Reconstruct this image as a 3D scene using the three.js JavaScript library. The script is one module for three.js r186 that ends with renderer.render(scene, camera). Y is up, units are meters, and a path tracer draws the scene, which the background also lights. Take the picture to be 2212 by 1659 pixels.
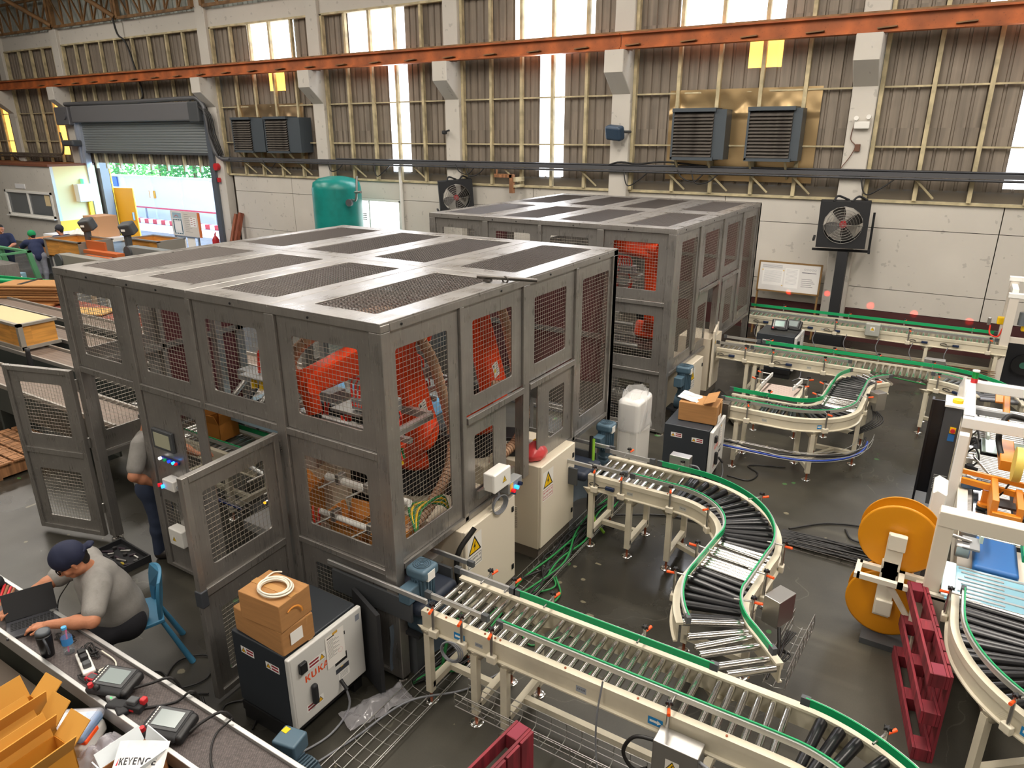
import * as THREE from 'three';
import { mergeGeometries, mergeVertices, toCreasedNormals } from 'three/addons/utils/BufferGeometryUtils.js';
import { RoundedBoxGeometry } from 'three/addons/geometries/RoundedBoxGeometry.js';
import { MarchingCubes } from 'three/addons/objects/MarchingCubes.js';
import { RectAreaLightUniformsLib } from 'three/addons/lights/RectAreaLightUniformsLib.js';
import { Sky } from 'three/addons/objects/Sky.js';

// ---------------------------------------------------------------- camera, light, exposure
const scene = new THREE.Scene();
const camera = new THREE.PerspectiveCamera(57.02, 2212 / 1659, 0.05, 200);
camera.position.set(0, 3.9, 0);
camera.rotation.set(-19.442 * Math.PI / 180, 31.843 * Math.PI / 180, -0.08 * Math.PI / 180, 'YXZ');
const renderer = new THREE.WebGLRenderer({ antialias: true });
renderer.toneMapping = THREE.LinearToneMapping;
renderer.toneMappingExposure = 1.8;
renderer.shadowMap.enabled = true;
RectAreaLightUniformsLib.init();

const sky = new Sky(); sky.name = 'sky'; sky.scale.setScalar(150);
sky.material.uniforms.turbidity.value = 6; sky.material.uniforms.rayleigh.value = 1.2;
sky.material.uniforms.mieCoefficient.value = 0.006; sky.material.uniforms.mieDirectionalG.value = 0.75;
const SUN = new THREE.Vector3(0.35, 0.85, -0.4).normalize();
sky.material.uniforms.sunPosition.value.copy(SUN);
scene.add(sky);
scene.backgroundIntensity = 1.2;
const sun = new THREE.DirectionalLight(0xfff3e0, 3.2);
sun.position.copy(SUN).multiplyScalar(60).add(new THREE.Vector3(-30, 0, -19)); sun.target.position.set(-30, 0, -19);
sun.castShadow = true; sun.shadow.camera.left = -40; sun.shadow.camera.right = 40; sun.shadow.camera.top = 40; sun.shadow.camera.bottom = -40; sun.shadow.camera.far = 140;
sun.name = 'sun'; sun.target.name = 'sun_target'; scene.add(sun, sun.target);

// rows of roof lights (diffusing sheets in the roof, above the frame): a glowing sheet and a light of its size under it
const ROOF_LIGHTS = [ // x, z, width (x), length (z), intensity
  [-3.2, -6.4, 1.4, 9, 6.0], [2.6, -6.4, 1.4, 9, 7.0], [-9.4, -6.4, 1.4, 9, 5.0], [-17.5, -6.4, 1.4, 9, 6.0], [-25.5, -6.4, 1.4, 9, 6.0], [-3.2, 5, 1.4, 7, 3.0], [3.5, 5, 1.4, 7, 3.0], [-10, 5, 1.4, 7, 3.0],
];
const WALL_GLOW = 1.6, WALL_LIGHT = 6.0;

// ---------------------------------------------------------------- helpers
let SEED = 7; const rnd = () => { SEED = (SEED * 16807) % 2147483647; return SEED / 2147483647; };
const rr = (a, b) => a + (b - a) * rnd();
const V = (x, y, z) => new THREE.Vector3(x, y, z);
const A3 = (a) => a.isVector3 ? a.clone() : new THREE.Vector3(...a);
const used = {};
const numbered = (n) => { used[n] = (used[n] ?? -1) + 1; return used[n] ? n + '_' + String(used[n]).padStart(3, '0') : n; };
function clean(g) {
  if (g.index) g = g.toNonIndexed();
  for (const k of Object.keys(g.attributes)) if (!['position', 'normal', 'uv'].includes(k)) g.deleteAttribute(k);
  if (!g.attributes.normal) g.computeVertexNormals();
  return g;
}
function boxUV(g) {
  const p = g.attributes.position, n = g.attributes.normal, uv = new Float32Array(p.count * 2);
  for (let i = 0; i < p.count; i++) {
    const ax = Math.abs(n.getX(i)), ay = Math.abs(n.getY(i)), az = Math.abs(n.getZ(i)), x = p.getX(i), y = p.getY(i), z = p.getZ(i);
    if (ay >= ax && ay >= az) { uv[i * 2] = x; uv[i * 2 + 1] = z; } else if (ax >= az) { uv[i * 2] = z; uv[i * 2 + 1] = y; } else { uv[i * 2] = x; uv[i * 2 + 1] = y; }
  }
  g.setAttribute('uv', new THREE.BufferAttribute(uv, 2)); return g;
}
function geo(list, keepUV) {
  list = [].concat(list).map((g) => { g = clean(g); if (!keepUV || !g.attributes.uv) boxUV(g); return g; });
  return list.length === 1 ? list[0] : mergeGeometries(list);
}
function obj(name, list, m, parent = scene, keepUV) {
  const g = list.isBufferGeometry && list.userData.ready ? list : geo(list, keepUV);
  g.userData.ready = true;
  const o = new THREE.Mesh(g, m); o.name = parent === scene ? numbered(name) : name; o.castShadow = o.receiveShadow = true;
  if (parent === scene) { g.computeBoundingBox(); const b = g.boundingBox, c = V((b.min.x + b.max.x) / 2, b.min.y, (b.min.z + b.max.z) / 2); g.translate(-c.x, -c.y, -c.z); o.position.copy(c); }
  parent.add(o); return o;
}
const stuff = (o) => { o.userData.kind = 'stuff'; return o; };
const struct = (name, list, m, parent = scene, keepUV) => { const o = obj(name, list, m, parent, keepUV); if (parent === scene) o.userData.kind = 'structure'; return o; };
function tag(o, label, category, group) { o.userData.label = label; o.userData.category = category; if (group) o.userData.group = group; return o; }
const item = (name, label, category, list, m, group) => tag(obj(name, list, m), label, category, group);
function thing(name, label, category, group) { const o = new THREE.Group(); o.name = numbered(name); scene.add(o); return tag(o, label, category, group); }
function seat(o) { // put the group's origin at the base of what it holds (built in place)
  const b = new THREE.Box3().setFromObject(o), c = V((b.min.x + b.max.x) / 2, b.min.y, (b.min.z + b.max.z) / 2);
  for (const k of o.children) k.position.sub(c);
  o.position.add(c); return o;
}
function copy(o, [x, y, z], turn, label, name) {
  const c = o.clone(); c.name = numbered(name || o.name.replace(/_\d+$/, '')); scene.add(c); c.position.set(x, y, z); c.rotation.y = turn || 0; c.userData = { ...o.userData }; if (label) c.userData.label = label; return c;
}
const rotG = (g, rx = 0, ry = 0, rz = 0) => g.applyMatrix4(new THREE.Matrix4().makeRotationFromEuler(new THREE.Euler(rx, ry, rz)));
const bx = (w, h, d, x = 0, y = 0, z = 0, ry = 0, rx = 0, rz = 0) => rotG(new THREE.BoxGeometry(w, h, d), rx, ry, rz).translate(x, y, z);
const b2 = (x0, x1, y0, y1, z0, z1) => bx(x1 - x0, y1 - y0, z1 - z0, (x0 + x1) / 2, (y0 + y1) / 2, (z0 + z1) / 2);
const rb = (w, h, d, r, x = 0, y = 0, z = 0, ry = 0, rx = 0, rz = 0) => rotG(new RoundedBoxGeometry(w, h, d, 2, r), rx, ry, rz).translate(x, y, z);
const UP = V(0, 1, 0);
function rod(a, b, r, n = 8, r2 = r) { a = A3(a); b = A3(b); const d = b.clone().sub(a), g = new THREE.CylinderGeometry(r2, r, d.length(), n, 1); g.applyQuaternion(new THREE.Quaternion().setFromUnitVectors(UP, d.normalize())); const c = a.add(b).multiplyScalar(0.5); return g.translate(c.x, c.y, c.z); }
function bar(a, b, w, h = w) { // square bar between two points
  a = A3(a); b = A3(b); const d = b.clone().sub(a), L = d.length(), g = new THREE.BoxGeometry(w, h, L); const m = new THREE.Matrix4().lookAt(b, a, Math.abs(d.y) / L > 0.99 ? V(1, 0, 0) : UP); g.applyMatrix4(m); const c = a.add(b).multiplyScalar(0.5); return g.translate(c.x, c.y, c.z);
}
const tube = (pts, r, n = 6, seg, closed = false) => new THREE.TubeGeometry(new THREE.CatmullRomCurve3(pts.map(A3), closed, 'centripetal'), seg || Math.max(6, pts.length * 5), r, n, closed);
const lathe = (pts, n = 24, x = 0, y = 0, z = 0) => new THREE.LatheGeometry(pts.map((p) => new THREE.Vector2(p[0], p[1])), n).translate(x, y, z);
const poly = (pts) => new THREE.Shape(pts.map((p) => new THREE.Vector2(p[0], p[1])));
const ext = (sh, depth, bevel = 0) => new THREE.ExtrudeGeometry(sh, { depth, bevelEnabled: bevel > 0, bevelSize: bevel, bevelThickness: bevel, bevelOffset: -bevel, bevelSegments: 1, curveSegments: 8 });
function rrect(path, x0, y0, x1, y1, r) { path.moveTo(x0 + r, y0); path.lineTo(x1 - r, y0); path.quadraticCurveTo(x1, y0, x1, y0 + r); path.lineTo(x1, y1 - r); path.quadraticCurveTo(x1, y1, x1 - r, y1); path.lineTo(x0 + r, y1); path.quadraticCurveTo(x0, y1, x0, y1 - r); path.lineTo(x0, y0 + r); path.quadraticCurveTo(x0, y0, x0 + r, y0); return path; }
const PL = { // planes for upright and lying panels: (u, v, n) to the world
  f: (c) => new THREE.Matrix4().makeBasis(V(1, 0, 0), V(0, 1, 0), V(0, 0, 1)).setPosition(0, 0, c),
  r: (c) => new THREE.Matrix4().makeBasis(V(0, 0, 1), V(0, 1, 0), V(-1, 0, 0)).setPosition(c, 0, 0),
  t: (c) => new THREE.Matrix4().makeBasis(V(1, 0, 0), V(0, 0, 1), V(0, -1, 0)).setPosition(0, c, 0),
};
function sweep(S, prof, caps = true) { // S: samples {p, n} (n = sideways), prof: closed outline [[sideways, up], ...]
  const q = [], np = prof.length, at = (s, k) => V(s.p.x + s.n.x * prof[k][0], s.p.y + prof[k][1], s.p.z + s.n.z * prof[k][0]);
  for (let i = 0; i < S.length - 1; i++) for (let k = 0; k < np; k++) { const j = (k + 1) % np, a = at(S[i], k), b = at(S[i], j), c = at(S[i + 1], j), d = at(S[i + 1], k); q.push(a, b, c, a, c, d); }
  if (caps) { const T = THREE.ShapeUtils.triangulateShape(prof.map((p) => new THREE.Vector2(p[0], p[1])), []); for (const t of T) { q.push(at(S[0], t[2]), at(S[0], t[1]), at(S[0], t[0])); q.push(...t.map((k) => at(S[S.length - 1], k))); } }
  const g = new THREE.BufferGeometry().setFromPoints(q); g.computeVertexNormals(); return toCreasedNormals(g, 0.5);
}
// ---------------------------------------------------------------- textures
const hash = (x, y, s) => { let h = Math.imul(x, 374761393) + Math.imul(y, 668265263) + Math.imul(s, 974634777); h = Math.imul(h ^ (h >>> 13), 1274126177); return ((h ^ (h >>> 16)) >>> 0) / 4294967296; };
function noise(x, y, per, s) { const i = Math.floor(x), j = Math.floor(y), f = x - i, g = y - j, u = f * f * (3 - 2 * f), v = g * g * (3 - 2 * g), m = (a) => ((a % per) + per) % per; const a = hash(m(i), m(j), s), b = hash(m(i + 1), m(j), s), c = hash(m(i), m(j + 1), s), d = hash(m(i + 1), m(j + 1), s); return a + (b - a) * u + (c - a) * v + (a - b - c + d) * u * v; }
const fbm = (x, y, per, s, o = 4) => { let t = 0, a = 0.5, n = 0; for (let i = 0; i < o; i++) { t += a * noise(x, y, per, s + i); n += a; x *= 2; y *= 2; per *= 2; a *= 0.5; } return t / n; };
function tex(w, h, f, srgb, rep = 1) {
  const d = new Uint8Array(w * h * 4);
  for (let y = 0; y < h; y++) for (let x = 0; x < w; x++) { const c = f(x / w, y / h), i = (y * w + x) * 4; for (let k = 0; k < 3; k++) d[i + k] = Math.max(0, Math.min(255, c[k] ?? c[0])); d[i + 3] = 255; }
  const t = new THREE.DataTexture(d, w, h); t.wrapS = t.wrapT = THREE.RepeatWrapping; t.magFilter = THREE.LinearFilter; t.minFilter = THREE.LinearMipmapLinearFilter; t.generateMipmaps = true; if (srgb) t.colorSpace = THREE.SRGBColorSpace; if (Array.isArray(rep)) t.repeat.set(...rep); else t.repeat.set(rep, rep); t.needsUpdate = true; return t;
}
function print(w, h, draw) { const c = document.createElement('canvas'); c.width = w; c.height = h; const k = c.getContext('2d'); draw(k, w, h); const t = new THREE.CanvasTexture(c); t.colorSpace = THREE.SRGBColorSpace; return t; }
const M = (color, roughness = 0.6, metalness = 0, more = {}) => new THREE.MeshStandardMaterial({ color, roughness, metalness, ...more });
const tint = (rgb, f, w = 256, h = 256, rep = 1) => tex(w, h, (u, v) => { const k = f(u, v); return [rgb[0] * k, rgb[1] * k, rgb[2] * k]; }, true, rep);
const mapped = (map, roughness, metalness = 0, more = {}) => new THREE.MeshStandardMaterial({ map, roughness, metalness, ...more });
const grime = (u, v, s, lo = 0.8) => lo + (1 - lo) * Math.min(1, 1.5 * fbm(u * 6, v * 6, 6, s, 5));

const floorTex = tex(2048, 2048, (u, v) => {
  const a = fbm(u * 5, v * 5, 5, 1, 6), b = fbm(u * 24, v * 24, 24, 9, 4), c = fbm(u * 3 + 0.2 * a, v * 40, 40, 17, 3), f = hash(Math.floor(u * 2048), Math.floor(v * 2048), 3);
  let k = 0.62 + 0.75 * (a - 0.3) + 0.25 * (b - 0.5) + 0.06 * (f - 0.5); const scuff = Math.max(0, c - 0.66) * 1.1 * (a > 0.45 ? 1 : 0.3); k += scuff;
  const crack = Math.abs(fbm(u * 7, v * 7, 7, 31, 5) - 0.5) < 0.0022 && b > 0.5 ? 0.35 : 0;
  let r = 78 * k, g = 75 * k, bl = 66 * k; const chip = fbm(u * 60, v * 60, 60, 44, 2);
  if (chip > 0.9) { r += 60; g += 56; bl += 44; } const moss = fbm(u * 48, v * 48, 48, 55, 2); if (moss > 0.91) { r += 10; g += 55; bl += 15; }
  return [r + 60 * crack, g + 60 * crack, bl + 55 * crack];
}, true, 1 / 9);
const floorRough = tex(1024, 1024, (u, v) => { const a = fbm(u * 5, v * 5, 5, 1, 6), b = fbm(u * 30, v * 30, 30, 71, 4); return [70 + 150 * (a - 0.25) + 60 * (b - 0.4)]; }, false, 1 / 9);
const steelTex = tex(512, 512, (u, v) => { const s = hash(Math.floor(u * 512), 0, 5) * 0.5 + fbm(u * 90, v * 2, 90, 6, 2) * 0.5, m = fbm(u * 4, v * 4, 4, 8, 5); const k = 0.86 + 0.1 * s + 0.16 * (m - 0.5); const w = fbm(u * 34, v * 16, 34, 61, 3) > 0.8 ? 14 : 0; return [168 * k + w, 164 * k + w, 159 * k + w]; }, true, 1.3);
const steelRough = tex(512, 512, (u, v) => { const s = fbm(u * 120, v * 3, 120, 12, 2), m = fbm(u * 5, v * 5, 5, 13, 4); return [96 + 50 * (s - 0.5) + 70 * (m - 0.5)]; }, false, 1.3);
const cardTex = tint([176, 128, 78], (u, v) => 0.93 + 0.1 * (fbm(u * 8, v * 90, 90, 3, 3)) - 0.12 * Math.max(0, fbm(u * 5, v * 5, 5, 4, 3) - 0.6));
const woodTex = tint([1, 1, 1].map((c) => 255 * c), (u, v) => { const g = fbm(u * 40, v * 3, 40, 21, 4); return 0.55 + 0.5 * g; }, 256, 512);
const wallTex = tint([206, 201, 192], (u, v) => 0.94 + 0.08 * fbm(u * 4, v * 4, 4, 33, 5) - (fbm(u * 30, v * 30, 30, 35, 3) > 0.77 ? 0.1 : 0), 512, 512, 0.3);
const sheetTex = tint([146, 135, 122], (u, v) => 0.78 + 0.3 * fbm(u * 30, v * 2, 30, 37, 4) - 0.2 * Math.max(0, fbm(u * 5, v * 5, 5, 39, 4) - 0.5), 512, 512, 0.5);
const rustTex = tint([172, 92, 44], (u, v) => { const a = fbm(u * 6, v * 6, 6, 41, 5); return 0.72 + 0.5 * a - (fbm(u * 50, v * 50, 50, 43, 2) > 0.8 ? 0.12 : 0); }, 512, 512, 0.6);

const MT = {
  floor: new THREE.MeshPhysicalMaterial({ map: floorTex, roughnessMap: floorRough, roughness: 0.85, metalness: 0, specularIntensity: 0.9 }),
  steel: new THREE.MeshStandardMaterial({ map: steelTex, roughnessMap: steelRough, roughness: 0.95, metalness: 0.62 }),
  steelD: M(0x5b5753, 0.42, 0.85), wire: M(0xb9b2a6, 0.4, 0.7), roofwire: M(0x6a6460, 0.45, 0.8),
  chrome: M(0xd8d6d2, 0.16, 1), zinc: M(0xb4b2ae, 0.32, 0.9), alu: M(0xbdbdbb, 0.38, 0.75), blackroll: M(0x17171a, 0.28, 0),
  cream: mapped(tint([214, 206, 184], (u, v) => grime(u, v, 91, 0.88)), 0.42), cream2: M(0xd9d1bd, 0.45), copper: M(0xa65f43, 0.4, 0.7),
  green: M(0x0a9a5c, 0.45), greenD: M(0x2f8a50, 0.5), orangeK: M(0xff5a1a, 0.4), orange: M(0xf0460f, 0.36), black: M(0x1a1a1c, 0.45), blackM: M(0x232427, 0.7), grey: M(0x8f9192, 0.5), greyD: M(0x4a4d50, 0.5),
  kuka: M(0x31363c, 0.42), kukadoor: M(0xd4d4d0, 0.4), white: M(0xe4e2dc, 0.5), white2: M(0xf0efea, 0.4), paper: M(0xf2f0ea, 0.85),
  card: mapped(cardTex, 0.85), cardD: M(0x8a5f37, 0.9), cardY: M(0xc98a2e, 0.85),
  wall: mapped(wallTex, 0.75), maroonband: M(0x4a2524, 0.7), sheet: mapped(sheetTex, 0.62, 0.25), sheetD: M(0x6e6558, 0.7), girt: mapped(tint([206, 192, 154], (u, v) => grime(u, v, 95, 0.7)), 0.6),
  rust: mapped(rustTex, 0.6), truss: mapped(tint([140, 104, 66], (u, v) => grime(u, v, 96, 0.6)), 0.65), cable: M(0x1c1b1b, 0.5), cableG: M(0x1f7a3d, 0.5), cableW: M(0xe6e1d2, 0.5), cableB: M(0x2746a5, 0.5), cableGr: M(0x7d7f84, 0.5),
  louver: mapped(tint([110, 104, 98], (u, v) => grime(u, v, 97, 0.6)), 0.5, 0.4), shutter: M(0x858b8d, 0.45, 0.3), teal: mapped(tint([14, 130, 122], (u, v) => grime(u, v, 98, 0.85)), 0.35),
  motor: M(0x4b6474, 0.42), motorD: M(0x3b4f5c, 0.5), red: M(0xc1272d, 0.45), redtube: M(0xe8361f, 0.4), yellow: M(0xf2c500, 0.5), yellowS: M(0xe09412, 0.38), blue: M(0x2a6fb5, 0.45), pallet: mapped(tint([134, 38, 50], (u, v) => { const g = fbm(u * 40, v * 3, 40, 23, 4); return 0.6 + 0.6 * g; }, 256, 512), 0.7),
  hose: M(0xb48f72, 0.55), skin: M(0xb97c5c, 0.6), maroon: M(0x5e2f33, 0.7), plank: mapped(tint([214, 150, 66], (u, v) => 0.75 + 0.35 * fbm(u * 3, v * 40, 40, 27, 4)), 0.7), clear: new THREE.MeshPhysicalMaterial({ color: 0xffffff, transmission: 1, roughness: 0.12, thickness: 0, ior: 1.4 }),
};
// ---------------------------------------------------------------- the hall
const ZW = -15.2;
struct('floor', bx(70, 0.3, 42, -15, -0.15, 3), MT.floor);
struct('wall_left', b2(-42.3, -42, 0, 10, -15.4, 12), MT.wall);
struct('wall_right', b2(9, 9.3, 0, 10, -15.4, 12), MT.wall);
struct('wall_front', b2(-42, 9, 0, 10, 11.7, 12), MT.wall);
{ // roof over the hall; its sheets can be told apart only at the upper left
  const r = new THREE.Group(); r.name = 'ceiling'; r.userData.kind = 'structure'; scene.add(r);
  obj('roof_deck', b2(-42, 9, 9.55, 9.75, -15.4, 12), M(0x9b9384, 0.8), r);
  const rib = []; for (let i = 0; i < 60; i++) rib.push(bx(0.05, 0.035, 6, -33 + i * 0.25, 9.53, -12.2)); stuff(obj('roof_rib', rib, M(0x8a8478, 0.6, 0.3), r));
}
// lower wall of plaster panels with open joints
{
  const w = new THREE.Group(); w.name = 'wall_back'; w.userData.kind = 'structure'; scene.add(w);
  obj('wall_core', [b2(-27.6, -20.4, 5.2, 9.6, ZW - 0.42, ZW - 0.12), b2(-42, -27.6, 0, 9.6, ZW - 0.42, ZW - 0.12), b2(-20.4, 9, 0, 9.6, ZW - 0.42, ZW - 0.12)].slice(0, 1), MT.sheetD, w);
  obj('wall_core', b2(-42, -27.6, 0, 9.6, ZW - 0.42, ZW - 0.1), MT.sheetD, w); obj('wall_core', b2(-20.4, 9, 0, 2.72, ZW - 0.42, ZW - 0.1), MT.sheetD, w);
  const xs = [-19.75, -17.15, -15.4, -14.6, -12.95, -11.1, -8.8, -6.5, -4.2, -1.75, 0.63, 3.2, 6, 9], ys = [0.66, 1.09, 2.23, 2.7];
  for (let i = 0; i < xs.length - 1; i++) for (let j = 0; j < 3; j++) {
    if (i === 3 && j < 2) continue;
    obj('wall_panel', b2(xs[i] + 0.008, xs[i + 1] - 0.008, ys[j] + 0.006, ys[j + 1] - 0.006, ZW - 0.1, ZW + 0.05), MT.wall, w);
  }
  obj('wall_base', [b2(-20.4, -14.6, 0, 0.655, ZW - 0.1, ZW + 0.055), b2(-12.95, 9, 0, 0.655, ZW - 0.1, ZW + 0.055)], MT.maroonband, w);
  obj('sill', b2(-20.4, 9, 2.7, 2.75, ZW - 0.12, ZW + 0.1), MT.girt, w);
  obj('flashing', b2(-20.4, 9, 2.75, 2.97, ZW - 0.14, ZW - 0.02), MT.sheetD, w);
}
// bright doorway beside the tank: two frosted leaves lit from outside
{
  const d = new THREE.Group(); d.name = 'door_2'; d.userData.kind = 'structure'; scene.add(d);
  const glow = new THREE.MeshStandardMaterial({ color: 0xffffff, roughness: 0.6, emissive: 0xffffff, emissiveIntensity: 1.5 });
  obj('door_pane_window', b2(-14.56, -14.17, 0, 2.16, ZW - 0.05, ZW - 0.03), glow, d); obj('door_pane_window', b2(-14.13, -13.02, 0, 2.16, ZW - 0.05, ZW - 0.03), glow, d);
  obj('door_frame', [b2(-14.6, -14.56, 0, 2.2, ZW - 0.06, ZW + 0.06), b2(-14.17, -14.13, 0, 2.16, ZW - 0.06, ZW), b2(-13.02, -12.96, 0, 2.2, ZW - 0.06, ZW + 0.06), b2(-14.6, -12.96, 2.16, 2.23, ZW - 0.06, ZW + 0.06)], MT.white, d);
  const vent = []; for (let i = 0; i < 4; i++) vent.push(b2(-14.48, -14.28, 1.62 + i * 0.05, 1.65 + i * 0.05, ZW - 0.03, ZW - 0.015)); obj('door_vent', vent, MT.grey, d);
}
// columns with corbels for the crane beam
const colShape = () => poly([[ZW - 0.05, 0], [ZW + 0.25, 0], [ZW + 0.25, 4.7], [ZW + 0.72, 5.1], [ZW + 0.72, 5.52], [ZW + 0.25, 5.52], [ZW + 0.25, 8.6], [ZW - 0.05, 8.6]]);
const colG = geo(rotG(ext(colShape(), 0.4, 0.012), 0, -Math.PI / 2, 0)); // shape x -> world z
colG.computeBoundingBox(); if (colG.boundingBox.min.z > 0) rotG(colG, 0, Math.PI, 0);
const columns = [-32.5, -28.4, -20.15, -15.55, -11.0, -6.55, -1.84, 2.75];
for (const x of columns) { const g = colG.clone(); g.computeBoundingBox(); g.translate(x - (g.boundingBox.min.x + g.boundingBox.max.x) / 2, 0, 0); g.userData = {}; const o = struct('column', geo(g), MT.wall); o.userData.label = 'white concrete wall column with a corbel under the crane beam'; }
struct('ring_beam', [b2(-32.4, -28.6, 6.92, 7.4, ZW - 0.1, ZW + 0.14), b2(-28.2, -20.35, 6.92, 7.4, ZW - 0.1, ZW + 0.14), b2(-19.95, -15.75, 6.9, 7.38, ZW - 0.1, ZW + 0.14), b2(-15.35, 9, 6.9, 7.38, ZW - 0.1, ZW + 0.14)], MT.wall);
// upper wall: corrugated sheets, translucent sheets, cream posts, thin rails
function corr(x0, x1, y0, y1, z = ZW) { const n = Math.max(1, Math.round((x1 - x0) / 0.215)), w = (x1 - x0) / n, pts = []; for (let i = 0; i < n; i++) { const a = x0 + i * w; pts.push([a, 0], [a + w * 0.72, 0], [a + w * 0.78, 0.035], [a + w * 0.94, 0.035]); } pts.push([x1, 0]); const back = [...pts].reverse().map((p) => [p[0], p[1] - 0.006]); return rotG(ext(poly([...pts, ...back]), y1 - y0), -Math.PI / 2, 0, 0).translate(0, y0, z); }
const glowW = new THREE.MeshStandardMaterial({ map: tint([255, 255, 255], (u, v) => 0.93 + 0.07 * fbm(u * 40, v * 2, 40, 51, 3) - (fbm(u * 26, v * 14, 26, 53, 3) > 0.79 ? 0.25 : 0), 256, 256, 0.7), roughness: 0.7, emissive: 0xf4f8ff, emissiveIntensity: WALL_GLOW });
glowW.emissiveMap = glowW.map;
const glowY = new THREE.MeshStandardMaterial({ color: 0xffd27a, roughness: 0.7, emissive: 0xffc45e, emissiveIntensity: 1.1 });
let bay = 0;
function wallBay(x0, x1, lights, posts, yTop = 6.9) {
  const g = new THREE.Group(); g.name = 'wall_upper_' + ++bay; g.userData.kind = 'structure'; scene.add(g);
  const cut = [x0, ...posts.filter((_, i) => i % 1 === 0), x1].sort((a, b) => a - b), bands = [[2.94, 5.68], [5.66, yTop + 0.05]];
  for (const [ya, yb] of bands) {
    const L = lights.filter((l) => l[3] > ya + 0.1 && l[2] < yb - 0.1), xs = [...new Set([...cut, ...L.flatMap((l) => [l[0], l[1]])])].sort((a, b) => a - b);
    for (let i = 0; i < xs.length - 1; i++) {
      const a = xs[i], b = xs[i + 1], m = (a + b) / 2; if (b - a < 0.03) continue;
      const l = L.find((q) => m > q[0] && m < q[1]);
      if (!l) { obj('cladding_sheet', corr(a, b, ya, yb), MT.sheet, g); continue; }
      const lo = Math.max(ya, l[2]), hi = Math.min(yb, l[3]);
      obj('light_sheet_window', corr(a, b, lo, hi), l[4] ? glowY : glowW, g);
      if (lo > ya + 0.05) obj('cladding_sheet', corr(a, b, ya, lo), MT.sheet, g); if (hi < yb - 0.05) obj('cladding_sheet', corr(a, b, hi, yb), MT.sheet, g);
    }
  }
  for (const p of posts) obj('wall_post', [b2(p - 0.035, p + 0.035, 2.75, yTop, ZW + 0.05, ZW + 0.14)], MT.girt, g);
  obj('wall_post', [b2(x0, x0 + 0.07, 2.75, yTop, ZW + 0.05, ZW + 0.16)], MT.girt, g);
  for (const y of [4.69, 3.68]) obj('wall_rail', b2(x0, x1, y - 0.015, y + 0.015, ZW + 0.05, ZW + 0.1), MT.girt, g);
  obj('top_trim', b2(x0, x1, yTop - 0.03, yTop + 0.02, ZW + 0.03, ZW + 0.16), MT.girt, g);
  for (const l of lights) if (!l[4] && l[3] - l[2] > 0.8) { const L = new THREE.RectAreaLight(0xf2f6ff, WALL_LIGHT, l[1] - l[0], l[3] - l[2]); L.position.set((l[0] + l[1]) / 2, (l[2] + l[3]) / 2, ZW + 0.2); L.rotation.y = Math.PI; L.name = 'light_sheet_light'; scene.add(L); }
  return g;
}
wallBay(-1.62, 2.55, [[0.53, 1.3, 3.0, 5.66], [-0.19, 1.7, 5.86, 6.95]], [-0.77, 0.075, 0.9, 1.75]);
wallBay(-6.33, -2.04, [[-4.02, -3.39, 5.11, 5.66, 1], [-5.45, -3.42, 5.7, 6.95]], [-5.35, -4.53, -3.7, -2.88]);
wallBay(-10.78, -6.76, [[-8.67, -8.03, 2.96, 5.66], [-9.33, -7.33, 5.7, 6.95]], [-9.94, -9.1, -8.285, -7.44]);
wallBay(-15.33, -11.22, [[-13.175, -12.53, 2.97, 5.66], [-14.46, -12.56, 5.7, 6.95]], [-14.5, -13.65, -12.82, -11.98]);
wallBay(-19.93, -15.77, [[-17.7, -17.05, 5.1, 5.66, 1], [-18.43, -16.48, 5.7, 6.95]], [-19.05, -18.23, -17.38, -16.5]);
wallBay(-28.18, -20.37, [], [-27.35, -26.68, -25.8, -24.92, -23.96, -23.05, -22.12, -21.27]);
wallBay(-32.3, -28.6, [[-29.83, -29.21, 3.2, 5.56, 1]], [-31.29, -30.42, -29.58, -28.8]);
wallBay(2.95, 9, [], [3.8, 4.6, 5.5, 6.4, 7.3, 8.2]); wallBay(-42, -36.5, [], [-40, -38]);
wallBay(-36.5, -32.7, [[-33.9, -33.3, 3.2, 5.1, 1]], [-35.3, -34.4, -33.6]);
// cladding above the ring beam
struct('wall_top', [corr(-34, -20, 7.38, 9.6, ZW - 0.05), corr(-20, 9, 7.38, 9.6, ZW - 0.05)], M(0xaeb3ad, 0.6, 0.2));
// opening in the bay with the roller door: sheets stop at the lintel
// ---------------------------------------------------------------- roof steel at the upper left
function lattice(x0, x1, label) {
  const t = thing('roof_truss', label, 'truss'); const z = ZW + 0.3, y0 = 7.46, y1 = 8.4, n = 6, d = (x1 - x0) / n;
  obj('chord', bar([x0, y0, z], [x1, y0, z], 0.08), MT.truss, t); obj('chord', bar([x0, y1, z], [x1, y1, z], 0.08), MT.truss, t);
  for (let i = 0; i <= n; i++) obj('upright', bar([x0 + i * d, y0, z], [x0 + i * d, y1 + (i % n ? 0 : 1.1), z], i % n ? 0.05 : 0.12), MT.truss, t);
  for (let i = 0; i < n; i++) obj('diagonal', i < n / 2 ? bar([x0 + i * d, y1, z], [x0 + (i + 1) * d, y0, z], 0.045) : bar([x0 + i * d, y0, z], [x0 + (i + 1) * d, y1, z], 0.045), MT.truss, t);
  return seat(t);
}
lattice(-32.4, -28.3, 'rusty lattice roof girder in the far upper left corner, left of the first tube brace'); lattice(-28.1, -24.35, 'rusty lattice roof girder between the two tube braces above the roller door'); lattice(-24.2, -20.4, 'rusty lattice roof girder right of the tube braces above the roller door'); lattice(-19.9, -15.7, 'rusty lattice roof girder above the wall right of the roller door');
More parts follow.
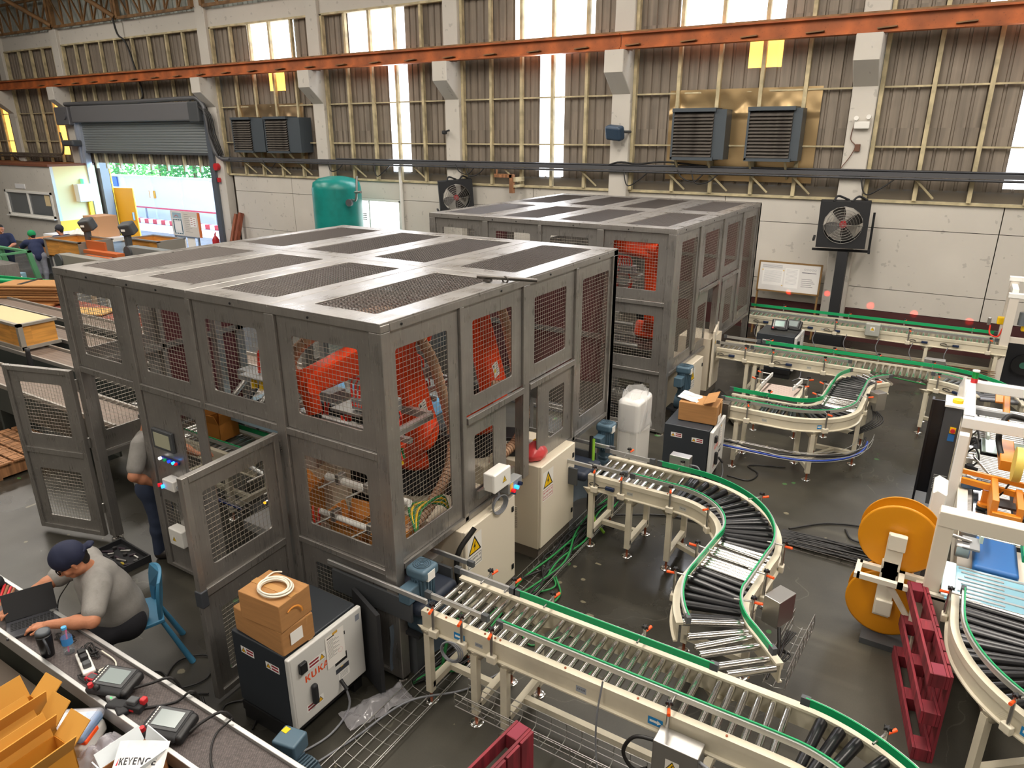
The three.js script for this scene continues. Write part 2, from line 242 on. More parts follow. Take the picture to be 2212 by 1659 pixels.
item('roof_brace', 'rusty round tube brace sloping down to the column left of the roller door', 'brace', tube([[-28.15, 7.5, ZW + 0.35], [-29.7, 8.5, ZW + 1.2], [-31.0, 9.5, ZW + 2.1]], 0.075, 10), MT.truss);
item('roof_brace', 'rusty round tube brace sloping down to the middle of the roller door', 'brace', tube([[-24.3, 7.5, ZW + 0.35], [-25.2, 8.2, ZW + 1], [-27.4, 9.5, ZW + 2.2]], 0.075, 10), MT.truss);
item('hanging_cable', 'black cable hanging from the roof girder above the roller door', 'cable', tube([[-24.3, 7.45, ZW + 0.42], [-24.25, 6.95, ZW + 0.35], [-24.05, 6.8, ZW + 0.3], [-23.75, 5.9, ZW + 0.26], [-23.6, 5.1, ZW + 0.26], [-23.75, 4.95, ZW + 0.3]], 0.03, 6), MT.cable);
// ---------------------------------------------------------------- crane beam
{
  const t = thing('crane_beam', 'long rust-orange steel crane runway beam across the whole back wall', 'beam'); const z = ZW + 0.5;
  for (const [a, b] of [[-34, -20.15], [-20.13, -6.5], [-6.48, 6]]) { obj('web', b2(a, b, 5.57, 5.8, z - 0.02, z + 0.02), MT.rust, t); obj('flange', [b2(a, b, 5.8, 5.83, z - 0.1, z + 0.1), b2(a, b, 5.53, 5.57, z - 0.1, z + 0.1)], MT.rust, t); }
  obj('rail', b2(-34, 6, 5.83, 5.87, z - 0.025, z + 0.025), MT.truss, t);
  for (let x = -29.2; x < 4; x += 1.15) obj('stiffener', bx(0.3, 0.02, 0.12, x, 5.6, z + 0.09, 0, 0, 0.06), MT.truss, t);
  seat(t);
}
// ---------------------------------------------------------------- cable trunking along the wall
{
  const t = thing('cable_trunking', 'dark cable trunking with pipes running along the whole back wall', 'trunking'); const z = ZW + 0.28;
  obj('trunk', [b2(-19.6, 4, 3.17, 3.25, z - 0.06, z + 0.06)], M(0x55565a, 0.6, 0.3), t); obj('pipe', rod([-19.6, 3.14, z + 0.05], [4, 3.14, z + 0.05], 0.022), M(0x4a4b4f, 0.5, 0.4), t); obj('pipe', rod([-15, 3.27, z], [4, 3.27, z], 0.02), M(0x3f4044, 0.5, 0.4), t);
  for (const x of [-18.9, -18.2, -17.4, -16.5, -14.4, -12.3, -9.5, -7.45, -5.4, -4.5, -3.7, -2.9, -0.8]) obj('bracket', [bar([x, 3.14, z], [x + 0.32, 2.8, ZW + 0.1], 0.035)], MT.girt, t);
  for (let i = 0; i < 9; i++) { const x = [-18, -15.3, -13.6, -10.9, -10.6, -6.4, -5.2, -4.9, -1.7][i]; obj('loose_cable', tube([[x, 3.24, z + 0.04], [x + 0.15, 3.05 - 0.1 * (i % 3), z + 0.1], [x + 0.4, 2.98, z + 0.08], [x + 0.6, 3.15, z + 0.05]], 0.014, 5), MT.cable, t); }
  obj('loose_cable', tube([[-6.8, 3.25, z], [-6.5, 3.33, z + 0.02], [-6.1, 3.3, z], [-5.5, 3.35, z + 0.02], [-4.6, 3.28, z]], 0.02, 5), MT.cable, t);
  seat(t);
}
// left of the door: pipe run over the office
item('pipe_run', 'dark pipe run with tangled cables above the white office at far left', 'pipes', [b2(-36, -29.6, 3.17, 3.25, ZW + 0.2, ZW + 0.3), rod([-36, 3.1, ZW + 0.3], [-29.4, 3.12, ZW + 0.3], 0.03), tube([[-29.6, 3.2, ZW + 0.3], [-29.2, 3.25, ZW + 0.3], [-29.05, 3.5, ZW + 0.3], [-29.1, 4.0, ZW + 0.3]], 0.04), tube([[-33, 3.2, ZW + 0.35], [-32.2, 2.9, ZW + 0.4], [-31.5, 2.95, ZW + 0.4], [-30, 2.8, ZW + 0.4]], 0.02)], M(0x5b5248, 0.7));
// ---------------------------------------------------------------- roller door
{
  const d = new THREE.Group(); d.name = 'door_1'; d.userData = { kind: 'structure', label: 'half-open grey steel roller door with its housing' }; scene.add(d);
  const z = ZW + 0.3;
  obj('roller_housing', [rb(7.3, 0.56, 0.5, 0.05, -24.2, 4.6, z - 0.1)], M(0x77777a, 0.5, 0.3), d);
  obj('motor_box', [rb(0.9, 0.62, 0.6, 0.04, -28.35, 4.55, z - 0.08), rod([-28.1, 4.55, z + 0.2], [-28.1, 4.55, z + 0.27], 0.11, 14)], M(0x6a6a6e, 0.5, 0.3), d); obj('end_plate', rb(0.5, 0.6, 0.56, 0.04, -20.75, 4.58, z - 0.08), MT.greyD, d);
  for (let i = 0; i < 12; i++) obj('door_slat', rotG(new THREE.CylinderGeometry(0.05, 0.05, 7.3, 8, 1, false), 0, 0, Math.PI / 2).scale(1, 0.92, 0.5).translate(-24.1, 4.28 - i * 0.084, z - 0.1), MT.shutter, d);
  obj('bottom_bar', b2(-27.75, -20.45, 3.28, 3.36, z - 0.14, z - 0.06), MT.greyD, d);
  obj('door_guide', [b2(-27.85, -27.68, 0, 4.4, z - 0.2, z), b2(-27.95, -27.86, 0, 4.4, z - 0.2, z + 0.06)], M(0xaeb6c4, 0.4, 0.4), d); obj('door_guide', [b2(-20.5, -20.28, 0, 4.5, z - 0.2, z + 0.04)], M(0x5f6670, 0.45, 0.3), d);
  obj('pipe', tube([[-28.2, 4.95, z + 0.1], [-24, 4.94, z + 0.1], [-21, 4.97, z + 0.1], [-20.55, 4.95, z + 0.12], [-20.3, 4.75, z + 0.12], [-20.2, 4.2, z + 0.12], [-20.05, 3.4, z + 0.1], [-19.85, 3.2, z + 0.02], [-19.5, 3.2, z]], 0.07, 8, 60), M(0x66676a, 0.5, 0.4), d);
  for (let i = 0; i < 4; i++) obj('door_cable', tube([[-20.9, 4.9 - i * 0.02, z + 0.15], [-20.2 + i * 0.07, 4.5, z + 0.16], [-20.12 + i * 0.09, 3.9, z + 0.16], [-19.9 + i * 0.08, 3.3, z + 0.12]], 0.025, 5), MT.cable, d);
}
// ---------------------------------------------------------------- outside the roller door
struct('ground', [b2(-60, -10, -0.25, -0.005, -40, ZW - 0.45)], M(0xc9c2b8, 0.9));
{
  const w = new THREE.Group(); w.name = 'trim_1'; w.userData = { kind: 'structure', label: 'white boundary wall across the road outside the roller door' }; scene.add(w);
  for (let i = 0; i < 12; i++) { const x = -44 + i * 2.2; obj('boundary_panel', b2(x, x + 2.19, 0, 1.98, -20.72, -20.6), M(0xf3f1ec, 0.8), w); obj('boundary_pier', b2(x - 0.12, x + 0.12, 0, 2.0, -20.6, -20.53), M(0xf3f1ec, 0.8), w); }
  obj('boundary_cap', b2(-44, -17, 1.98, 2.06, -20.78, -20.5), M(0xe4e2dc, 0.8), w);
}
{
  const k = thing('kerb', 'red and white painted kerb along the road outside the roller door', 'kerb'); for (let i = 0; i < 46; i++) obj('kerb_block', bx(0.31, 0.2, 0.2, -40 + i * 0.32, 0.1, -19.75), i % 2 ? MT.white2 : MT.red, k); seat(k);
  const p = thing('pipe_rail', 'red pipe rail in front of the white boundary wall outside', 'rail'); obj('pipe', rod([-40, 0.68, -20], [-20, 0.68, -20], 0.035), MT.red, p); for (let x = -38; x < -21; x += 2.6) obj('support', b2(x, x + 0.06, 0, 0.66, -20.03, -19.97), MT.grey, p); seat(p);
}
function leaves(n, cx, cy, cz, rx, ry, rz, s) {
  const P = [], one = [[0, 0, 0], [0.28, 0.06, 0.5], [0, 0, 1.15], [0, 0, 0], [0, 0, 1.15], [-0.28, 0.06, 0.5]], m = new THREE.Matrix4(), q = new THREE.Quaternion();
  for (let i = 0; i < n; i++) { const u = rr(-1, 1), t = rr(0, 6.283), k = Math.sqrt(1 - u * u), r = 0.55 + 0.45 * Math.sqrt(rnd()); m.compose(V(cx + rx * r * k * Math.cos(t), cy + ry * r * u, cz + rz * r * k * Math.sin(t)), q.setFromEuler(new THREE.Euler(rr(-1.2, 1.2), rr(0, 6.28), rr(-1, 1))), V(s, s, s).multiplyScalar(rr(0.6, 1.2))); for (const v of one) P.push(V(...v).applyMatrix4(m)); }
  const g = new THREE.BufferGeometry().setFromPoints(P); g.computeVertexNormals(); return g;
}
const leafM = [0x5f9a3f, 0x7fb553, 0x4d8336].map((c) => new THREE.MeshPhysicalMaterial({ color: c, roughness: 0.7, side: THREE.DoubleSide, transmission: 0.25, thickness: 0 }));
[[-40.5, 2.9, -23.4, 2.6, 1.7], [-36.8, 3.2, -23.6, 2.4, 1.9], [-33.3, 3.0, -23.2, 2.3, 1.7], [-30.2, 3.1, -23.8, 2.2, 1.8], [-27.2, 2.8, -24, 2.0, 1.6]].forEach(([x, y, z, rx, ry], i) => {
  const t = thing('tree', ['bushy green tree beyond the boundary wall, leftmost in the roller doorway', 'bushy green tree beyond the boundary wall, second from left in the doorway', 'bushy green tree beyond the boundary wall, middle of the doorway', 'bushy green tree beyond the boundary wall, second from right in the doorway', 'bushy green tree beyond the boundary wall, at the right door guide'][i], 'tree', null);
  obj('trunk', rod([x, 0, z], [x + 0.1, y, z], 0.14, 8, 0.08), MT.truss, t); stuff(obj('foliage', leaves(1500, x, y, z, rx, ry, 1.4, 0.26), leafM[i % 3], t)); stuff(obj('foliage', leaves(500, x + 0.3, y + 0.3, z + 0.3, rx, ry, 1.4, 0.22), leafM[(i + 1) % 3], t)); seat(t);
});
// yellow door leaf with grey stripes, folded outside at the left jamb
{
  const t = thing('striped_door', 'tall yellow door leaf with slanting grey stripes standing in the roller doorway', 'door'); const z = ZW - 0.5, w = 1.05, h = 3.45, g = [];
  obj('leaf', b2(-28.75, -27.7, 0, h, z - 0.05, z), M(0xf5bd1c, 0.5), t);
  for (let i = -2; i < 10; i++) { const y = i * 0.36, sh = []; const clip = (px, py) => [px, Math.max(0.01, Math.min(h - 0.01, py))]; sh.push(clip(-28.75, y), clip(-27.7, y + 0.95), clip(-27.7, y + 1.1), clip(-28.75, y + 0.15)); if (sh[2][1] - sh[0][1] < 0.2) continue; obj('stripe', ext(poly(sh), 0.006).translate(0, 0, z), M(0x8a7358, 0.6), t); } seat(t);
  const u = thing('yellow_door', 'plain yellow-orange door leaf with a handle beside the striped leaf', 'door'); obj('leaf', rotG(b2(0, 0.9, 0, 2.0, -0.03, 0.03), 0, 0.3, 0).translate(-27.75, 0, z - 0.05), M(0xf3a61c, 0.5), u); obj('handle', rotG(rb(0.05, 0.3, 0.1, 0.02, 0.78, 0.95, 0.06), 0, 0.3, 0).translate(-27.75, 0, z - 0.05), MT.grey, u); seat(u);
}
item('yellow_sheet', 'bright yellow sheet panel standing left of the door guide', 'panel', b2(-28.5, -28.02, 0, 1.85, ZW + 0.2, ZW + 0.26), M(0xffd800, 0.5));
item('blue_sign', 'small blue sign with white letters on the boundary wall outside', 'sign', b2(-36.3, -35.7, 1.5, 1.95, -20.56, -20.52), M(0x2b5fc0, 0.5));
item('notice', 'orange and white notice on the boundary wall outside', 'sign', b2(-33.2, -32.75, 1.05, 1.4, -20.58, -20.54), M(0xe8a21c, 0.6));
// ---------------------------------------------------------------- office block at the left
{
  const w = new THREE.Group(); w.name = 'wall_office'; w.userData = { kind: 'structure', label: 'white office partition at the far left with a sliding window' }; scene.add(w);
  const zf = -13.6, xr = -27.75; // face with the window hole, side face
  const sh = poly([[-40, 0], [xr, 0], [xr, 2.84], [-40, 2.84]]), hole = new THREE.Path(); rrect(hole, -31.3, 1.1, -28.05, 1.86, 0.01); sh.holes.push(hole);
  obj('partition', ext(sh, 0.1).translate(0, 0, zf - 0.1), MT.wall, w); obj('partition', b2(xr - 0.1, xr, 0, 2.84, ZW, zf - 0.1), M(0xe3c98c, 0.7), w); obj('roof', b2(-40, xr, 2.84, 2.92, ZW, zf + 0.05), M(0x7a4a35, 0.7), w);  // side face coloured warmer than the front: yellow bounce light put into its colour
  obj('painted_yellow_bounce', b2(xr, xr + 0.012, 0, 0.95, -15, zf), M(0xf0b41c, 0.6), w);  // yellow light bouncing onto the lower side face, painted as a flat band
  obj('window_frame', [b2(-31.38, -31.28, 1.02, 1.94, zf - 0.08, zf + 0.03), b2(-28.07, -27.97, 1.02, 1.94, zf - 0.08, zf + 0.03), b2(-31.38, -27.97, 1.02, 1.1, zf - 0.08, zf + 0.03), b2(-31.38, -27.97, 1.86, 1.94, zf - 0.08, zf + 0.03), b2(-29.75, -29.67, 1.1, 1.86, zf - 0.05, zf + 0.02)], MT.white2, w);
  const gl = new THREE.MeshPhysicalMaterial({ color: 0x9aa0a4, transmission: 0.6, roughness: 0.05, thickness: 0 }); obj('pane', b2(-31.28, -29.75, 1.1, 1.86, zf - 0.04, zf - 0.035), gl, w); obj('pane', b2(-29.67, -28.07, 1.1, 1.86, zf - 0.03, zf - 0.025), gl, w);
  obj('sill', b2(-31.4, -27.9, 0.98, 1.02, zf, zf + 0.12), MT.white2, w);
  obj('inner_wall', b2(-40, xr - 0.1, 0, 2.8, ZW + 0.2, ZW + 0.3), MT.wall, w);
}
item('office_sign', 'small white sign with blue lettering above the office window', 'sign', b2(-30.45, -29.75, 2.02, 2.18, -13.6, -13.575), mapped(print(256, 64, (k, w, h) => { k.fillStyle = '#e8e8ea'; k.fillRect(0, 0, w, h); k.fillStyle = '#44507a'; k.font = 'bold 26px sans-serif'; k.fillText('ช่าง  OFFICE'.replace(/[^A-Z ]/g, ''), 60, 40); }), 0.6));
item('window_notice', 'beige notice taped inside the right pane of the office window', 'notice', b2(-28.55, -28.2, 1.45, 1.83, -13.615, -13.61), M(0xe2cda0, 0.8));
item('electrical_box', 'white electrical box with cables on the yellow-lit office wall by the roller door', 'box', [rb(0.3, 0.62, 0.5, 0.015, -27.6, 1.9, -14.55)], MT.white);
item('yellow_post', 'small yellow switch unit below the white electrical box', 'switch', [rb(0.08, 0.5, 0.14, 0.01, -27.68, 1.3, -14.75), rod([-27.68, 1.0, -14.8], [-27.68, 1.6, -14.8], 0.03)], MT.yellow);
item('exit_sign', 'small green exit sign beside the roller door', 'sign', rb(0.36, 0.17, 0.04, 0.01, -27.75, 2.3, -14.6), new THREE.MeshStandardMaterial({ color: 0x7fd6b0, emissive: 0x35c08a, emissiveIntensity: 0.4 }));
item('flood_lamp', 'dark hooded lamp at the left edge of the roller shutter', 'lamp', [rb(0.75, 0.22, 0.4, 0.08, -28.1, 3.62, ZW + 0.45)], MT.greyD);
// ---------------------------------------------------------------- things on the back wall
function louver(name, label, x0, x1, y0, y1, side) {
  const t = thing(name, label, 'vent'); const d = 0.5; const n = Math.round((y1 - y0) / 0.075);
  obj('housing', [b2(x0, x0 + 0.04, y0, y1, ZW, ZW + d), b2(x1 - 0.04, x1 + side, y0, y1, ZW, ZW + d - 0.05), b2(x0, x1, y1 - 0.04, y1 + 0.03, ZW, ZW + d + 0.03), b2(x0, x1, y0 - 0.02, y0 + 0.04, ZW, ZW + d)], M(0x4e565d, 0.5, 0.3), t);
  obj('backing', b2(x0, x1, y0, y1, ZW + 0.1, ZW + 0.14), MT.black, t);
  for (let i = 0; i < n; i++) obj('slat', bx(x1 - x0 - 0.08, 0.012, 0.1, (x0 + x1) / 2, y0 + 0.08 + i * (y1 - y0 - 0.12) / n, ZW + d - 0.03, 0, 0.75), MT.louver, t);
  obj('bracket', [bar([x0 + 0.1, y0, ZW + d - 0.05], [x0 + 0.1, y0 - 0.35, ZW + 0.1], 0.04), bar([x1 - 0.1, y0, ZW + d - 0.05], [x1 - 0.1, y0 - 0.35, ZW + 0.1], 0.04)], MT.girt, t);
  seat(t);
}
const q = (v) => v * 14.75 / 15.2;
louver('louver_vent', 'large dusty grey louvred wall vent, left one of the big pair', -5.3, -4.42, 3.42, 4.36, 0.2); louver('louver_vent', 'large dusty grey louvred wall vent, right one of the big pair', -3.8, -2.93, 3.42, 4.36, 0.12);
louver('louver_vent', 'small louvred wall vent with dark side cover, left one near the roller door', -19.0, -18.15, 3.42, 4.36, 0.5); louver('louver_vent', 'small louvred wall vent with dark side cover, right one near the roller door', -17.55, -16.6, 3.42, 4.36, 0.45);
{ // crumpled bright metal sheet behind the vents
  const g = new THREE.PlaneGeometry(2.95, 1.75, 60, 36), p = g.attributes.position; for (let i = 0; i < p.count; i++) { const x = p.getX(i), y = p.getY(i); p.setZ(i, (y > 0.35 ? 1 : 0.25) * (0.09 * Math.abs(fbm((x + 3) * 1.3, (y + 3) * 1.3, 64, 81, 3) - 0.5) * 2 + 0.02 * fbm(x * 5 + 9, y * 5 + 9, 64, 82, 2))); } g.computeVertexNormals(); g.translate(-4.05, 3.87, ZW + 0.06);
  item('metal_sheet', 'crumpled shiny metal sheet fixed behind the big pair of vents', 'sheet', g, new THREE.MeshStandardMaterial({ color: 0xc2a77c, roughness: 0.32, metalness: 0.9, side: THREE.DoubleSide }));
  const g2 = g.clone(); g2.translate(-13.75, 0, 0); g2.userData = {}; item('metal_sheet', 'crumpled shiny metal sheet behind the small vents near the roller door', 'sheet', g2.scale(1, 1, 1), M(0xb49a78, 0.35, 0.9, { side: THREE.DoubleSide }));
}
function fan(label, x, y, z, ry, rx, post) {
  const t = thing('industrial_fan', label, 'fan'), T = (g) => rotG(g, rx, ry, 0).translate(x, y, z), r = 0.34;
  const sh = new THREE.Shape(); rrect(sh, -0.42, -0.42, 0.42, 0.42, 0.04); const h = new THREE.Path(); h.absarc(0, 0, r, 0, 6.2832, true); sh.holes.push(h);
  obj('fan_frame', [T(ext(sh, 0.03).translate(0, 0, 0.1)), T(ext(sh, 0.02).translate(0, 0, -0.12)), ...[-1, 1].flatMap((s) => [T(bx(0.02, 0.84, 0.24, s * 0.41, 0, 0)), T(bx(0.84, 0.02, 0.24, 0, s * 0.41, 0))])], MT.blackM, t);
  const gr = []; for (let i = 1; i <= 7; i++) gr.push(T(new THREE.TorusGeometry(r * i / 7.2, 0.004, 4, 32).translate(0, 0, 0.15))); for (let i = 0; i < 8; i++) gr.push(T(rod([0, 0, 0.15], [r * Math.cos(i * 0.785), r * Math.sin(i * 0.785), 0.14], 0.004, 4))); stuff(obj('grille', gr, MT.zinc, t));
  for (let i = 0; i < 4; i++) { const b = new THREE.Shape(); b.moveTo(0.05, -0.03); b.quadraticCurveTo(0.2, -0.15, 0.31, -0.1); b.quadraticCurveTo(0.34, 0.02, 0.28, 0.11); b.quadraticCurveTo(0.15, 0.08, 0.05, 0.03); obj('blade', T(rotG(rotG(ext(b, 0.008), 0.35, 0, 0), 0, 0, i * 1.5708 + 0.4)), M(0x4c4a48, 0.4, 0.4), t); }
  obj('hub', T(rod([0, 0, -0.1], [0, 0, 0.12], 0.06, 16)), MT.red, t);
  obj('yoke', [T(bx(0.04, 0.04, 0.34, -0.47, -0.3, -0.1)), T(bx(0.04, 0.7, 0.04, 0.5, -0.16, -0.18)), T(bx(1.0, 0.04, 0.04, 0.02, -0.5, -0.05)), T(bx(0.04, 0.05, 0.3, 0.5, -0.5, -0.1)), T(tube([[-0.2, 0.42, 0.1], [-0.15, 0.5, 0], [0.05, 0.42, -0.1]], 0.02)), T(tube([[0.1, 0.42, 0.1], [0.2, 0.5, 0], [0.35, 0.42, -0.1]], 0.02))], MT.blackM, t);
  if (post) { obj('post', b2(x - 0.02, x + 0.16, 0.25, y - 0.5, z - 0.12, z + 0.06), MT.blackM, t); obj('base', b2(x - 0.2, x + 0.3, 0, 0.25, z - 0.25, z + 0.2), MT.blackM, t); }
  return seat(t);
}
fan('black square industrial fan on a black post in front of the white column', -1.82, 2.33, -14.55, 0.12, 0.08, true); fan('black industrial fan tilted sideways on the wall behind the rear cage', -10.8, 2.42, -14.75, 0.75, 0.1, false);
{
  const t = thing('whiteboard', 'whiteboard covered with papers and notes on a wooden stand by the wall', 'board'); const z = -14.9, T = (g) => rotG(g, -0.06, 0, 0).translate(-2.71, 1.18, z);
  const pr = print(768, 384, (k, w, h) => { k.fillStyle = '#e6e4e2'; k.fillRect(0, 0, w, h); k.fillStyle = '#f6f5f3'; k.fillRect(40, 90, 270, 220); k.fillRect(330, 60, 180, 270); k.strokeStyle = '#7a7a88'; k.lineWidth = 2; for (let i = 0; i < 12; i++) { k.beginPath(); k.moveTo(60, 110 + i * 14); k.lineTo(290, 110 + i * 14); k.stroke(); k.beginPath(); k.moveTo(345, 80 + i * 18); k.lineTo(490, 80 + i * 18); k.stroke(); } k.fillStyle = '#e0c070'; k.fillRect(28, 96, 18, 16); k.fillRect(300, 90, 18, 16); k.fillRect(300, 300, 18, 14); k.fillStyle = '#444450'; for (let i = 0; i < 5; i++) { k.fillRect(550, 190 + i * 26, 130 + 20 * (i % 3), 5); k.beginPath(); k.arc(580 + i * 32, 60, 11, 0, 7); k.stroke(); } k.fillRect(545, 100, 180, 8); k.fillStyle = '#5a5a70'; for (let i = 0; i < 4; i++) k.fillRect(30, 30 + i * 12, 260, 3); });
  const face = new THREE.PlaneGeometry(1.14, 0.55).translate(0, 0, 0.022); obj('board', T(bx(1.16, 0.57, 0.03)), MT.white, t); obj('papers', T(face), mapped(pr, 0.5), t, true);
  obj('board_frame', [T(bx(1.2, 0.03, 0.05, 0, 0.29, 0)), T(bx(1.2, 0.03, 0.05, 0, -0.29, 0)), T(bx(0.03, 0.6, 0.05, -0.59, 0, 0)), T(bx(0.03, 0.6, 0.05, 0.59, 0, 0))], M(0x8a6a3e, 0.6), t);
  for (const s of [-0.58, 0.58]) obj('stand_leg', bar([-2.71 + s, 0, z + 0.1], [-2.71 + s, 0.9, z], 0.035), M(0x8a6a3e, 0.6), t); seat(t);
}
item('air_tank', 'tall teal pressure tank standing against the back wall', 'tank', lathe([[0, 0], [0.4, 0], [0.4, 0.15], [0.62, 0.3], [0.64, 0.45], [0.64, 2.55], [0.6, 2.72], [0.45, 2.82], [0.2, 2.87], [0, 2.88]], 40, -14.15, 0, -14.0).deleteAttribute('uv'), MT.teal);
{ const t = thing('valve', 'grey gauge and valve on the side of the teal tank', 'valve'); obj('pipe', [tube([[-13.52, 2.3, -13.9], [-13.35, 2.3, -13.85], [-13.3, 2.5, -13.85], [-13.3, 2.9, -13.9]], 0.03), rod([-13.35, 2.5, -13.85], [-13.1, 2.52, -13.8], 0.035)], MT.zinc, t); obj('gauge', rod([-13.42, 2.25, -13.72], [-13.4, 2.25, -13.64], 0.09, 16), MT.greyD, t); seat(t); }
item('tank_pipe', 'white vertical pipe on the wall right of the teal tank', 'pipe', [rod([-12.85, 0, ZW + 0.12], [-12.85, 3.1, ZW + 0.12], 0.05, 8)], MT.white);
item('wall_camera', 'small black camera on the white column behind the rear cage', 'camera', [rb(0.1, 0.09, 0.18, 0.03, -11.15, 3.95, ZW + 0.38, 0.4), rod([-11.1, 4.0, ZW + 0.25], [-11.12, 3.98, ZW + 0.33], 0.02)], MT.blackM);
{ const t = thing('flood_light', 'dark blue floodlight housing on the column in the middle of the wall', 'lamp'); obj('housing', [rotG(rb(0.42, 0.3, 0.2, 0.06, 0, 0, 0), 0.3, -0.3, 0).translate(-6.55, 3.93, ZW + 0.5)], M(0x2f4256, 0.4), t); obj('arm', [rod([-6.3, 3.95, ZW + 0.25], [-6.35, 3.95, ZW + 0.5], 0.03)], MT.greyD, t); seat(t); }
item('emergency_light', 'dusty white emergency light box with a cable on the right column', 'lamp', [rb(0.26, 0.13, 0.09, 0.02, -1.8, 4.05, ZW + 0.3), rod([-1.9, 4.16, ZW + 0.3], [-1.9, 4.17, ZW + 0.38], 0.04, 12), rod([-1.7, 4.18, ZW + 0.3], [-1.7, 4.19, ZW + 0.38], 0.04, 12)], MT.white);
item('wall_socket', 'brown stained wall socket with a hanging cable on the right column', 'socket', [rb(0.09, 0.13, 0.05, 0.01, -1.82, 3.66, ZW + 0.28), tube([[-1.93, 4.08, ZW + 0.29], [-1.95, 3.8, ZW + 0.28], [-1.86, 3.7, ZW + 0.29], [-1.9, 3.55, ZW + 0.28], [-2.05, 3.3, ZW + 0.28]], 0.008, 5)], M(0x6b4a3a, 0.6));
{ const t = thing('jib_bracket', 'rusty wooden jib bracket bolted to a cream clamp on the wall', 'bracket'); obj('arm', [bx(0.5, 0.08, 0.1, -9.35, 2.98, ZW + 0.5), bx(0.1, 0.42, 0.1, -9.12, 2.8, ZW + 0.5), rod([-9.55, 2.95, ZW + 0.5], [-9.55, 3.12, ZW + 0.5], 0.02)], mapped(woodTex, 0.7, 0, { color: 0xb07a52 }), t); obj('clamp', [bx(0.08, 0.1, 0.4, -9.05, 2.9, ZW + 0.32), bx(0.08, 0.06, 0.4, -9.05, 2.75, ZW + 0.32)], MT.girt, t); seat(t); }
item('fire_extinguisher', 'red fire extinguisher leaning at the right side of the roller door', 'extinguisher', [lathe([[0, 0.1], [0.1, 0.1], [0.11, 0.15], [0.11, 0.6], [0.06, 0.7], [0.03, 0.72], [0.03, 0.8], [0, 0.8]], 16, -20.35, 0.1, -14.6), tube([[-20.35, 0.88, -14.6], [-20.25, 0.95, -14.55], [-20.2, 0.7, -14.5]], 0.015)].map(clean).map((g) => { g.deleteAttribute('uv'); return g; }), MT.red);
item('wood_plank', 'reddish wooden plank leaning on the wall beside the roller door, left of two', 'plank', bar([-19.7, 0, -14.5], [-19.72, 1.5, -15.05], 0.1, 0.14), mapped(woodTex, 0.7, 0, { color: 0xb0674a })); item('wood_plank', 'reddish wooden plank leaning on the wall beside the roller door, right of two', 'plank', bar([-19.5, 0, -14.5], [-19.5, 1.55, -15.05], 0.1, 0.14), mapped(woodTex, 0.7, 0, { color: 0xa85c42 }));
item('fire_bell', 'red alarm bell and call point on the door column', 'alarm', [rod([-20.18, 2.95, -14.93], [-20.18, 2.95, -14.82], 0.11, 16), rb(0.12, 0.14, 0.06, 0.01, -20.18, 2.55, -14.9)], MT.red);
item('flat_cartons', 'strapped bundle of flat brown cartons against the white wall', 'cartons', [0, 1, 2, 3, 4].map((i) => rb(1.0 - 0.04 * (i % 2), 0.06, 0.5, 0.015, -16.9, 0.75 + i * 0.066, -14.5)), MT.cardD); item('carton_pallet', 'low wooden crate under the flat cartons by the wall', 'crate', b2(-17.4, -16.4, 0, 0.71, -14.8, -14.2), MT.truss);
// red laser spots cast on the wall are round stickers of light in the photo; small lamps by the wall make them
[[-1.19, 0.74], [-0.43, 0.67], [0.47, 0.64], [-2.0, 0.9], [-2.72, 0.85]].forEach(([x, y], i) => { const s = new THREE.SpotLight(0xff2018, 2.2, 3, 0.1, 0.3, 2); s.position.set(x + 0.1, y + 0.1, ZW + 0.75); s.target.position.set(x, y, ZW); s.name = 'sensor_beam'; s.target.name = 'sensor_aim'; s.castShadow = true; scene.add(s, s.target); });
// roof lights above the frame
ROOF_LIGHTS.forEach(([x, z, w, l, k]) => { const L = new THREE.RectAreaLight(0xfff6ea, k * 1.5, w, l); L.position.set(x, 9.3, z); L.rotation.set(-Math.PI / 2, 0, 0); L.name = 'roof_light'; scene.add(L); const m = struct('roof_window', bx(w, 0.04, l, x, 9.42, z), new THREE.MeshStandardMaterial({ color: 0xffffff, emissive: 0xfff6ea, emissiveIntensity: 1.5 })); });
// ---------------------------------------------------------------- steel machine guards (cages)
function wireMesh(u0, u1, v0, v1, pitch = 0.037, t = 0.0034) { // woven wire between the edges, in (u, v, n)
  const g = []; const nu = Math.round((u1 - u0) / pitch), nv = Math.round((v1 - v0) / pitch);
  for (let i = 1; i < nu; i++) g.push(new THREE.CylinderGeometry(t / 2, t / 2, v1 - v0, 4, 1, true).translate(u0 + i * (u1 - u0) / nu, (v0 + v1) / 2, -0.002));
  for (let i = 1; i < nv; i++) g.push(rotG(new THREE.CylinderGeometry(t / 2, t / 2, u1 - u0, 4, 1, true), 0, 0, Math.PI / 2).translate((u0 + u1) / 2, v0 + i * (v1 - v0) / nv, 0.002));
  return geo(g);
}
function sheet(u0, u1, v0, v1, holes, th = 0.014) {
  const s = poly([[u0, v0], [u1, v0], [u1, v1], [u0, v1]]); for (const h of holes) { const p = new THREE.Path(); rrect(p, h[0], h[2], h[1], h[3], 0.025); s.holes.push(p); }
  return ext(s, th - 0.004, 0.002).translate(0, 0, -th / 2 + 0.002);
}
function panel(parent, mat4, u0, u1, v0, v1, holes, wireM = MT.wire, pitch, t) {
  if (u0 > u1) [u0, u1] = [u1, u0]; holes = holes.map((h) => h[0] > h[1] ? [h[1], h[0], h[2], h[3]] : h);
  const p = obj('panel', geo(sheet(u0, u1, v0, v1, holes)).applyMatrix4(mat4), MT.steel, parent);
  for (const h of holes) stuff(obj('wire_mesh', wireMesh(...h, pitch, t).applyMatrix4(mat4), wireM, p));
  return p;
}
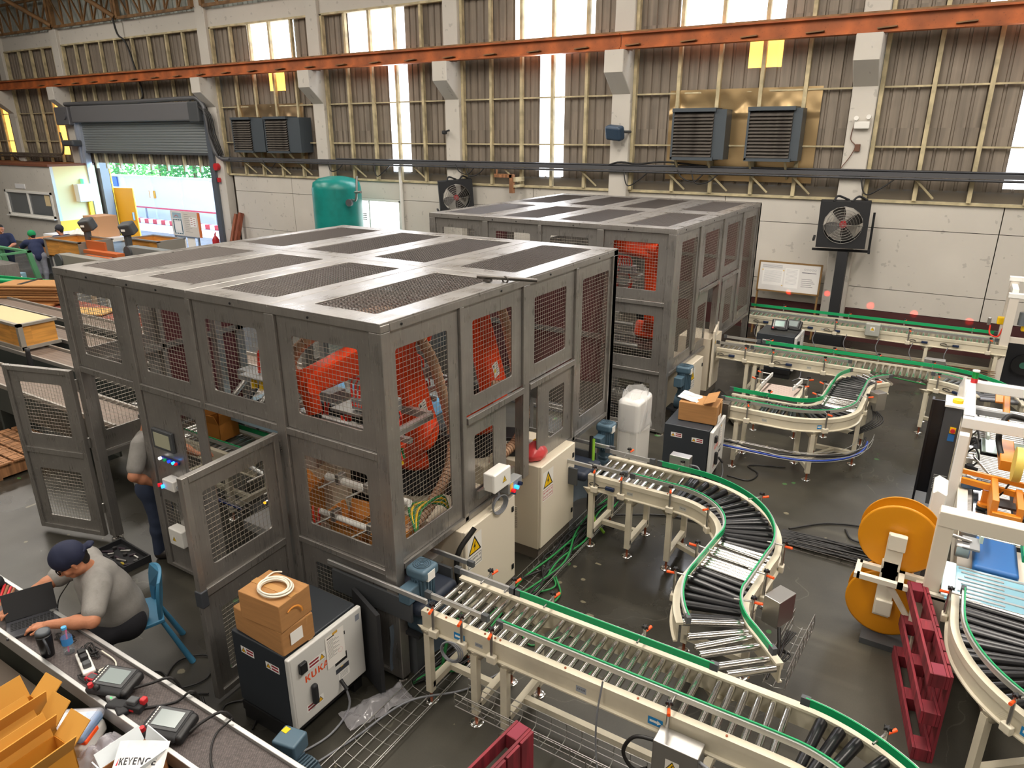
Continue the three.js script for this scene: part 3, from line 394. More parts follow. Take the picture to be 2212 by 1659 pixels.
const XP = [[-6.85, -6.745], [-5.88, -5.79], [-4.95, -4.895], [-4.05, -3.95], [-3.06, -2.955]]; // posts along the front
const XW = [[-6.62, -6.035], [-5.66, -5.088], [-4.766, -4.175], [-3.812, -3.19]]; // windows along the front
const XR = [[-6.71, -6.05], [-5.7, -5.07], [-4.76, -4.13], [-3.74, -3.16]]; // roof openings
function cage(label, zf, zb, H, R, low, opt) {
  const t = thing('machine_guard', label, 'machine guard'); const xl = -6.85, xr = -2.955, y1 = H.rail, d = 0.09;
  const post = (x0, x1, z0, z1, a, b) => obj('post', rb(x1 - x0, b - a, Math.abs(z1 - z0), 0.006, (x0 + x1) / 2, (a + b) / 2, (z0 + z1) / 2), MT.steel, t);
  const rail = (x0, x1, a, b, z0, z1) => obj('rail', rb(x1 - x0, b - a, Math.abs(z1 - z0), 0.006, (x0 + x1) / 2, (a + b) / 2, (z0 + z1) / 2), MT.steel, t);
  // front
  XP.forEach(([a, b], i) => post(a, b, zf, zf - d, i === 0 || i === 4 ? 0.03 : opt.posts?.[i] ?? 0.03, 2.72));
  rail(xl, xr, 2.72, 2.77, zf, zf - d);
  const F = PL.f(zf - 0.03);
  for (let i = 0; i < 4; i++) {
    panel(t, F, XP[i][1] + 0.004, XP[i + 1][0] - 0.004, y1 + 0.06, 2.716, [[XW[i][0], XW[i][1], H.uw[0], H.uw[1]]]);
    rail(XP[i][1], XP[i + 1][0], y1, y1 + 0.057, zf, zf - d);
    if (low[i]) { panel(t, F, XP[i][1] + 0.004, XP[i + 1][0] - 0.004, H.mid + 0.05, y1 - 0.004, [[XW[i][0], XW[i][1], H.mw[0], H.mw[1]]]); rail(XP[i][1], XP[i + 1][0], H.mid, H.mid + 0.046, zf, zf - d); panel(t, F, XP[i][1] + 0.004, XP[i + 1][0] - 0.004, 0.07, H.mid - 0.004, [[XW[i][0], XW[i][1], H.bw[0], H.bw[1]]]); rail(XP[i][1], XP[i + 1][0], 0.03, 0.066, zf, zf - d); }
  }
  // right side: four tall panels, an opening under the middle two
  const Rm = PL.r(xr - 0.03), pz = (z0, z1, a) => post(xr - d, xr, z0, z1, a, 2.72);
  R.posts.forEach(([a, b], i) => pz(a, b, i === 3 ? 0.03 : 0.95)); obj('rail', b2(xr - d, xr, 2.72, 2.77, zb, zf - d), MT.steel, t);
  R.p.forEach((p, i) => panel(t, Rm, p[0] - 0.003, p[1] + 0.003, i === 0 || i === 3 ? H.low + 0.045 : y1 + 0.03, 2.716, [[p[2], p[3], i === 0 || i === 3 ? H.tw : H.uw[0] - 0.02, H.uw[1]]]));
  for (const q of [R.l2, R.l3]) panel(t, Rm, q[0], q[1], H.low + 0.045, y1 - 0.03, [[q[2], q[3], H.lw[0], H.lw[1]]]);
  obj('rail', rb(0.035, 0.055, Math.abs(R.p[1][0] - R.p[1][1]) - 0.01, 0.005, xr - 0.005, y1 - 0.005, (R.p[1][0] + R.p[1][1]) / 2), MT.steel, t); obj('rail', rb(0.035, 0.055, Math.abs(R.p[2][0] - R.p[2][1]) - 0.01, 0.005, xr - 0.005, y1 - 0.005, (R.p[2][0] + R.p[2][1]) / 2), MT.steel, t);
  for (const [a, b] of [[R.p[0][0], R.l2[1]], [R.l3[0], R.p[3][1]]]) obj('rail', b2(xr - d, xr, H.low, H.low + 0.042, b, a), MT.steel, t);
  // left side and back, seen through the windows
  const L = PL.r(xl + 0.03), Bk = PL.f(zb + 0.03);
  R.p.forEach((p, i) => { if (i !== 1) panel(t, L, p[0], p[1], y1 + 0.06, 2.716, [[p[2], p[3], H.uw[0], H.uw[1]]]); if (i !== 2) panel(t, L, p[0], p[1], 0.95, y1 - 0.004, i === 1 ? [] : [[p[2], p[3], 1.15, 1.72]]); });
  obj('rail', [b2(xl, xl + d, 2.72, 2.77, zb, zf - d), b2(xl, xl + d, y1, y1 + 0.057, zb, zf - d), b2(xl, xl + d, 0.9, 0.946, zb, zf - d)], MT.steel, t); R.posts.forEach(([a, b]) => post(xl, xl + d, a, b, 0.03, 2.72));
  obj('maroon_screen', b2(xl + 0.05, xl + 0.056, 1.0, 2.7, R.p[1][1], R.p[1][0]), MT.maroon, t);
  for (let i = 0; i < 4; i++) { panel(t, Bk, XP[i][1], XP[i + 1][0], y1 + 0.06, 2.716, i < 3 ? [[XW[i][0], XW[i][1], H.uw[0], H.uw[1]]] : []); panel(t, Bk, XP[i][1], XP[i + 1][0], 0.95, y1, []); }
  obj('rail', [b2(xl, xr, 2.72, 2.77, zb, zb + d), b2(xl, xr, y1, y1 + 0.057, zb, zb + d)], MT.steel, t); for (const [a, b] of XP) post(a, b, zb, zb + d, 0.03, 2.72);
  obj('maroon_screen', b2(-4.9, xr - d, 1.3, 2.6, zb + 0.06, zb + 0.066), MT.maroon, t);
  // roof of eight panels with mesh
  const T = PL.t(2.775), xe = [xl, -5.835, -4.92, -4.0, xr];
  for (let i = 0; i < 4; i++) for (const [z0, z1, h0, h1] of R.roof) {
    const p = obj('roof_panel', geo(sheet(xe[i] + 0.005, xe[i + 1] - 0.005, z1, z0, [[XR[i][0], XR[i][1], h1, h0]], 0.02)).applyMatrix4(T), MT.steel, t);
    stuff(obj('roof_mesh', wireMesh(XR[i][0], XR[i][1], h1, h0, 0.03, 0.006).applyMatrix4(T), MT.roofwire, p));
  }
  obj('rail', [b2(xl + 0.1, xr - 0.1, 2.7, 2.76, R.roof[0][1] - 0.05, R.roof[0][1] + 0.05)], MT.steelD, t);
  // small feet
  for (const [x, z] of [[xl + 0.05, zf - 0.05], [xr - 0.05, zf - 0.05], [xl + 0.05, zb + 0.05], [xr - 0.05, zb + 0.05]]) obj('foot', [new THREE.CylinderGeometry(0.05, 0.055, 0.012, 16).translate(x, 0.006, z), rod([x, 0, z], [x, 0.04, z], 0.012)], MT.chrome, t);
  // bolts along the top
  for (const x of [-6.3, -5.7, -5.3, -4.4, -3.6]) obj('bolt', rod([x, 2.745, zf - 0.01], [x, 2.745, zf + 0.006], 0.009, 8), MT.black, t);
  for (const z of R.bolts) obj('bolt', rod([xr - 0.01, 2.745, z], [xr + 0.006, 2.745, z], 0.009, 8), MT.black, t);
  return t;
}
const H1 = { rail: 1.812, uw: [2.0, 2.58], mid: 0.907, mw: [1.1, 1.67], bw: [0.18, 0.76], low: 0.95, tw: 1.155, lw: [1.16, 1.64] };
const cage1 = cage('nearest stainless steel machine guard with mesh windows, its front doors standing open', -3.2, -6.85, H1, {
  posts: [[-4.1, -4.047], [-5.05, -4.95], [-5.967, -5.915], [-6.85, -6.75]], p: [[-3.295, -4.047, -3.353, -3.915], [-4.1, -4.95, -4.233, -4.795], [-5.05, -5.915, -5.17, -5.755], [-5.967, -6.75, -6.1, -6.69]],
  l2: [-4.1, -4.7, -4.23, -4.505], l3: [-5.24, -5.915, -5.455, -5.755], roof: [[-3.2, -4.945, -3.39, -4.78], [-4.955, -6.85, -5.13, -6.66]], bolts: [-3.4, -4.6, -5.4, -6.4],
}, [0, 0, 0, 1], { posts: { 2: 1.81 } });
const H2 = { rail: 1.782, uw: [1.98, 2.59], mid: 0.85, mw: [1.06, 1.645], bw: [0.11, 0.71], low: 0.83, tw: 1.02, lw: [1.0, 1.56] };
const cage2 = cage('rear stainless steel machine guard with mesh windows, standing before the wall', -8.65, -12.97, H2, {
  posts: [[-9.77, -9.66], [-10.9, -10.77], [-11.91, -11.86], [-12.97, -12.87]], p: [[-8.745, -9.66, -8.965, -9.6], [-9.77, -10.77, -9.957, -10.63], [-10.9, -11.86, -11.045, -11.74], [-11.91, -12.87, -12.1, -12.77]],
  l2: [-9.77, -10.3, -9.86, -10.24], l3: [-11.06, -11.86, -11.25, -11.66], roof: [[-8.65, -10.78, -8.87, -10.58], [-10.79, -12.97, -10.99, -12.76]], bolts: [-9, -10.2, -11.4, -12.4],
}, [1, 1, 1, 1], {});
// operator panel bay of the near cage
{
  const t = cage1, F = PL.f(-3.225);
  panel(t, F, -5.785, -5.335, 0.07, 1.808, [[-5.76, -5.56, 0.28, 0.75]]); panel(t, F, -5.33, -4.955, 0.95, 1.808, [[-5.29, -5.085, 1.16, 1.68]]); panel(t, F, -5.33, -4.955, 0.07, 0.945, []);
  obj('rail', rb(0.84, 0.04, 0.09, 0.005, -5.37, 0.05, -3.245), MT.steel, t);
  const fr = obj('operator_screen', rb(0.29, 0.19, 0.03, 0.008, -5.57, 1.385, -3.2), MT.greyD, t); obj('screen', bx(0.22, 0.13, 0.004, -5.57, 1.385, -3.183), new THREE.MeshStandardMaterial({ color: 0x8d8a74, emissive: 0x8d8a74, emissiveIntensity: 0.15, roughness: 0.3 }), fr);
  const bl = obj('button_strip', rb(0.26, 0.03, 0.02, 0.008, -5.53, 1.2, -3.205), M(0x2438a8, 0.4), t);
  for (const [x, c, e] of [[-5.65, 0xffffff, 2], [-5.58, 0x18a060, 0.2], [-5.52, 0x2a4cff, 0.5], [-5.46, 0x2aa0ff, 2], [-5.42, 0xd81a28, 0.2]]) obj('button_light', rod([x, 1.2, -3.2], [x, 1.2, -3.175], 0.013, 10), new THREE.MeshStandardMaterial({ color: c, emissive: c, emissiveIntensity: e }), bl);
  for (let i = 0; i < 6; i++) obj('latch', b2(-4.045 + 0.0, -4.02, 1.74 - i * 0.02, 1.75 - i * 0.02, -3.2, -3.19), MT.zinc, t);
}
function leaf(parent, hx, hz, ex, ez, y0, y1, mid, w1, w2, clampY) { // door leaf from its hinge to its free edge
  const dx = ex - hx, dz = ez - hz, w = Math.hypot(dx, dz), m = new THREE.Matrix4().makeBasis(V(dx / w, 0, dz / w), V(0, 1, 0), V(-dz / w, 0, dx / w)).setPosition(hx, 0, hz), f = 0.05, g = (a) => geo(a).applyMatrix4(m);
  const d = obj('door', g([rb(f, y1 - y0, 0.05, 0.005, f / 2, (y0 + y1) / 2, 0), rb(f, y1 - y0, 0.05, 0.005, w - f / 2, (y0 + y1) / 2, 0), rb(w - 2 * f, f, 0.05, 0.005, w / 2, y1 - f / 2, 0), rb(w - 2 * f, f, 0.05, 0.005, w / 2, y0 + f / 2, 0), rb(w - 2 * f, 0.06, 0.05, 0.005, w / 2, mid, 0)]), MT.steel, parent);
  obj('door_panel', g(sheet(f, w - f, mid + 0.03, y1 - f, [[0.15, w - 0.15, w1[0], w1[1]]])), MT.steel, d); obj('door_panel', g(sheet(f, w - f, y0 + f, mid - 0.03, [[0.15, w - 0.15, w2[0], w2[1]]])), MT.steel, d);
  stuff(obj('wire_mesh', g(wireMesh(0.15, w - 0.15, w1[0], w1[1])), MT.wire, d)); stuff(obj('wire_mesh', g(wireMesh(0.15, w - 0.15, w2[0], w2[1])), MT.wire, d));
  for (const y of [y1 - 0.15, y1 - 0.75, y0 + 0.3]) obj('hinge', g([new THREE.CylinderGeometry(0.014, 0.014, 0.1, 8).translate(-0.005, y, 0.03), bx(0.04, 0.08, 0.01, 0.03, y, 0.028)]), MT.zinc, d);
  if (clampY) obj('buffer', g(rb(0.06, 0.13, 0.07, 0.01, w - 0.02, clampY, 0)), M(0x3c4046, 0.5), d);
  return d;
}
leaf(cage1, -6.83, -3.16, -7.6, -2.93, 0.05, 1.82, 0.94, [1.12, 1.66], [0.2, 0.74]);
leaf(cage1, -4.03, -3.17, -3.965, -2.33, 0.05, 1.82, 0.93, [1.1, 1.66], [0.2, 0.74], 0.9);
seat(cage1); seat(cage2);
item('pipe_offcut', 'loose metal pipe with a clamp lying across the roof edge of the near cage', 'pipe', [rod([-3.2, 2.83, -4.62], [-2.78, 2.8, -4.86], 0.015, 10), rb(0.06, 0.02, 0.05, 0.005, -3.12, 2.8, -4.66), new THREE.TorusGeometry(0.025, 0.008, 6, 12).translate(-3.0, 2.805, -4.73)], MT.steelD);
// warning boxes on the outside of the near cage
function warn(kind) { return print(128, kind ? 200 : 128, (k, w, h) => { k.fillStyle = '#efece4'; k.fillRect(0, 0, w, h); k.fillStyle = '#1a1a1a'; k.beginPath(); k.moveTo(64, 8); k.lineTo(122, 112); k.lineTo(6, 112); k.closePath(); k.fill(); k.fillStyle = '#f4c400'; k.beginPath(); k.moveTo(64, 24); k.lineTo(110, 105); k.lineTo(18, 105); k.closePath(); k.fill(); k.fillStyle = '#1a1a1a'; k.beginPath(); k.moveTo(68, 45); k.lineTo(52, 78); k.lineTo(64, 76); k.lineTo(58, 100); k.lineTo(77, 68); k.lineTo(65, 70); k.lineTo(74, 46); k.fill(); if (kind) { k.strokeStyle = kind === 2 ? '#b01818' : '#1a1a1a'; k.lineWidth = 3; k.strokeRect(6, 128, 116, 62); k.fillStyle = k.strokeStyle; k.font = 'bold 17px sans-serif'; k.textAlign = 'center'; k.fillText('BE CAREFUL OF', 64, 152, 106); k.fillText('ELECTRIC SHOCK', 64, 178, 106); } }); }
const WARN0 = mapped(warn(0), 0.5), WARN1 = mapped(warn(1), 0.5), WARN2 = mapped(warn(2), 0.5);
const decal = (w, h, mat4) => new THREE.PlaneGeometry(w, h).applyMatrix4(mat4);
const face = (x, y, z, ry, rx = 0) => new THREE.Matrix4().makeRotationFromEuler(new THREE.Euler(rx, ry, 0, 'YXZ')).setPosition(x, y, z);
{
  const t = thing('junction_box', 'pale junction box with warning triangle on the right side of the near cage', 'box'); obj('box', rb(0.1, 0.16, 0.24, 0.012, -2.89, 1.22, -4.4), MT.white, t); obj('lid', rb(0.03, 0.165, 0.245, 0.01, -2.835, 1.22, -4.4), MT.white2, t); obj('sticker', decal(0.07, 0.07, face(-2.8185, 1.22, -4.42, Math.PI / 2)), WARN0, t, true); seat(t);
  const u = thing('button_box', 'grey control box with red and blue push buttons on the near cage right side', 'control box'); obj('box', rb(0.09, 0.1, 0.22, 0.01, -2.88, 1.07, -4.62), MT.grey, u); obj('bracket', b2(-2.95, -2.925, 1.1, 1.17, -4.75, -4.2), MT.zinc, u); obj('plate', b2(-2.836, -2.832, 1.04, 1.11, -4.58, -4.53), MT.yellow, u);
  for (const [z, y, c, e] of [[-4.555, 1.05, 0xd81a28, 0.3], [-4.61, 1.06, 0x2a8cff, 1.5], [-4.67, 1.07, 0x18203a, 0]]) obj('push_button', rod([-2.835, y, z], [-2.8, y, z], 0.017, 12), new THREE.MeshStandardMaterial({ color: c, emissive: c, emissiveIntensity: e }), u); seat(u);
  const coil = []; for (let i = 0; i < 4; i++) coil.push(rotG(new THREE.TorusGeometry(0.07 + 0.006 * i, 0.006, 5, 24), 0.2 + 0.1 * i, Math.PI / 2 - 0.2, 0).translate(-2.87 + 0.008 * i, 0.98, -4.4)); coil.push(tube([[-2.87, 1.14, -4.4], [-2.86, 1.08, -4.39], [-2.87, 1.02, -4.4]], 0.012)); item('cable_coil', 'grey cable coil hanging under the pale junction box', 'cable', coil, MT.cableGr);
  const v = thing('junction_box', 'white junction box with warning triangle low beside the open front door', 'box'); obj('box', rb(0.2, 0.17, 0.1, 0.012, -5.52, 0.46, -3.17), MT.white, v); obj('sticker', decal(0.06, 0.06, face(-5.54, 0.45, -3.119, 0)), WARN0, v, true); seat(v);
  const w = thing('button_box', 'pale push button box with red and blue lights under the operator screen', 'control box'); obj('box', rb(0.16, 0.1, 0.1, 0.01, -5.49, 1.0, -3.17), MT.white, w); for (const [x, c, e] of [[-5.6, 0xd81a28, 0.3], [-5.55, 0x2a8cff, 1.6]]) obj('push_button', rod([x, 0.98, -3.13], [x - 0.01, 0.98, -3.1], 0.017, 12), new THREE.MeshStandardMaterial({ color: c, emissive: c, emissiveIntensity: e }), w); obj('cable', tube([[-5.42, 1.0, -3.16], [-5.36, 0.95, -3.15], [-5.33, 0.75, -3.16], [-5.36, 0.55, -3.16]], 0.012), MT.cableGr, w); seat(w);
}
// ---------------------------------------------------------------- roller conveyors
const arc = (cx, cz, r, a0, a1, n = 14) => Array.from({ length: n + 1 }, (_, i) => { const a = (a0 + (a1 - a0) * i / n) * Math.PI / 180; return [cx + r * Math.cos(a), cz + r * Math.sin(a)]; });
const line = (a, b, n = 8) => Array.from({ length: n + 1 }, (_, i) => [a[0] + (b[0] - a[0]) * i / n, a[1] + (b[1] - a[1]) * i / n]);
function path(pts, step = 0.04) { // samples with position, direction and sideways (to the right of travel)
  const c = new THREE.CatmullRomCurve3(pts.map((p) => V(p[0], 0, p[1])), false, 'centripetal'), L = c.getLength(), n = Math.max(2, Math.round(L / step)), S = [];
  for (let i = 0; i <= n; i++) { const t = c.getTangentAt(i / n); S.push({ p: c.getPointAt(i / n), t, n: V(-t.z, 0, t.x), s: L * i / n }); } S.L = L; return S;
}
const at = (S, s) => S[Math.max(0, Math.min(S.length - 1, Math.round(s / S.L * (S.length - 1))))];
const part = (S, a, b, y) => S.filter((q) => q.s >= a - 1e-6 && q.s <= b + 1e-6).map((q) => ({ p: V(q.p.x, y, q.p.z), n: q.n }));
const off = (S, o) => S.map((q) => ({ p: q.p.clone().addScaledVector(q.n, o), n: q.n }));
const RAILP = (s) => [[0, 0], [0.05 * s, 0], [0.05 * s, -0.045], [0.042 * s, -0.052], [0.042 * s, -0.14], [0.06 * s, -0.145], [0.06 * s, -0.155], [0.03 * s, -0.155], [0.03 * s, -0.018], [0, -0.018]].reverse().map((p) => p);
const knobG = (() => { const s = new THREE.Shape(); for (let i = 0; i <= 20; i++) { const a = i / 20 * 6.2832, r = 0.017 + 0.006 * Math.cos(5 * a); i ? s.lineTo(r * Math.cos(a), r * Math.sin(a)) : s.moveTo(r * Math.cos(a), r * Math.sin(a)); } return geo(rotG(ext(s, 0.016, 0.003), -Math.PI / 2, 0, 0)); })();
function conveyor(o) {
  const S = path(o.pts), t = thing(o.name || 'roller_conveyor', o.label, 'conveyor', o.group), y = o.y ?? 0.78, hw = o.w / 2 - 0.05;
  const side = (s, a = 0, b = S.L) => { const q = off(part(S, a, b, y), s * hw); if (q.length > 1) obj('side_rail', sweep(q, s > 0 ? RAILP(1) : RAILP(-1).reverse()), MT.cream, t); };
  for (const s of [1, -1]) { const r = o.rails?.[s] ?? [[0, S.L]]; r.forEach((v) => side(s, ...v)); }
  // rollers
  const made = {};
  for (const [a, b, pitch, m, r, r2] of o.rollers) for (let s = a; s <= b; s += pitch) {
    const q = at(S, s); let l = hw - 0.004, lo = -l, hi = l; if (o.clip) [lo, hi] = o.clip(q, lo, hi); if (hi - lo < 0.1) continue;
    const key = [hi - lo, r, r2].map((v) => (v ?? 0).toFixed(3)).join(); made[key] ??= geo([new THREE.CylinderGeometry(r2 ?? r, r, hi - lo, 14, 1), new THREE.CylinderGeometry(0.008, 0.008, hi - lo + 0.008, 6)]); made[key].userData.ready = true;
    const k = obj('roller', made[key], m, t), c = q.p.clone().addScaledVector(q.n, (lo + hi) / 2); k.position.set(c.x, y - 0.035, c.z); k.quaternion.setFromUnitVectors(UP, q.n);
  }
  // legs
  for (const [s, skip, f] of o.legs || []) {
    const q = at(S, s), L = q.p.clone().addScaledVector(q.n, -hw - 0.03), R = q.p.clone().addScaledVector(q.n, hw + 0.03), b = 0.09, dir = Math.atan2(-q.t.z, q.t.x), g = [];
    const plate = (p) => rotG(new THREE.CylinderGeometry(0.1, 0.04, 0.07, 4, 1).scale(1, 1, 0.35), 0, Math.PI / 4 * 0, 0).applyMatrix4(new THREE.Matrix4().makeRotationY(dir)).translate(p.x, y - 0.19, p.z);
    for (const p of [L, R]) { g.push(bx(0.05, y - 0.19 - b, 0.05, 0, 0, 0, dir).translate(p.x, (y - 0.19 + b) / 2, p.z), plate(p)); }
    g.push(bar([L.x, b + 0.06, L.z], [R.x, b + 0.06, R.z], 0.05));
    const fr = obj('leg_frame', g, MT.cream, t);
    for (const p of [L, R]) { obj('foot', lathe([[0, 0], [0.05, 0], [0.052, 0.005], [0.035, 0.012], [0.012, 0.014], [0, 0.014]], 18, p.x, 0, p.z), MT.chrome, fr); obj('foot_screw', rod([p.x, 0.01, p.z], [p.x, b + 0.01, p.z], 0.012), MT.copper, fr); }
  }
  for (const [a, b, yy] of o.ties || []) { const p = at(S, a).p, q = at(S, b).p; obj('tie_bar', bar([p.x, yy ?? 0.15, p.z], [q.x, yy ?? 0.15, q.z], 0.045), MT.cream, t); }
  // guides: green strips in a metal rail, held by posts with a star knob and an orange lever
  for (const [s, a, b, in_, gm] of o.guides || []) {
    const q = off(part(S, a, b, y + 0.075), s * (hw - in_)), inw = -s;
    const prof = (x0, x1, y0, y1) => { const p = [[inw * x0, y0], [inw * x1, y0], [inw * x1, y1], [inw * x0, y1]]; return inw > 0 ? p.reverse() : p; };
    obj('guide_rail', sweep(q, prof(0, 0.012, -0.018, 0.018)), MT.alu, t); obj('guide_strip', sweep(q, gm ? prof(0.0125, 0.02, -0.02, 0.02) : prof(0.0125, 0.022, -0.024, 0.026)), gm || MT.green, t);
    for (const e of [q[0], q[q.length - 1]]) obj('guide_end', bx(0.05, 0.05, 0.032, 0, 0, 0, Math.atan2(-e.n.x, -e.n.z)).translate(e.p.x + inw * e.n.x * 0.01, e.p.y, e.p.z + inw * e.n.z * 0.01), MT.greyD, t);
  }
  for (const [s, u, up] of o.posts || []) {
    const q = at(S, u), B = q.p.clone().addScaledVector(q.n, s * (hw + 0.07)), I = q.p.clone().addScaledVector(q.n, s * (hw - 0.06)), h = y + (up ?? 0.1);
    const c = obj('guide_clamp', [rb(0.07, 0.06, 0.04, 0.008, 0, 0, 0, Math.atan2(-q.t.z, q.t.x)).translate(B.x, y - 0.13, B.z)], MT.cream2, t);
    obj('guide_post', [rod([B.x, y - 0.17, B.z], [B.x, h, B.z], 0.011), rod([B.x, h - 0.025, B.z], [I.x, h - 0.025, I.z], 0.007)], MT.zinc, c);
    obj('knob', knobG.clone().translate(B.x, h, B.z), MT.black, c); const e = q.p.clone().addScaledVector(q.n, s * (hw + 0.13)); obj('lever', rod([B.x, h - 0.03, B.z], [e.x + q.t.x * 0.02, h - 0.02, e.z + q.t.z * 0.02], 0.009, 8, 0.011), MT.orangeK, c);
  }
  for (const f of o.extra || []) f(t, S, y, hw);
  return seat(t);
}
const box3 = (S, s, o, w, h, d, y) => { const q = at(S, s), c = q.p.clone().addScaledVector(q.n, o); return rotG(rb(w, h, d, 0.006), 0, Math.atan2(-q.t.z, q.t.x), 0).translate(c.x, y, c.z); };
const plateOn = (s, label, txt, col, fg, w = 0.09, h = 0.055) => (t, S, y, hw) => { const q = at(S, s), c = q.p.clone().addScaledVector(q.n, hw + 0.0435); const m = new THREE.Matrix4().makeBasis(q.t, UP, q.n).setPosition(c.x, y - 0.095, c.z); const p = obj('label_plate', decal(w, h, m), mapped(print(128, 80, (k, W, H) => { k.fillStyle = col; k.fillRect(0, 0, W, H); k.fillStyle = fg; if (txt === '>') { k.beginPath(); k.moveTo(15, 28); k.lineTo(80, 28); k.lineTo(80, 14); k.lineTo(116, 40); k.lineTo(80, 66); k.lineTo(80, 52); k.lineTo(15, 52); k.fill(); } else { k.font = 'bold 30px sans-serif'; k.textAlign = 'center'; k.fillText(txt, 64, 48, 116); } }), 0.5), t, true); p.userData.label = label; };
const sensor = (s) => (t, S, y, hw) => { obj('sensor', box3(S, s, hw + 0.06, 0.09, 0.035, 0.03, y - 0.09), M(0x1d2c4a, 0.4), t); const q = at(S, s - 0.12), c = q.p.clone().addScaledVector(q.n, hw + 0.055); obj('sensor_cable', tube([[c.x, y - 0.09, c.z], [c.x - q.t.x * 0.05, y - 0.07, c.z - q.t.z * 0.05], [c.x - q.t.x * 0.1, y - 0.09, c.z - q.t.z * 0.1], [c.x - q.t.x * 0.04, y - 0.11, c.z - q.t.z * 0.04], [c.x + q.t.x * 0.1, y - 0.09, c.z + q.t.z * 0.1]], 0.005, 5), MT.cable, t); };
const bolts = (list) => (t, S, y, hw) => { for (const s of list) { const q = at(S, s), c = q.p.clone().addScaledVector(q.n, hw + 0.025); obj('bolt', new THREE.CylinderGeometry(0.007, 0.007, 0.01, 6).translate(c.x, y + 0.003, c.z), MT.copper, t); } };
const SHADES = MT.chrome, BLK = MT.blackroll;
// A: the long line at the bottom: straight from the near cage, then bending away to the right
const pA = [...line([-2.71, -3.41], [-0.35, -3.41], 12), ...arc(-0.3, -2.6, 0.81, -90, -52, 6).slice(1), [0.5, -2.88], [0.75, -2.65]];
conveyor({ label: 'cream roller conveyor with green guides running along the bottom from the near cage', pts: pA, w: 0.5,
  rollers: [[0.03, 2.42, 0.083, MT.chrome, 0.022], [2.5, 3.6, 0.093, BLK, 0.034, 0.028]],
  legs: [[0.04], [0.45], [0.66], [1.95], [2.6]], ties: [[0.04, 0.45], [0.66, 1.95]],
  guides: [[-1, 0.5, 1.93, 0.0], [-1, 2.4, 3.6, 0.0], [1, 0.58, 3.6, 0.03], [-1, 0.0, 0.5, 0.0, MT.alu], [1, -0.1, 0.5, 0.03, MT.alu]],
  posts: [[1, 0.13], [1, 0.34], [1, 0.6], [1, 1.78], [-1, 0.22], [-1, 0.45], [-1, 0.75], [-1, 1.45], [-1, 2.75]],
  extra: [plateOn(0.3, 'blue arrow label', '>', '#1c86c8', '#f2f2ec'), plateOn(0.47, 'grey label', 'CV-C26', '#9aa0a8', '#1a1a22', 0.06, 0.03), plateOn(1.25, 'grey label', 'CV-C26', '#9aa0a8', '#1a1a22', 0.07, 0.045), plateOn(1.72, 'blue arrow label', '>', '#1c86c8', '#f2f2ec'), bolts([0.05, 0.2, 0.5, 0.56, 0.58, 0.62, 1.1, 1.6, 2.1]),
    (t, S, y, hw) => { const b = obj('control_box', rb(0.26, 0.22, 0.13, 0.006, -0.82, 0.6, -3.08), MT.zinc, t); b.userData.label = 'stainless control box with a warning triangle'; obj('sticker', decal(0.08, 0.08, face(-0.83, 0.58, -3.0145, 0)), WARN0, b, true); obj('cable', tube([[-0.94, 0.68, -3.05], [-1.06, 0.66, -3.03], [-1.12, 0.52, -3.02], [-1.05, 0.42, -3.03], [-0.98, 0.46, -3.04]], 0.012), MT.cable, b); obj('cable', tube([[-0.69, 0.66, -3.05], [-0.62, 0.66, -3.02], [-0.58, 0.5, -3.02], [-0.6, 0.3, -3.02]], 0.01), MT.cableGr, b); },
    (t) => { const g = []; const y0 = 0.22, y1 = 0.33; for (const z of [-3.2, -3.12, -3.04]) g.push(rod([-2.35, y0, z], [0.2, y0, z], 0.004, 5)); for (const z of [-3.2, -3.04]) g.push(rod([-2.35, y1, z], [0.2, y1, z], 0.004, 5), rod([-2.35, (y0 + y1) / 2, z], [0.2, (y0 + y1) / 2, z], 0.003, 5)); for (let x = -2.35; x < 0.2; x += 0.11) g.push(tube([[x, y1, -3.2], [x, y0, -3.2], [x, y0, -3.04], [x, y1, -3.04]], 0.003, 4, 6)); stuff(obj('cable_basket', g, MT.zinc, t)); },
    (t) => { obj('hanging_cable', tube([[-1.32, 0.84, -3.14], [-1.33, 0.6, -3.1], [-1.31, 0.3, -3.08], [-1.22, 0.12, -3.0], [-1.05, 0.01, -2.9]], 0.006, 5), MT.cableGr, t); obj('cable_loop', [0, 1, 2].map((i) => rotG(new THREE.TorusGeometry(0.07 + 0.006 * i, 0.006, 5, 20), 0, 0.1 * i, 0).translate(-2.42 + 0.006 * i, 0.6, -3.1)), MT.cableGr, t); }],
});
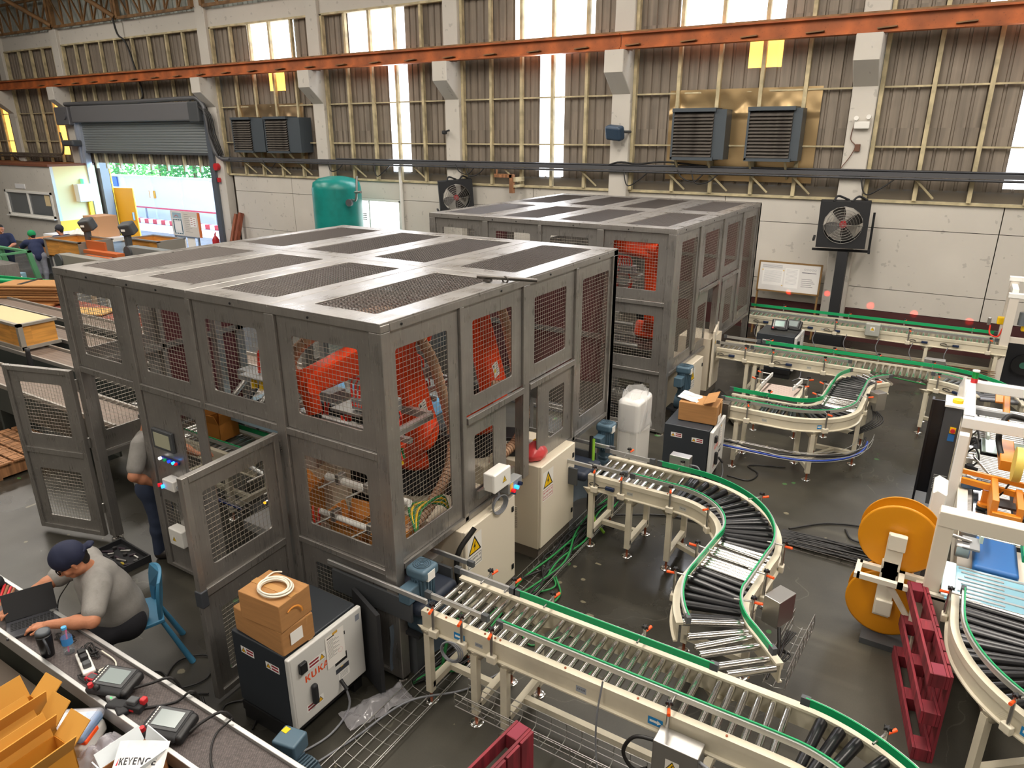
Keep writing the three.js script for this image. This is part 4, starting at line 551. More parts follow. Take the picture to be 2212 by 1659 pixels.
// B: the S-bend from the near cage side to the long line
const pB = [...line([-2.64, -5.91], [-1.85, -5.91], 6), ...arc(-1.76, -5.15, 0.76, -90, 0, 12), ...line([-1.01, -5.05], [-1.045, -4.55], 5), ...arc(-0.3, -4.5, 0.75, 180, 132, 7), [-0.6, -3.72], [-0.44, -3.53]].filter((p, i, a) => !i || Math.hypot(p[0] - a[i - 1][0], p[1] - a[i - 1][1]) > 0.03);
conveyor({ label: 'cream roller conveyor with a green-edged S-bend joining the long line at the bottom', pts: pB, w: 0.52,
  rollers: [[0.03, 0.78, 0.083, MT.chrome, 0.022], [0.86, 2.02, 0.072, BLK, 0.034, 0.024], [2.08, 2.48, 0.05, MT.chrome, 0.02], [2.54, 3.05, 0.085, BLK, 0.025, 0.034], [3.12, 3.6, 0.095, MT.chrome, 0.024]],
  clip: (q, lo, hi) => { let h = hi; while (h > lo && q.p.z + q.n.z * h > -3.69) h -= 0.01; return [lo, h]; },
  rails: { 1: [[0, 3.15]], '-1': [[0, 3.62]] },
  legs: [[0.04], [0.45], [0.85], [1.75], [2.6]], ties: [[0.04, 0.45], [0.85, 1.5]],
  guides: [[-1, 0.55, 3.58, 0.0], [1, 0.42, 3.2, 0.0], [-1, 0, 0.5, 0, MT.alu], [1, 0, 0.38, 0, MT.alu]],
  posts: [[1, 0.08], [1, 0.36], [1, 0.85], [1, 1.5], [1, 2.4], [1, 2.8], [-1, 0.2], [-1, 0.75], [-1, 1.45], [-1, 2.02], [-1, 2.45], [-1, 2.95]],
  extra: [sensor(0.22), plateOn(0.42, 'grey label', 'CV-C22', '#b8b8b0', '#1a1a22', 0.06, 0.035), plateOn(0.98, 'grey label', 'CV-C22', '#b8b8b0', '#1a1a22', 0.07, 0.04), bolts([0.3, 0.6, 0.8]),
    (t) => { const b = obj('control_box', rb(0.2, 0.2, 0.1, 0.006, -1.92, 0.83, -6.24), MT.zinc, t); obj('cable', tube([[-1.82, 0.85, -6.23], [-1.74, 0.85, -6.22], [-1.68, 0.7, -6.22]], 0.008), MT.cableGr, b); const c = obj('control_box', rotG(rb(0.2, 0.22, 0.13, 0.006), 0, 1.2, 0).translate(-0.62, 0.7, -4.62), MT.zinc, t); obj('cable', tube([[-0.58, 0.62, -4.5], [-0.55, 0.5, -4.4], [-0.58, 0.38, -4.35], [-0.65, 0.4, -4.4]], 0.013), MT.cable, c); },
    (t) => { const g = []; for (const d of [0, 0.07, 0.14]) for (const y of d === 0.07 ? [0.32] : [0.32, 0.4, 0.47]) g.push(tube([[-0.55 + d, y, -5.0], [-0.58 + d, y, -4.6], [-0.6 + d, y, -4.25]], 0.004, 4)); for (let i = 0; i < 8; i++) { const z = -5 + i * 0.105, x = -0.55 - i * 0.007; g.push(tube([[x, 0.47, z], [x, 0.32, z], [x + 0.14, 0.32, z], [x + 0.14, 0.47, z]], 0.003, 4, 6)); } stuff(obj('cable_basket', g, MT.zinc, t)); for (let i = 0; i < 4; i++) obj('tangled_cable', tube([[-0.5 - 0.02 * i, 0.4, -4.8], [-0.55, 0.36 + 0.03 * i, -4.6], [-0.48 - 0.03 * i, 0.42, -4.5], [-0.58, 0.35, -4.35 + 0.03 * i]], 0.007, 5), MT.cable, t); }],
});
// C: the middle S-bend from the rear controller to the straight behind it
const pC = [...line([-2.08, -8.45], [-1.45, -8.45], 5), ...arc(-1.38, -8.98, 0.53, 90, 0, 10), ...line([-0.85, -9.1], [-0.84, -9.7], 5), ...arc(-0.1, -9.78, 0.74, 180, 255, 9), [-0.12, -10.58], [0.02, -10.62]].filter((p, i, a) => !i || Math.hypot(p[0] - a[i - 1][0], p[1] - a[i - 1][1]) > 0.03);
conveyor({ label: 'cream roller conveyor with an S-bend and a blue cable between controller and wall lines', pts: pC, w: 0.5,
  rollers: [[0.03, 0.35, 0.083, MT.chrome, 0.022], [0.42, 1.35, 0.066, BLK, 0.03, 0.024], [1.42, 1.85, 0.05, MT.chrome, 0.018], [1.92, 2.75, 0.075, BLK, 0.024, 0.03], [2.82, 3.1, 0.08, MT.chrome, 0.022]],
  clip: (q, lo, hi) => { while (hi > lo && q.p.z + q.n.z * lo < -10.58) lo += 0.01; return [lo, hi]; },
  rails: { 1: [[0, 3.0]], '-1': [[0, 2.6]] },
  legs: [[0.2], [0.95], [1.6], [2.3]], ties: [[0.2, 0.9], [0.9, 1.6]],
  guides: [[-1, -0.1, 2.75, 0.0], [1, 0, 3.05, 0.0]], posts: [[1, 0.3], [1, 1.05], [1, 1.75], [1, 2.5], [-1, 0.45], [-1, 1.5], [-1, 2.0]],
  extra: [plateOn(0.5, 'grey label', 'CV-C21', '#b8b8b0', '#1a1a22', 0.06, 0.035), plateOn(1.0, 'blue arrow label', '>', '#1c86c8', '#f2f2ec', 0.05, 0.05), sensor(2.6),
    (t) => { const b = obj('control_box', rb(0.26, 0.24, 0.13, 0.006, -2.1, 0.72, -8.17), M(0x6d675f, 0.35, 0.7), t); obj('sticker', decal(0.07, 0.07, face(-2.1, 0.73, -8.1045, 0)), WARN0, b, true); const c = obj('control_box', rotG(rb(0.16, 0.24, 0.14, 0.006), 0, 0.9, 0).translate(-0.5, 0.66, -9.72), MT.zinc, t); },
    (t, S) => { const g = []; for (const [o, y] of [[0.25, 0.36], [0.3, 0.3], [0.38, 0.3], [0.42, 0.36], [0.42, 0.42]]) g.push(tube(S.filter((_, i) => i % 3 === 0 && i < 45).map((q) => [q.p.x + q.n.x * o, y, q.p.z + q.n.z * o]), 0.004, 4, 40)); stuff(obj('cable_basket', g, MT.zinc, t)); obj('blue_cable', tube(S.filter((_, i) => i % 3 === 0 && i < 45).map((q) => [q.p.x + q.n.x * 0.36, 0.31, q.p.z + q.n.z * 0.36]), 0.012, 5, 40), MT.cableB, t); obj('black_cable', tube(S.filter((_, i) => i % 3 === 0 && i < 45).map((q, i) => [q.p.x + q.n.x * 0.33, 0.34 + 0.02 * Math.sin(i), q.p.z + q.n.z * 0.33]), 0.012, 5, 40), MT.cable, t); for (let i = 0; i < 5; i++) obj('tangled_cable', tube([[-0.55, 0.6, -9.66], [-0.5 + 0.03 * i, 0.45, -9.6], [-0.6, 0.38 - 0.02 * i, -9.4], [-0.72 + 0.02 * i, 0.34, -9.2]], 0.009, 5), MT.cable, t); }],
});
// D: straight from the rear cage, bending into the taping machine at the right
const pD = [...line([-2.85, -10.86], [0.0, -10.86], 12), ...arc(0.02, -10.05, 0.81, -90, -8, 10).slice(1), [0.83, -9.95]];
conveyor({ label: 'cream roller conveyor with green guides leaving the rear cage, bending into the taping machine', pts: pD, w: 0.52,
  rollers: [[0.03, 3.0, 0.083, MT.chrome, 0.022], [3.08, 4.05, 0.075, M(0x6c6c70, 0.3, 0.4), 0.026, 0.022]], rails: { 1: [[0, 2.2], [2.85, 4.0]], '-1': [[0, 4.1]] },
  legs: [[0.5], [0.62], [2.9], [3.5]], ties: [[2.9, 3.5]], guides: [[-1, 0.6, 4.05, 0.0], [1, 0.5, 1.9, 0.0], [1, 2.9, 4.0, 0], [-1, 0, 0.55, 0, MT.alu], [1, 0, 0.45, 0, MT.alu]],
  posts: [[1, 0.45], [1, 0.85], [1, 1.55], [1, 3.05], [-1, 0.7], [-1, 1.6], [-1, 2.2], [-1, 2.9]], extra: [sensor(0.25), sensor(1.1), sensor(3.4), plateOn(1.35, 'grey label', 'CV-C11', '#b8b8b0', '#1a1a22', 0.06, 0.035), (t) => { obj('control_box', rb(0.26, 0.14, 0.12, 0.006, 0.05, 0.83, -11.25), MT.zinc, t); }],
});
// E: the rear straight along the wall
conveyor({ label: 'cream roller conveyor with a green guide running along the maroon wall base', pts: line([-3.1, -13.32], [0.98, -13.32], 14), w: 0.62,
  rollers: [[0.03, 4.05, 0.083, MT.chrome, 0.022]], legs: [[0.3], [3.0], [3.95]], ties: [[0.3, 3.95, 0.3]], guides: [[-1, 0, 3.95, 0.0], [1, 0, 3.95, -0.01, M(0x9fc9b0, 0.4)]],
  posts: [[1, 1.6], [1, 2.7], [1, 3.85], [-1, 0.6], [-1, 1.7], [-1, 2.6], [-1, 3.6]],
  extra: [sensor(0.45), sensor(1.2), sensor(1.65), sensor(2.95), sensor(3.4), plateOn(1.4, 'grey label', 'CV-C10', '#b8b8b0', '#1a1a22', 0.06, 0.035), (t) => { const b = obj('control_box', rb(0.22, 0.2, 0.12, 0.01, -0.92, 0.8, -12.98), M(0xa8aaa2, 0.5), t); obj('sticker', decal(0.07, 0.07, face(-0.92, 0.82, -12.9195, 0)), WARN0, b, true); },
    (t) => { const g = []; for (const [z, y] of [[-13.0, 0.3], [-12.9, 0.3], [-12.9, 0.36], [-13.0, 0.36]]) g.push(rod([-3, y, z], [0.9, y, z], 0.006, 5)); stuff(obj('cable_basket', g, MT.truss, t)); for (let i = 0; i < 7; i++) { const x = -2.8 + i * 0.5; obj('drop_cable', tube([[x, 0.66, -12.98], [x - 0.03, 0.5, -12.95], [x + 0.06, 0.32, -12.95]], 0.007, 5), MT.cableGr, t); } obj('green_hose', tube([[-2.2, 0.25, -12.8], [-1.4, 0.2, -12.7], [-0.4, 0.12, -12.65], [0.3, 0.05, -12.7], [0.75, 0.1, -12.5]], 0.012, 5), MT.cableG, t); }],
});
// F: the bend at the lower right, leaving the taping machine
const pF = [[0.68, -5.32], [0.68, -5.1], ...arc(1.43, -5.0, 0.75, 180, 95, 12), [1.6, -4.25]];
conveyor({ label: 'cream curved roller conveyor with black tapered rollers at the lower right edge', pts: pF, w: 0.52, rollers: [[0.05, 1.5, 0.062, BLK, 0.022, 0.03], [0.0, 0.03, 0.05, MT.chrome, 0.02]],
  legs: [[0.85], [1.4]], guides: [[1, 0.02, 1.5, 0.0]], posts: [[1, 0.1], [1, 0.95]], extra: [plateOn(1.05, 'blue arrow label', '>', '#1c86c8', '#f2f2ec', 0.1, 0.06)],
});
// G: short low roller table between the two bends
conveyor({ name: 'roller_table', label: 'short low roller table with white guide bars between the middle S-bend and the straight line', pts: line([-1.68, -9.45], [-1.68, -9.96], 3), w: 0.58, y: 0.6, rollers: [[0.02, 0.5, 0.042, M(0x8e8078, 0.3, 0.6), 0.016]], legs: [[0.08], [0.45]],
  posts: [[1, 0.1, 0.16], [-1, 0.1, 0.16], [1, 0.42, 0.16], [-1, 0.42, 0.16]], extra: [(t) => { obj('guide_bar', bar([-1.9, 0.68, -9.5], [-1.88, 0.68, -10.05], 0.02, 0.05), MT.white2, t); obj('guide_bar', bar([-1.5, 0.68, -9.55], [-1.46, 0.68, -9.95], 0.02, 0.05), MT.white2, t); }],
});
// H: conveyor passing under the left side of the near cage
conveyor({ label: 'cream roller conveyor inside the near cage seen through its open left door', pts: line([-7.6, -4.35], [-5.6, -4.35], 8), w: 0.52, rollers: [[0.03, 1.95, 0.075, MT.zinc, 0.022]], legs: [[0.4], [1.5]], ties: [[0.4, 1.5]], guides: [[-1, 0, 1.9, 0], [1, 0, 1.9, 0]], extra: [plateOn(0.75, 'blue arrow label', '>', '#1c6fb8', '#e8f0f8', 0.08, 0.06), plateOn(0.95, 'grey label', 'CV-C30', '#8a8a86', '#1a1a22', 0.06, 0.05), (t) => { const g = []; for (const z of [-4.0, -3.9]) for (const y of [0.3, 0.36]) g.push(rod([-7.2, y, z], [-5.6, y, z], 0.005, 5)); for (let x = -7.2; x < -5.6; x += 0.1) g.push(rod([x, 0.3, -4.0], [x, 0.3, -3.9], 0.004, 4)); stuff(obj('cable_basket', g, MT.zinc, t)); obj('blue_cable', rod([-7.2, 0.31, -3.95], [-5.7, 0.31, -3.95], 0.012), MT.cableB, t); }] });
// ---------------------------------------------------------------- robots
function link(a, b, ra, rb_, th, side, bev = 0.02) { // tapered arm plate between two joints, in the plane square to side
  a = A3(a); b = A3(b); const s = A3(side).normalize(), d = b.clone().sub(a), L = d.length(); const x = d.clone().normalize(), y = s.clone().cross(x).normalize(), z = x.clone().cross(y);
  const k = Math.acos(Math.max(-1, Math.min(1, (ra - rb_) / L))), sh = new THREE.Shape(); sh.absarc(0, 0, ra, k, 2 * Math.PI - k, false); sh.absarc(L, 0, rb_, -k, k, false);
  return new THREE.ExtrudeGeometry(sh, { depth: th - 2 * bev, bevelEnabled: true, bevelSize: bev, bevelThickness: bev, bevelOffset: -bev, bevelSegments: 2, curveSegments: 16 }).translate(0, 0, -th / 2 + bev).applyMatrix4(new THREE.Matrix4().makeBasis(x, y, z).setPosition(a));
}
const STK = mapped(print(64, 96, (k, w, h) => { k.fillStyle = '#eeeee8'; k.fillRect(0, 0, w, h); k.fillStyle = '#e0c820'; k.fillRect(6, 40, 24, 22); k.fillStyle = '#333'; for (let i = 0; i < 5; i++) k.fillRect(36, 12 + i * 15, 22, 4); k.fillRect(8, 10, 16, 16); }), 0.5);
function robot(label, o) { // o: base, foot height, shoulder S, elbow E, wrist W, tool T, sideways of the arm plane
  const t = thing('industrial_robot', label, 'robot arm'); const { B, S, E, W, T } = o, s = V(...o.side), sv = (p, k) => A3(p).addScaledVector(s, k).toArray();
  obj('pedestal', [rb(0.62, B[1] - 0.14, 0.62, 0.015, B[0], (B[1] - 0.14) / 2 + 0.07, B[2]), b2(B[0] - 0.36, B[0] + 0.36, 0, 0.07, B[2] - 0.36, B[2] + 0.36)], MT.cream, t);
  obj('base', [lathe([[0, 0], [0.24, 0], [0.24, 0.06], [0.19, 0.12], [0.17, 0.24], [0, 0.24]], 28, B[0], B[1] - 0.08, B[2])], MT.blackM, t);
  const ty = B[1] + 0.16; obj('turret', [lathe([[0, 0], [0.2, 0], [0.21, 0.05], [0.19, 0.2], [0.12, 0.24], [0, 0.24]], 28, B[0], ty, B[2]), link([B[0], ty + 0.12, B[2]], S, 0.16, 0.14, 0.16, o.side), rb(0.16, 0.22, 0.3, 0.04, B[0], ty + 0.1, B[2] - 0.2)], MT.orange, t);
  obj('shoulder_motor', [rod(sv(S, -0.2), sv(S, 0.02), 0.09, 18), rb(0.14, 0.2, 0.14, 0.02, B[0] + 0.13, ty + 0.2, B[2] - 0.18), rb(0.12, 0.24, 0.12, 0.02, B[0] - 0.05, ty + 0.24, B[2] - 0.22)], MT.black, t);
  const up = obj('upper_arm', [link(S, E, 0.15, 0.1, 0.15, o.side, 0.035)], MT.orange, t); const mid = A3(S).lerp(A3(E), 0.28); obj('sticker', decal(0.09, 0.15, new THREE.Matrix4().lookAt(s, V(0, 0, 0), A3(E).sub(A3(S))).setPosition(mid.clone().addScaledVector(s, 0.077))), STK, up, true);
  obj('elbow_motor', [rod(sv(E, -0.16), sv(E, -0.05), 0.075, 16)], MT.black, t);
  obj('forearm', [link(E, W, 0.13, 0.09, 0.15, o.side, 0.03), rod(sv(E, -0.08), sv(E, 0.09), 0.11, 18)], MT.orange, t);
  obj('wrist', [rod(sv(W, -0.09), sv(W, 0.09), 0.085, 16), rod(W, T, 0.075, 16, 0.06)], MT.orange, t); obj('flange', rod(T, A3(T).add(A3(T).sub(A3(W)).normalize().multiplyScalar(0.05)).toArray(), 0.05, 16), MT.blackM, t);
  for (const h of o.hoses || []) { obj('hose', tube(h, 0.042, 10, 50), MT.hose, t); const c = new THREE.CatmullRomCurve3(h.map(A3), false, 'centripetal'), g = []; for (let i = 1; i < 34; i++) { const p = c.getPointAt(i / 34), q = new THREE.Quaternion().setFromUnitVectors(V(0, 0, 1), c.getTangentAt(i / 34)); g.push(new THREE.TorusGeometry(0.043, 0.005, 4, 12).applyQuaternion(q).translate(p.x, p.y, p.z)); } stuff(obj('hose_rings', g, M(0x9a755c, 0.6), t)); }
  return seat(t);
}
robot('orange robot arm at the front corner inside the near cage', { B: [-3.75, 0.98, -4.45], S: [-3.5, 1.56, -4.22], E: [-3.5, 2.42, -3.98], W: [-3.92, 2.16, -3.42], T: [-3.9, 1.92, -3.44], side: [1, 0, 0.0],
  hoses: [[[-3.42, 1.55, -4.5], [-3.38, 1.9, -4.35], [-3.4, 2.3, -4.2], [-3.55, 2.62, -4.0], [-3.9, 2.5, -3.5], [-4.05, 2.3, -3.4], [-4.02, 2.1, -3.42]], [[-3.2, 1.0, -3.6], [-3.2, 1.1, -3.9], [-3.25, 1.3, -4.25], [-3.4, 1.55, -4.5]]] });
robot('orange robot arm in the middle of the near cage, second from the front corner', { B: [-3.75, 0.98, -5.35], S: [-3.5, 1.58, -5.32], E: [-3.5, 2.5, -5.0], W: [-4.1, 2.3, -5.1], T: [-4.15, 2.05, -5.1], side: [1, 0, 0],
  hoses: [[[-3.42, 1.5, -5.6], [-3.36, 2.0, -5.4], [-3.4, 2.55, -5.15], [-3.8, 2.6, -5.1], [-4.1, 2.45, -5.1]], [[-3.1, 1.2, -4.75], [-3.08, 1.28, -5.05], [-3.1, 1.5, -5.22], [-3.2, 1.72, -5.2], [-3.35, 1.75, -5.05]]] });
robot('orange robot arm with an arched elbow inside the rear cage', { B: [-3.6, 0.95, -9.6], S: [-3.45, 1.5, -9.3], E: [-3.45, 2.42, -9.15], W: [-3.95, 2.5, -9.0], T: [-4.0, 2.25, -9.0], side: [1, 0, 0],
  hoses: [[[-3.35, 1.4, -9.5], [-3.3, 2.0, -9.35], [-3.3, 2.5, -9.2], [-3.6, 2.62, -9.05], [-3.95, 2.6, -9.0]], [[-3.2, 0.95, -9.0], [-3.2, 1.1, -9.1], [-3.25, 1.35, -9.4]]] });
// ---------------------------------------------------------------- inside the cages: machine frames, grippers, conveyors, cartons
function gripper(label, x, y, z, w, d) {
  const t = thing('gripper_frame', label, 'gripper'); const g = []; for (const s of [-1, 1]) { g.push(bx(w, 0.06, 0.04, x, y, z + s * d / 2)); g.push(bx(0.04, 0.05, d, x + s * w / 2, y, z)); } g.push(bx(w, 0.04, 0.04, x, y - 0.12, z), bx(0.3, 0.02, 0.3, x, y + 0.05, z)); obj('frame', g, MT.alu, t);
  obj('valve_block', [rb(0.34, 0.1, 0.2, 0.01, x + 0.2, y + 0.12, z), rb(0.2, 0.08, 0.16, 0.01, x - 0.3, y + 0.1, z)], MT.grey, t);
  for (let i = 0; i < 16; i++) { const u = x - w / 2 + (i + 0.5) * w / 16, v = z + (i % 4 - 1.5) * d / 5; obj('red_tube', tube([[u, y + 0.02, v], [u + 0.04, y + 0.02 - 0.05, v + 0.03], [u - 0.02, y - 0.18, v], [u + rr(-0.04, 0.04), y - 0.34, v + rr(-0.04, 0.04)]], 0.009, 5, 10), MT.redtube, t); obj('suction_cup', [new THREE.CylinderGeometry(0.02, 0.028, 0.03, 10).translate(u, y - 0.36, v), new THREE.CylinderGeometry(0.012, 0.012, 0.05, 8).translate(u, y - 0.32, v)], i % 3 ? MT.yellow : MT.cableG, t); }
  for (let i = 0; i < 5; i++) obj('red_tube', tube([[x + 0.05 + i * 0.03, y + 0.1, z + 0.1], [x + 0.02 + i * 0.05, y + 0.3, z + 0.05], [x + 0.15 + i * 0.04, y + 0.26, z], [x + 0.2 + i * 0.03, y + 0.12, z]], 0.009, 5, 12), MT.redtube, t);
  obj('clear_hose', tube([[x - w / 2, y + 0.15, z + d / 2], [x - w / 2 + 0.1, y - 0.1, z + d / 2 + 0.04], [x, y - 0.32, z + d / 2 + 0.05], [x + w / 3, y - 0.28, z + d / 2]], 0.025, 8), M(0xb9b0a6, 0.3), t); return seat(t);
}
gripper('aluminium suction gripper with red air tubes hanging from the front robot', -3.75, 1.84, -3.75, 1.05, 0.5); gripper('aluminium suction gripper with red air tubes deeper inside the near cage', -4.3, 1.7, -4.85, 0.9, 0.5); gripper('aluminium suction gripper with red air tubes inside the rear cage', -4.1, 2.0, -9.25, 0.8, 0.5);
{ const t = thing('gripper_plate', 'pale gripper plate with an arched red cable behind the third front window', 'gripper'); obj('plate', rb(0.42, 0.02, 0.3, 0.008, -4.75, 1.98, -3.75), MT.grey, t); obj('red_tube', tube([[-4.82, 2.0, -3.7], [-4.78, 2.2, -3.7], [-4.65, 2.24, -3.75], [-4.58, 2.02, -3.8]], 0.012), MT.redtube, t); for (let i = 0; i < 4; i++) obj('suction_cup', new THREE.CylinderGeometry(0.02, 0.028, 0.12, 10).translate(-4.9 + i * 0.1, 1.91, -3.7), MT.yellow, t); obj('hanger', bar([-4.75, 2.0, -3.75], [-4.75, 2.66, -3.75], 0.05), MT.alu, t); obj('crossbar', b2(-4.95, -4.05, 2.62, 2.68, -3.8, -3.7), MT.alu, t); seat(t); }
{ // frame with blue belt conveyors inside the near cage
  const t = thing('transfer_machine', 'machine frame with pale blue belts and beams inside the near cage', 'machine');
  for (const z of [-4.7, -5.6]) obj('belt_table', [b2(-6.4, -4.3, 1.0, 1.12, z - 0.3, z + 0.3)], M(0x9db8c8, 0.5), t); obj('belt', b2(-6.4, -4.3, 1.12, 1.13, -5.85, -5.35), M(0x6aa6d2, 0.45), t); obj('belt_edge', b2(-6.4, -4.3, 1.13, 1.2, -5.33, -5.3), MT.greenD, t);
  for (const [x, z] of [[-6.4, -4.45], [-6.4, -5.9], [-4.4, -4.45], [-4.4, -5.9], [-5.4, -4.45]]) obj('upright', b2(x - 0.04, x + 0.04, 0, 2.4, z - 0.04, z + 0.04), MT.alu, t);
  obj('beam', [b2(-6.5, -4.3, 2.34, 2.44, -4.5, -4.4)], MT.alu, t); obj('beam', b2(-6.5, -4.3, 2.34, 2.44, -5.95, -5.85), MT.alu, t); obj('beam', b2(-6.45, -6.35, 2.3, 2.4, -5.9, -4.4), MT.alu, t); obj('linear_rail', b2(-5.8, -4.2, 1.62, 1.72, -4.35, -4.2), MT.grey, t);
  for (let i = 0; i < 9; i++) obj('cylinder', [rod([-6.2 + i * 0.22, 1.3, -4.4], [-6.2 + i * 0.22, 1.45, -4.6], 0.03, 10), rb(0.07, 0.06, 0.08, 0.01, -6.1 + i * 0.22, 1.26, -4.5)], i % 2 ? MT.black : MT.zinc, t); seat(t);
}
{ // carton former seen through the lower windows and the open door
  const t = thing('carton_former', 'carton forming station with aluminium slides low inside the near cage', 'machine');
  obj('side_plate', b2(-4.9, -4.1, 0.3, 1.42, -3.95, -3.9), MT.cream, t); obj('table', b2(-4.9, -3.1, 0.62, 0.7, -4.1, -3.4), MT.alu, t);
  for (let i = 0; i < 6; i++) obj('roller', rod([-4.6, 1.5, -4.3 - i * 0.07], [-4.05, 1.5, -4.3 - i * 0.07], 0.018, 8), MT.steelD, t);
  obj('bracket', rb(0.3, 0.16, 0.25, 0.02, -4.35, 1.35, -3.72, 0.3), M(0xa8968a, 0.5), t); obj('motor', rb(0.16, 0.12, 0.12, 0.02, -4.6, 1.42, -3.7), MT.black, t);
  obj('slide_bar', rod([-3.95, 1.32, -3.55], [-3.1, 1.32, -3.55], 0.03, 10), MT.white2, t); obj('slide_bar', rod([-3.95, 1.05, -3.45], [-3.1, 1.05, -3.45], 0.025, 10), MT.white2, t); obj('slide_bar', rod([-4.9, 1.2, -3.5], [-4.2, 1.1, -3.5], 0.02, 8), MT.alu, t);
  for (const [x, y, z] of [[-3.8, 1.34, -3.55], [-3.5, 1.34, -3.55], [-3.4, 1.07, -3.45], [-3.78, 1.07, -3.45], [-4.6, 1.2, -3.5], [-4.4, 1.14, -3.5]]) obj('clamp', [rb(0.05, 0.09, 0.09, 0.01, x, y, z), rod([x, y, z], [x - 0.1, y - 0.05, z + 0.15], 0.009)], MT.zinc, t);
  for (let i = 0; i < 5; i++) obj('red_tube', tube([[-4.4 + i * 0.06, 0.8, -3.6], [-4.36 + i * 0.07, 1.0, -3.55], [-4.25 + i * 0.05, 0.9, -3.5], [-4.2 + i * 0.05, 0.68, -3.55]], 0.009, 5, 12), MT.redtube, t);
  obj('back_plate', b2(-4.9, -3.1, 0.3, 1.5, -4.4, -4.36), MT.blackM, t); obj('leg', [b2(-4.9, -4.84, 0, 0.62, -4.1, -4.04), b2(-3.2, -3.14, 0, 0.62, -4.1, -4.04)], MT.alu, t); obj('signal_lamp', new THREE.SphereGeometry(0.012, 8, 6).translate(-4.45, 1.0, -3.42), new THREE.MeshStandardMaterial({ color: 0xff2010, emissive: 0xff2010, emissiveIntensity: 1.5 }), t); obj('signal_lamp', new THREE.SphereGeometry(0.012, 8, 6).translate(-4.6, 0.95, -3.42), new THREE.MeshStandardMaterial({ color: 0xffa010, emissive: 0xffa010, emissiveIntensity: 1.5 }), t);
  obj('signal_lamp', new THREE.SphereGeometry(0.014, 8, 6).translate(-4.72, 1.74, -3.5), new THREE.MeshStandardMaterial({ color: 0x40ff40, emissive: 0x40ff40, emissiveIntensity: 2 }), t); seat(t);
}
function openBox(name, label, x, y, z, w, h, d, ry, m, flap = 0.12, mi = m, group) { // carton without a lid, flaps folded out
  const t = thing(name, label, 'carton', group), T = (g) => rotG(g, 0, ry, 0).translate(x, y, z), th = 0.006;
  obj('carton_body', [T(b2(-w / 2, w / 2, 0, th, -d / 2, d / 2)), T(b2(-w / 2, w / 2, 0, h, -d / 2, -d / 2 + th)), T(b2(-w / 2, w / 2, 0, h, d / 2 - th, d / 2)), T(b2(-w / 2, -w / 2 + th, 0, h, -d / 2, d / 2)), T(b2(w / 2 - th, w / 2, 0, h, -d / 2, d / 2))], m, t);
  const fl = (len, ox, oz, r, a) => T(rotG(rotG(b2(-len / 2, len / 2, 0, flap, -th / 2, th / 2), a, 0, 0), 0, r, 0).translate(ox, h, oz));
  obj('flap', fl(w - 0.01, 0, d / 2, 0, rr(0.3, 0.9)), mi, t); obj('flap', fl(w - 0.01, 0, -d / 2, Math.PI, rr(0.3, 0.9)), mi, t); obj('flap', fl(d - 0.01, w / 2, 0, Math.PI / 2, rr(0.2, 0.6)), mi, t); obj('flap', fl(d - 0.01, -w / 2, 0, -Math.PI / 2, rr(0.2, 0.6)), mi, t); return seat(t);
}
const BX = M(0xd08a3c, 0.8);
openBox('open_carton', 'open orange-brown carton inside the near cage, leftmost behind the lower front window', -3.78, 0.7, -3.62, 0.26, 0.22, 0.24, 0.1, BX); openBox('open_carton', 'open orange-brown carton with green print inside the near cage, right behind the lower front window', -3.32, 0.7, -3.58, 0.28, 0.24, 0.24, -0.1, BX); openBox('open_carton', 'open orange-brown carton inside the near cage seen through the mesh of the open door', -4.5, 0.72, -3.72, 0.3, 0.26, 0.3, 0.3, BX); openBox('open_carton', 'open orange-brown carton on the conveyor behind the open left door', -6.45, 0.8, -4.35, 0.3, 0.2, 0.26, 0.1, M(0xb5752c, 0.85));
{ const t = thing('earth_cables', 'loops of yellow and green earth cable at the front robot foot', 'cable'); for (let i = 0; i < 5; i++) obj('cable', tube([[-3.1, 1.0 + i * 0.012, -3.6], [-3.15 - i * 0.03, 1.16, -3.75], [-3.1, 1.2 - i * 0.02, -3.95], [-3.08, 1.05, -4.0]], 0.01, 5, 14), i % 2 ? MT.yellow : MT.cableG, t); seat(t); }
{ const t = thing('conveyor_drive', 'dark conveyor drive and pump low inside the rear cage', 'machine'); obj('housing', [rb(1.2, 0.3, 0.5, 0.02, -3.9, 0.95, -9.15)], MT.steelD, t); obj('pump', [rod([-3.8, 0.35, -8.95], [-3.35, 0.35, -8.95], 0.14, 20), ...[0, 1, 2, 3].map((i) => new THREE.TorusGeometry(0.15, 0.012, 6, 20).applyMatrix4(new THREE.Matrix4().makeRotationY(Math.PI / 2)).translate(-3.7 + i * 0.05, 0.35, -8.95)), rb(0.14, 0.14, 0.14, 0.02, -3.45, 0.52, -8.95)], MT.zinc, t); obj('base', b2(-4.2, -3.2, 0, 0.2, -9.2, -8.8), MT.blackM, t); obj('green_bar', b2(-4.4, -3.1, 0.76, 0.8, -8.85, -8.82), MT.green, t); obj('slide', [rod([-4.6, 1.4, -9.0], [-3.6, 1.4, -9.0], 0.03), rod([-4.6, 1.25, -9.05], [-3.6, 1.25, -9.05], 0.025), rod([-4.6, 1.12, -8.95], [-3.5, 1.12, -8.95], 0.03)], MT.alu, t); seat(t); }
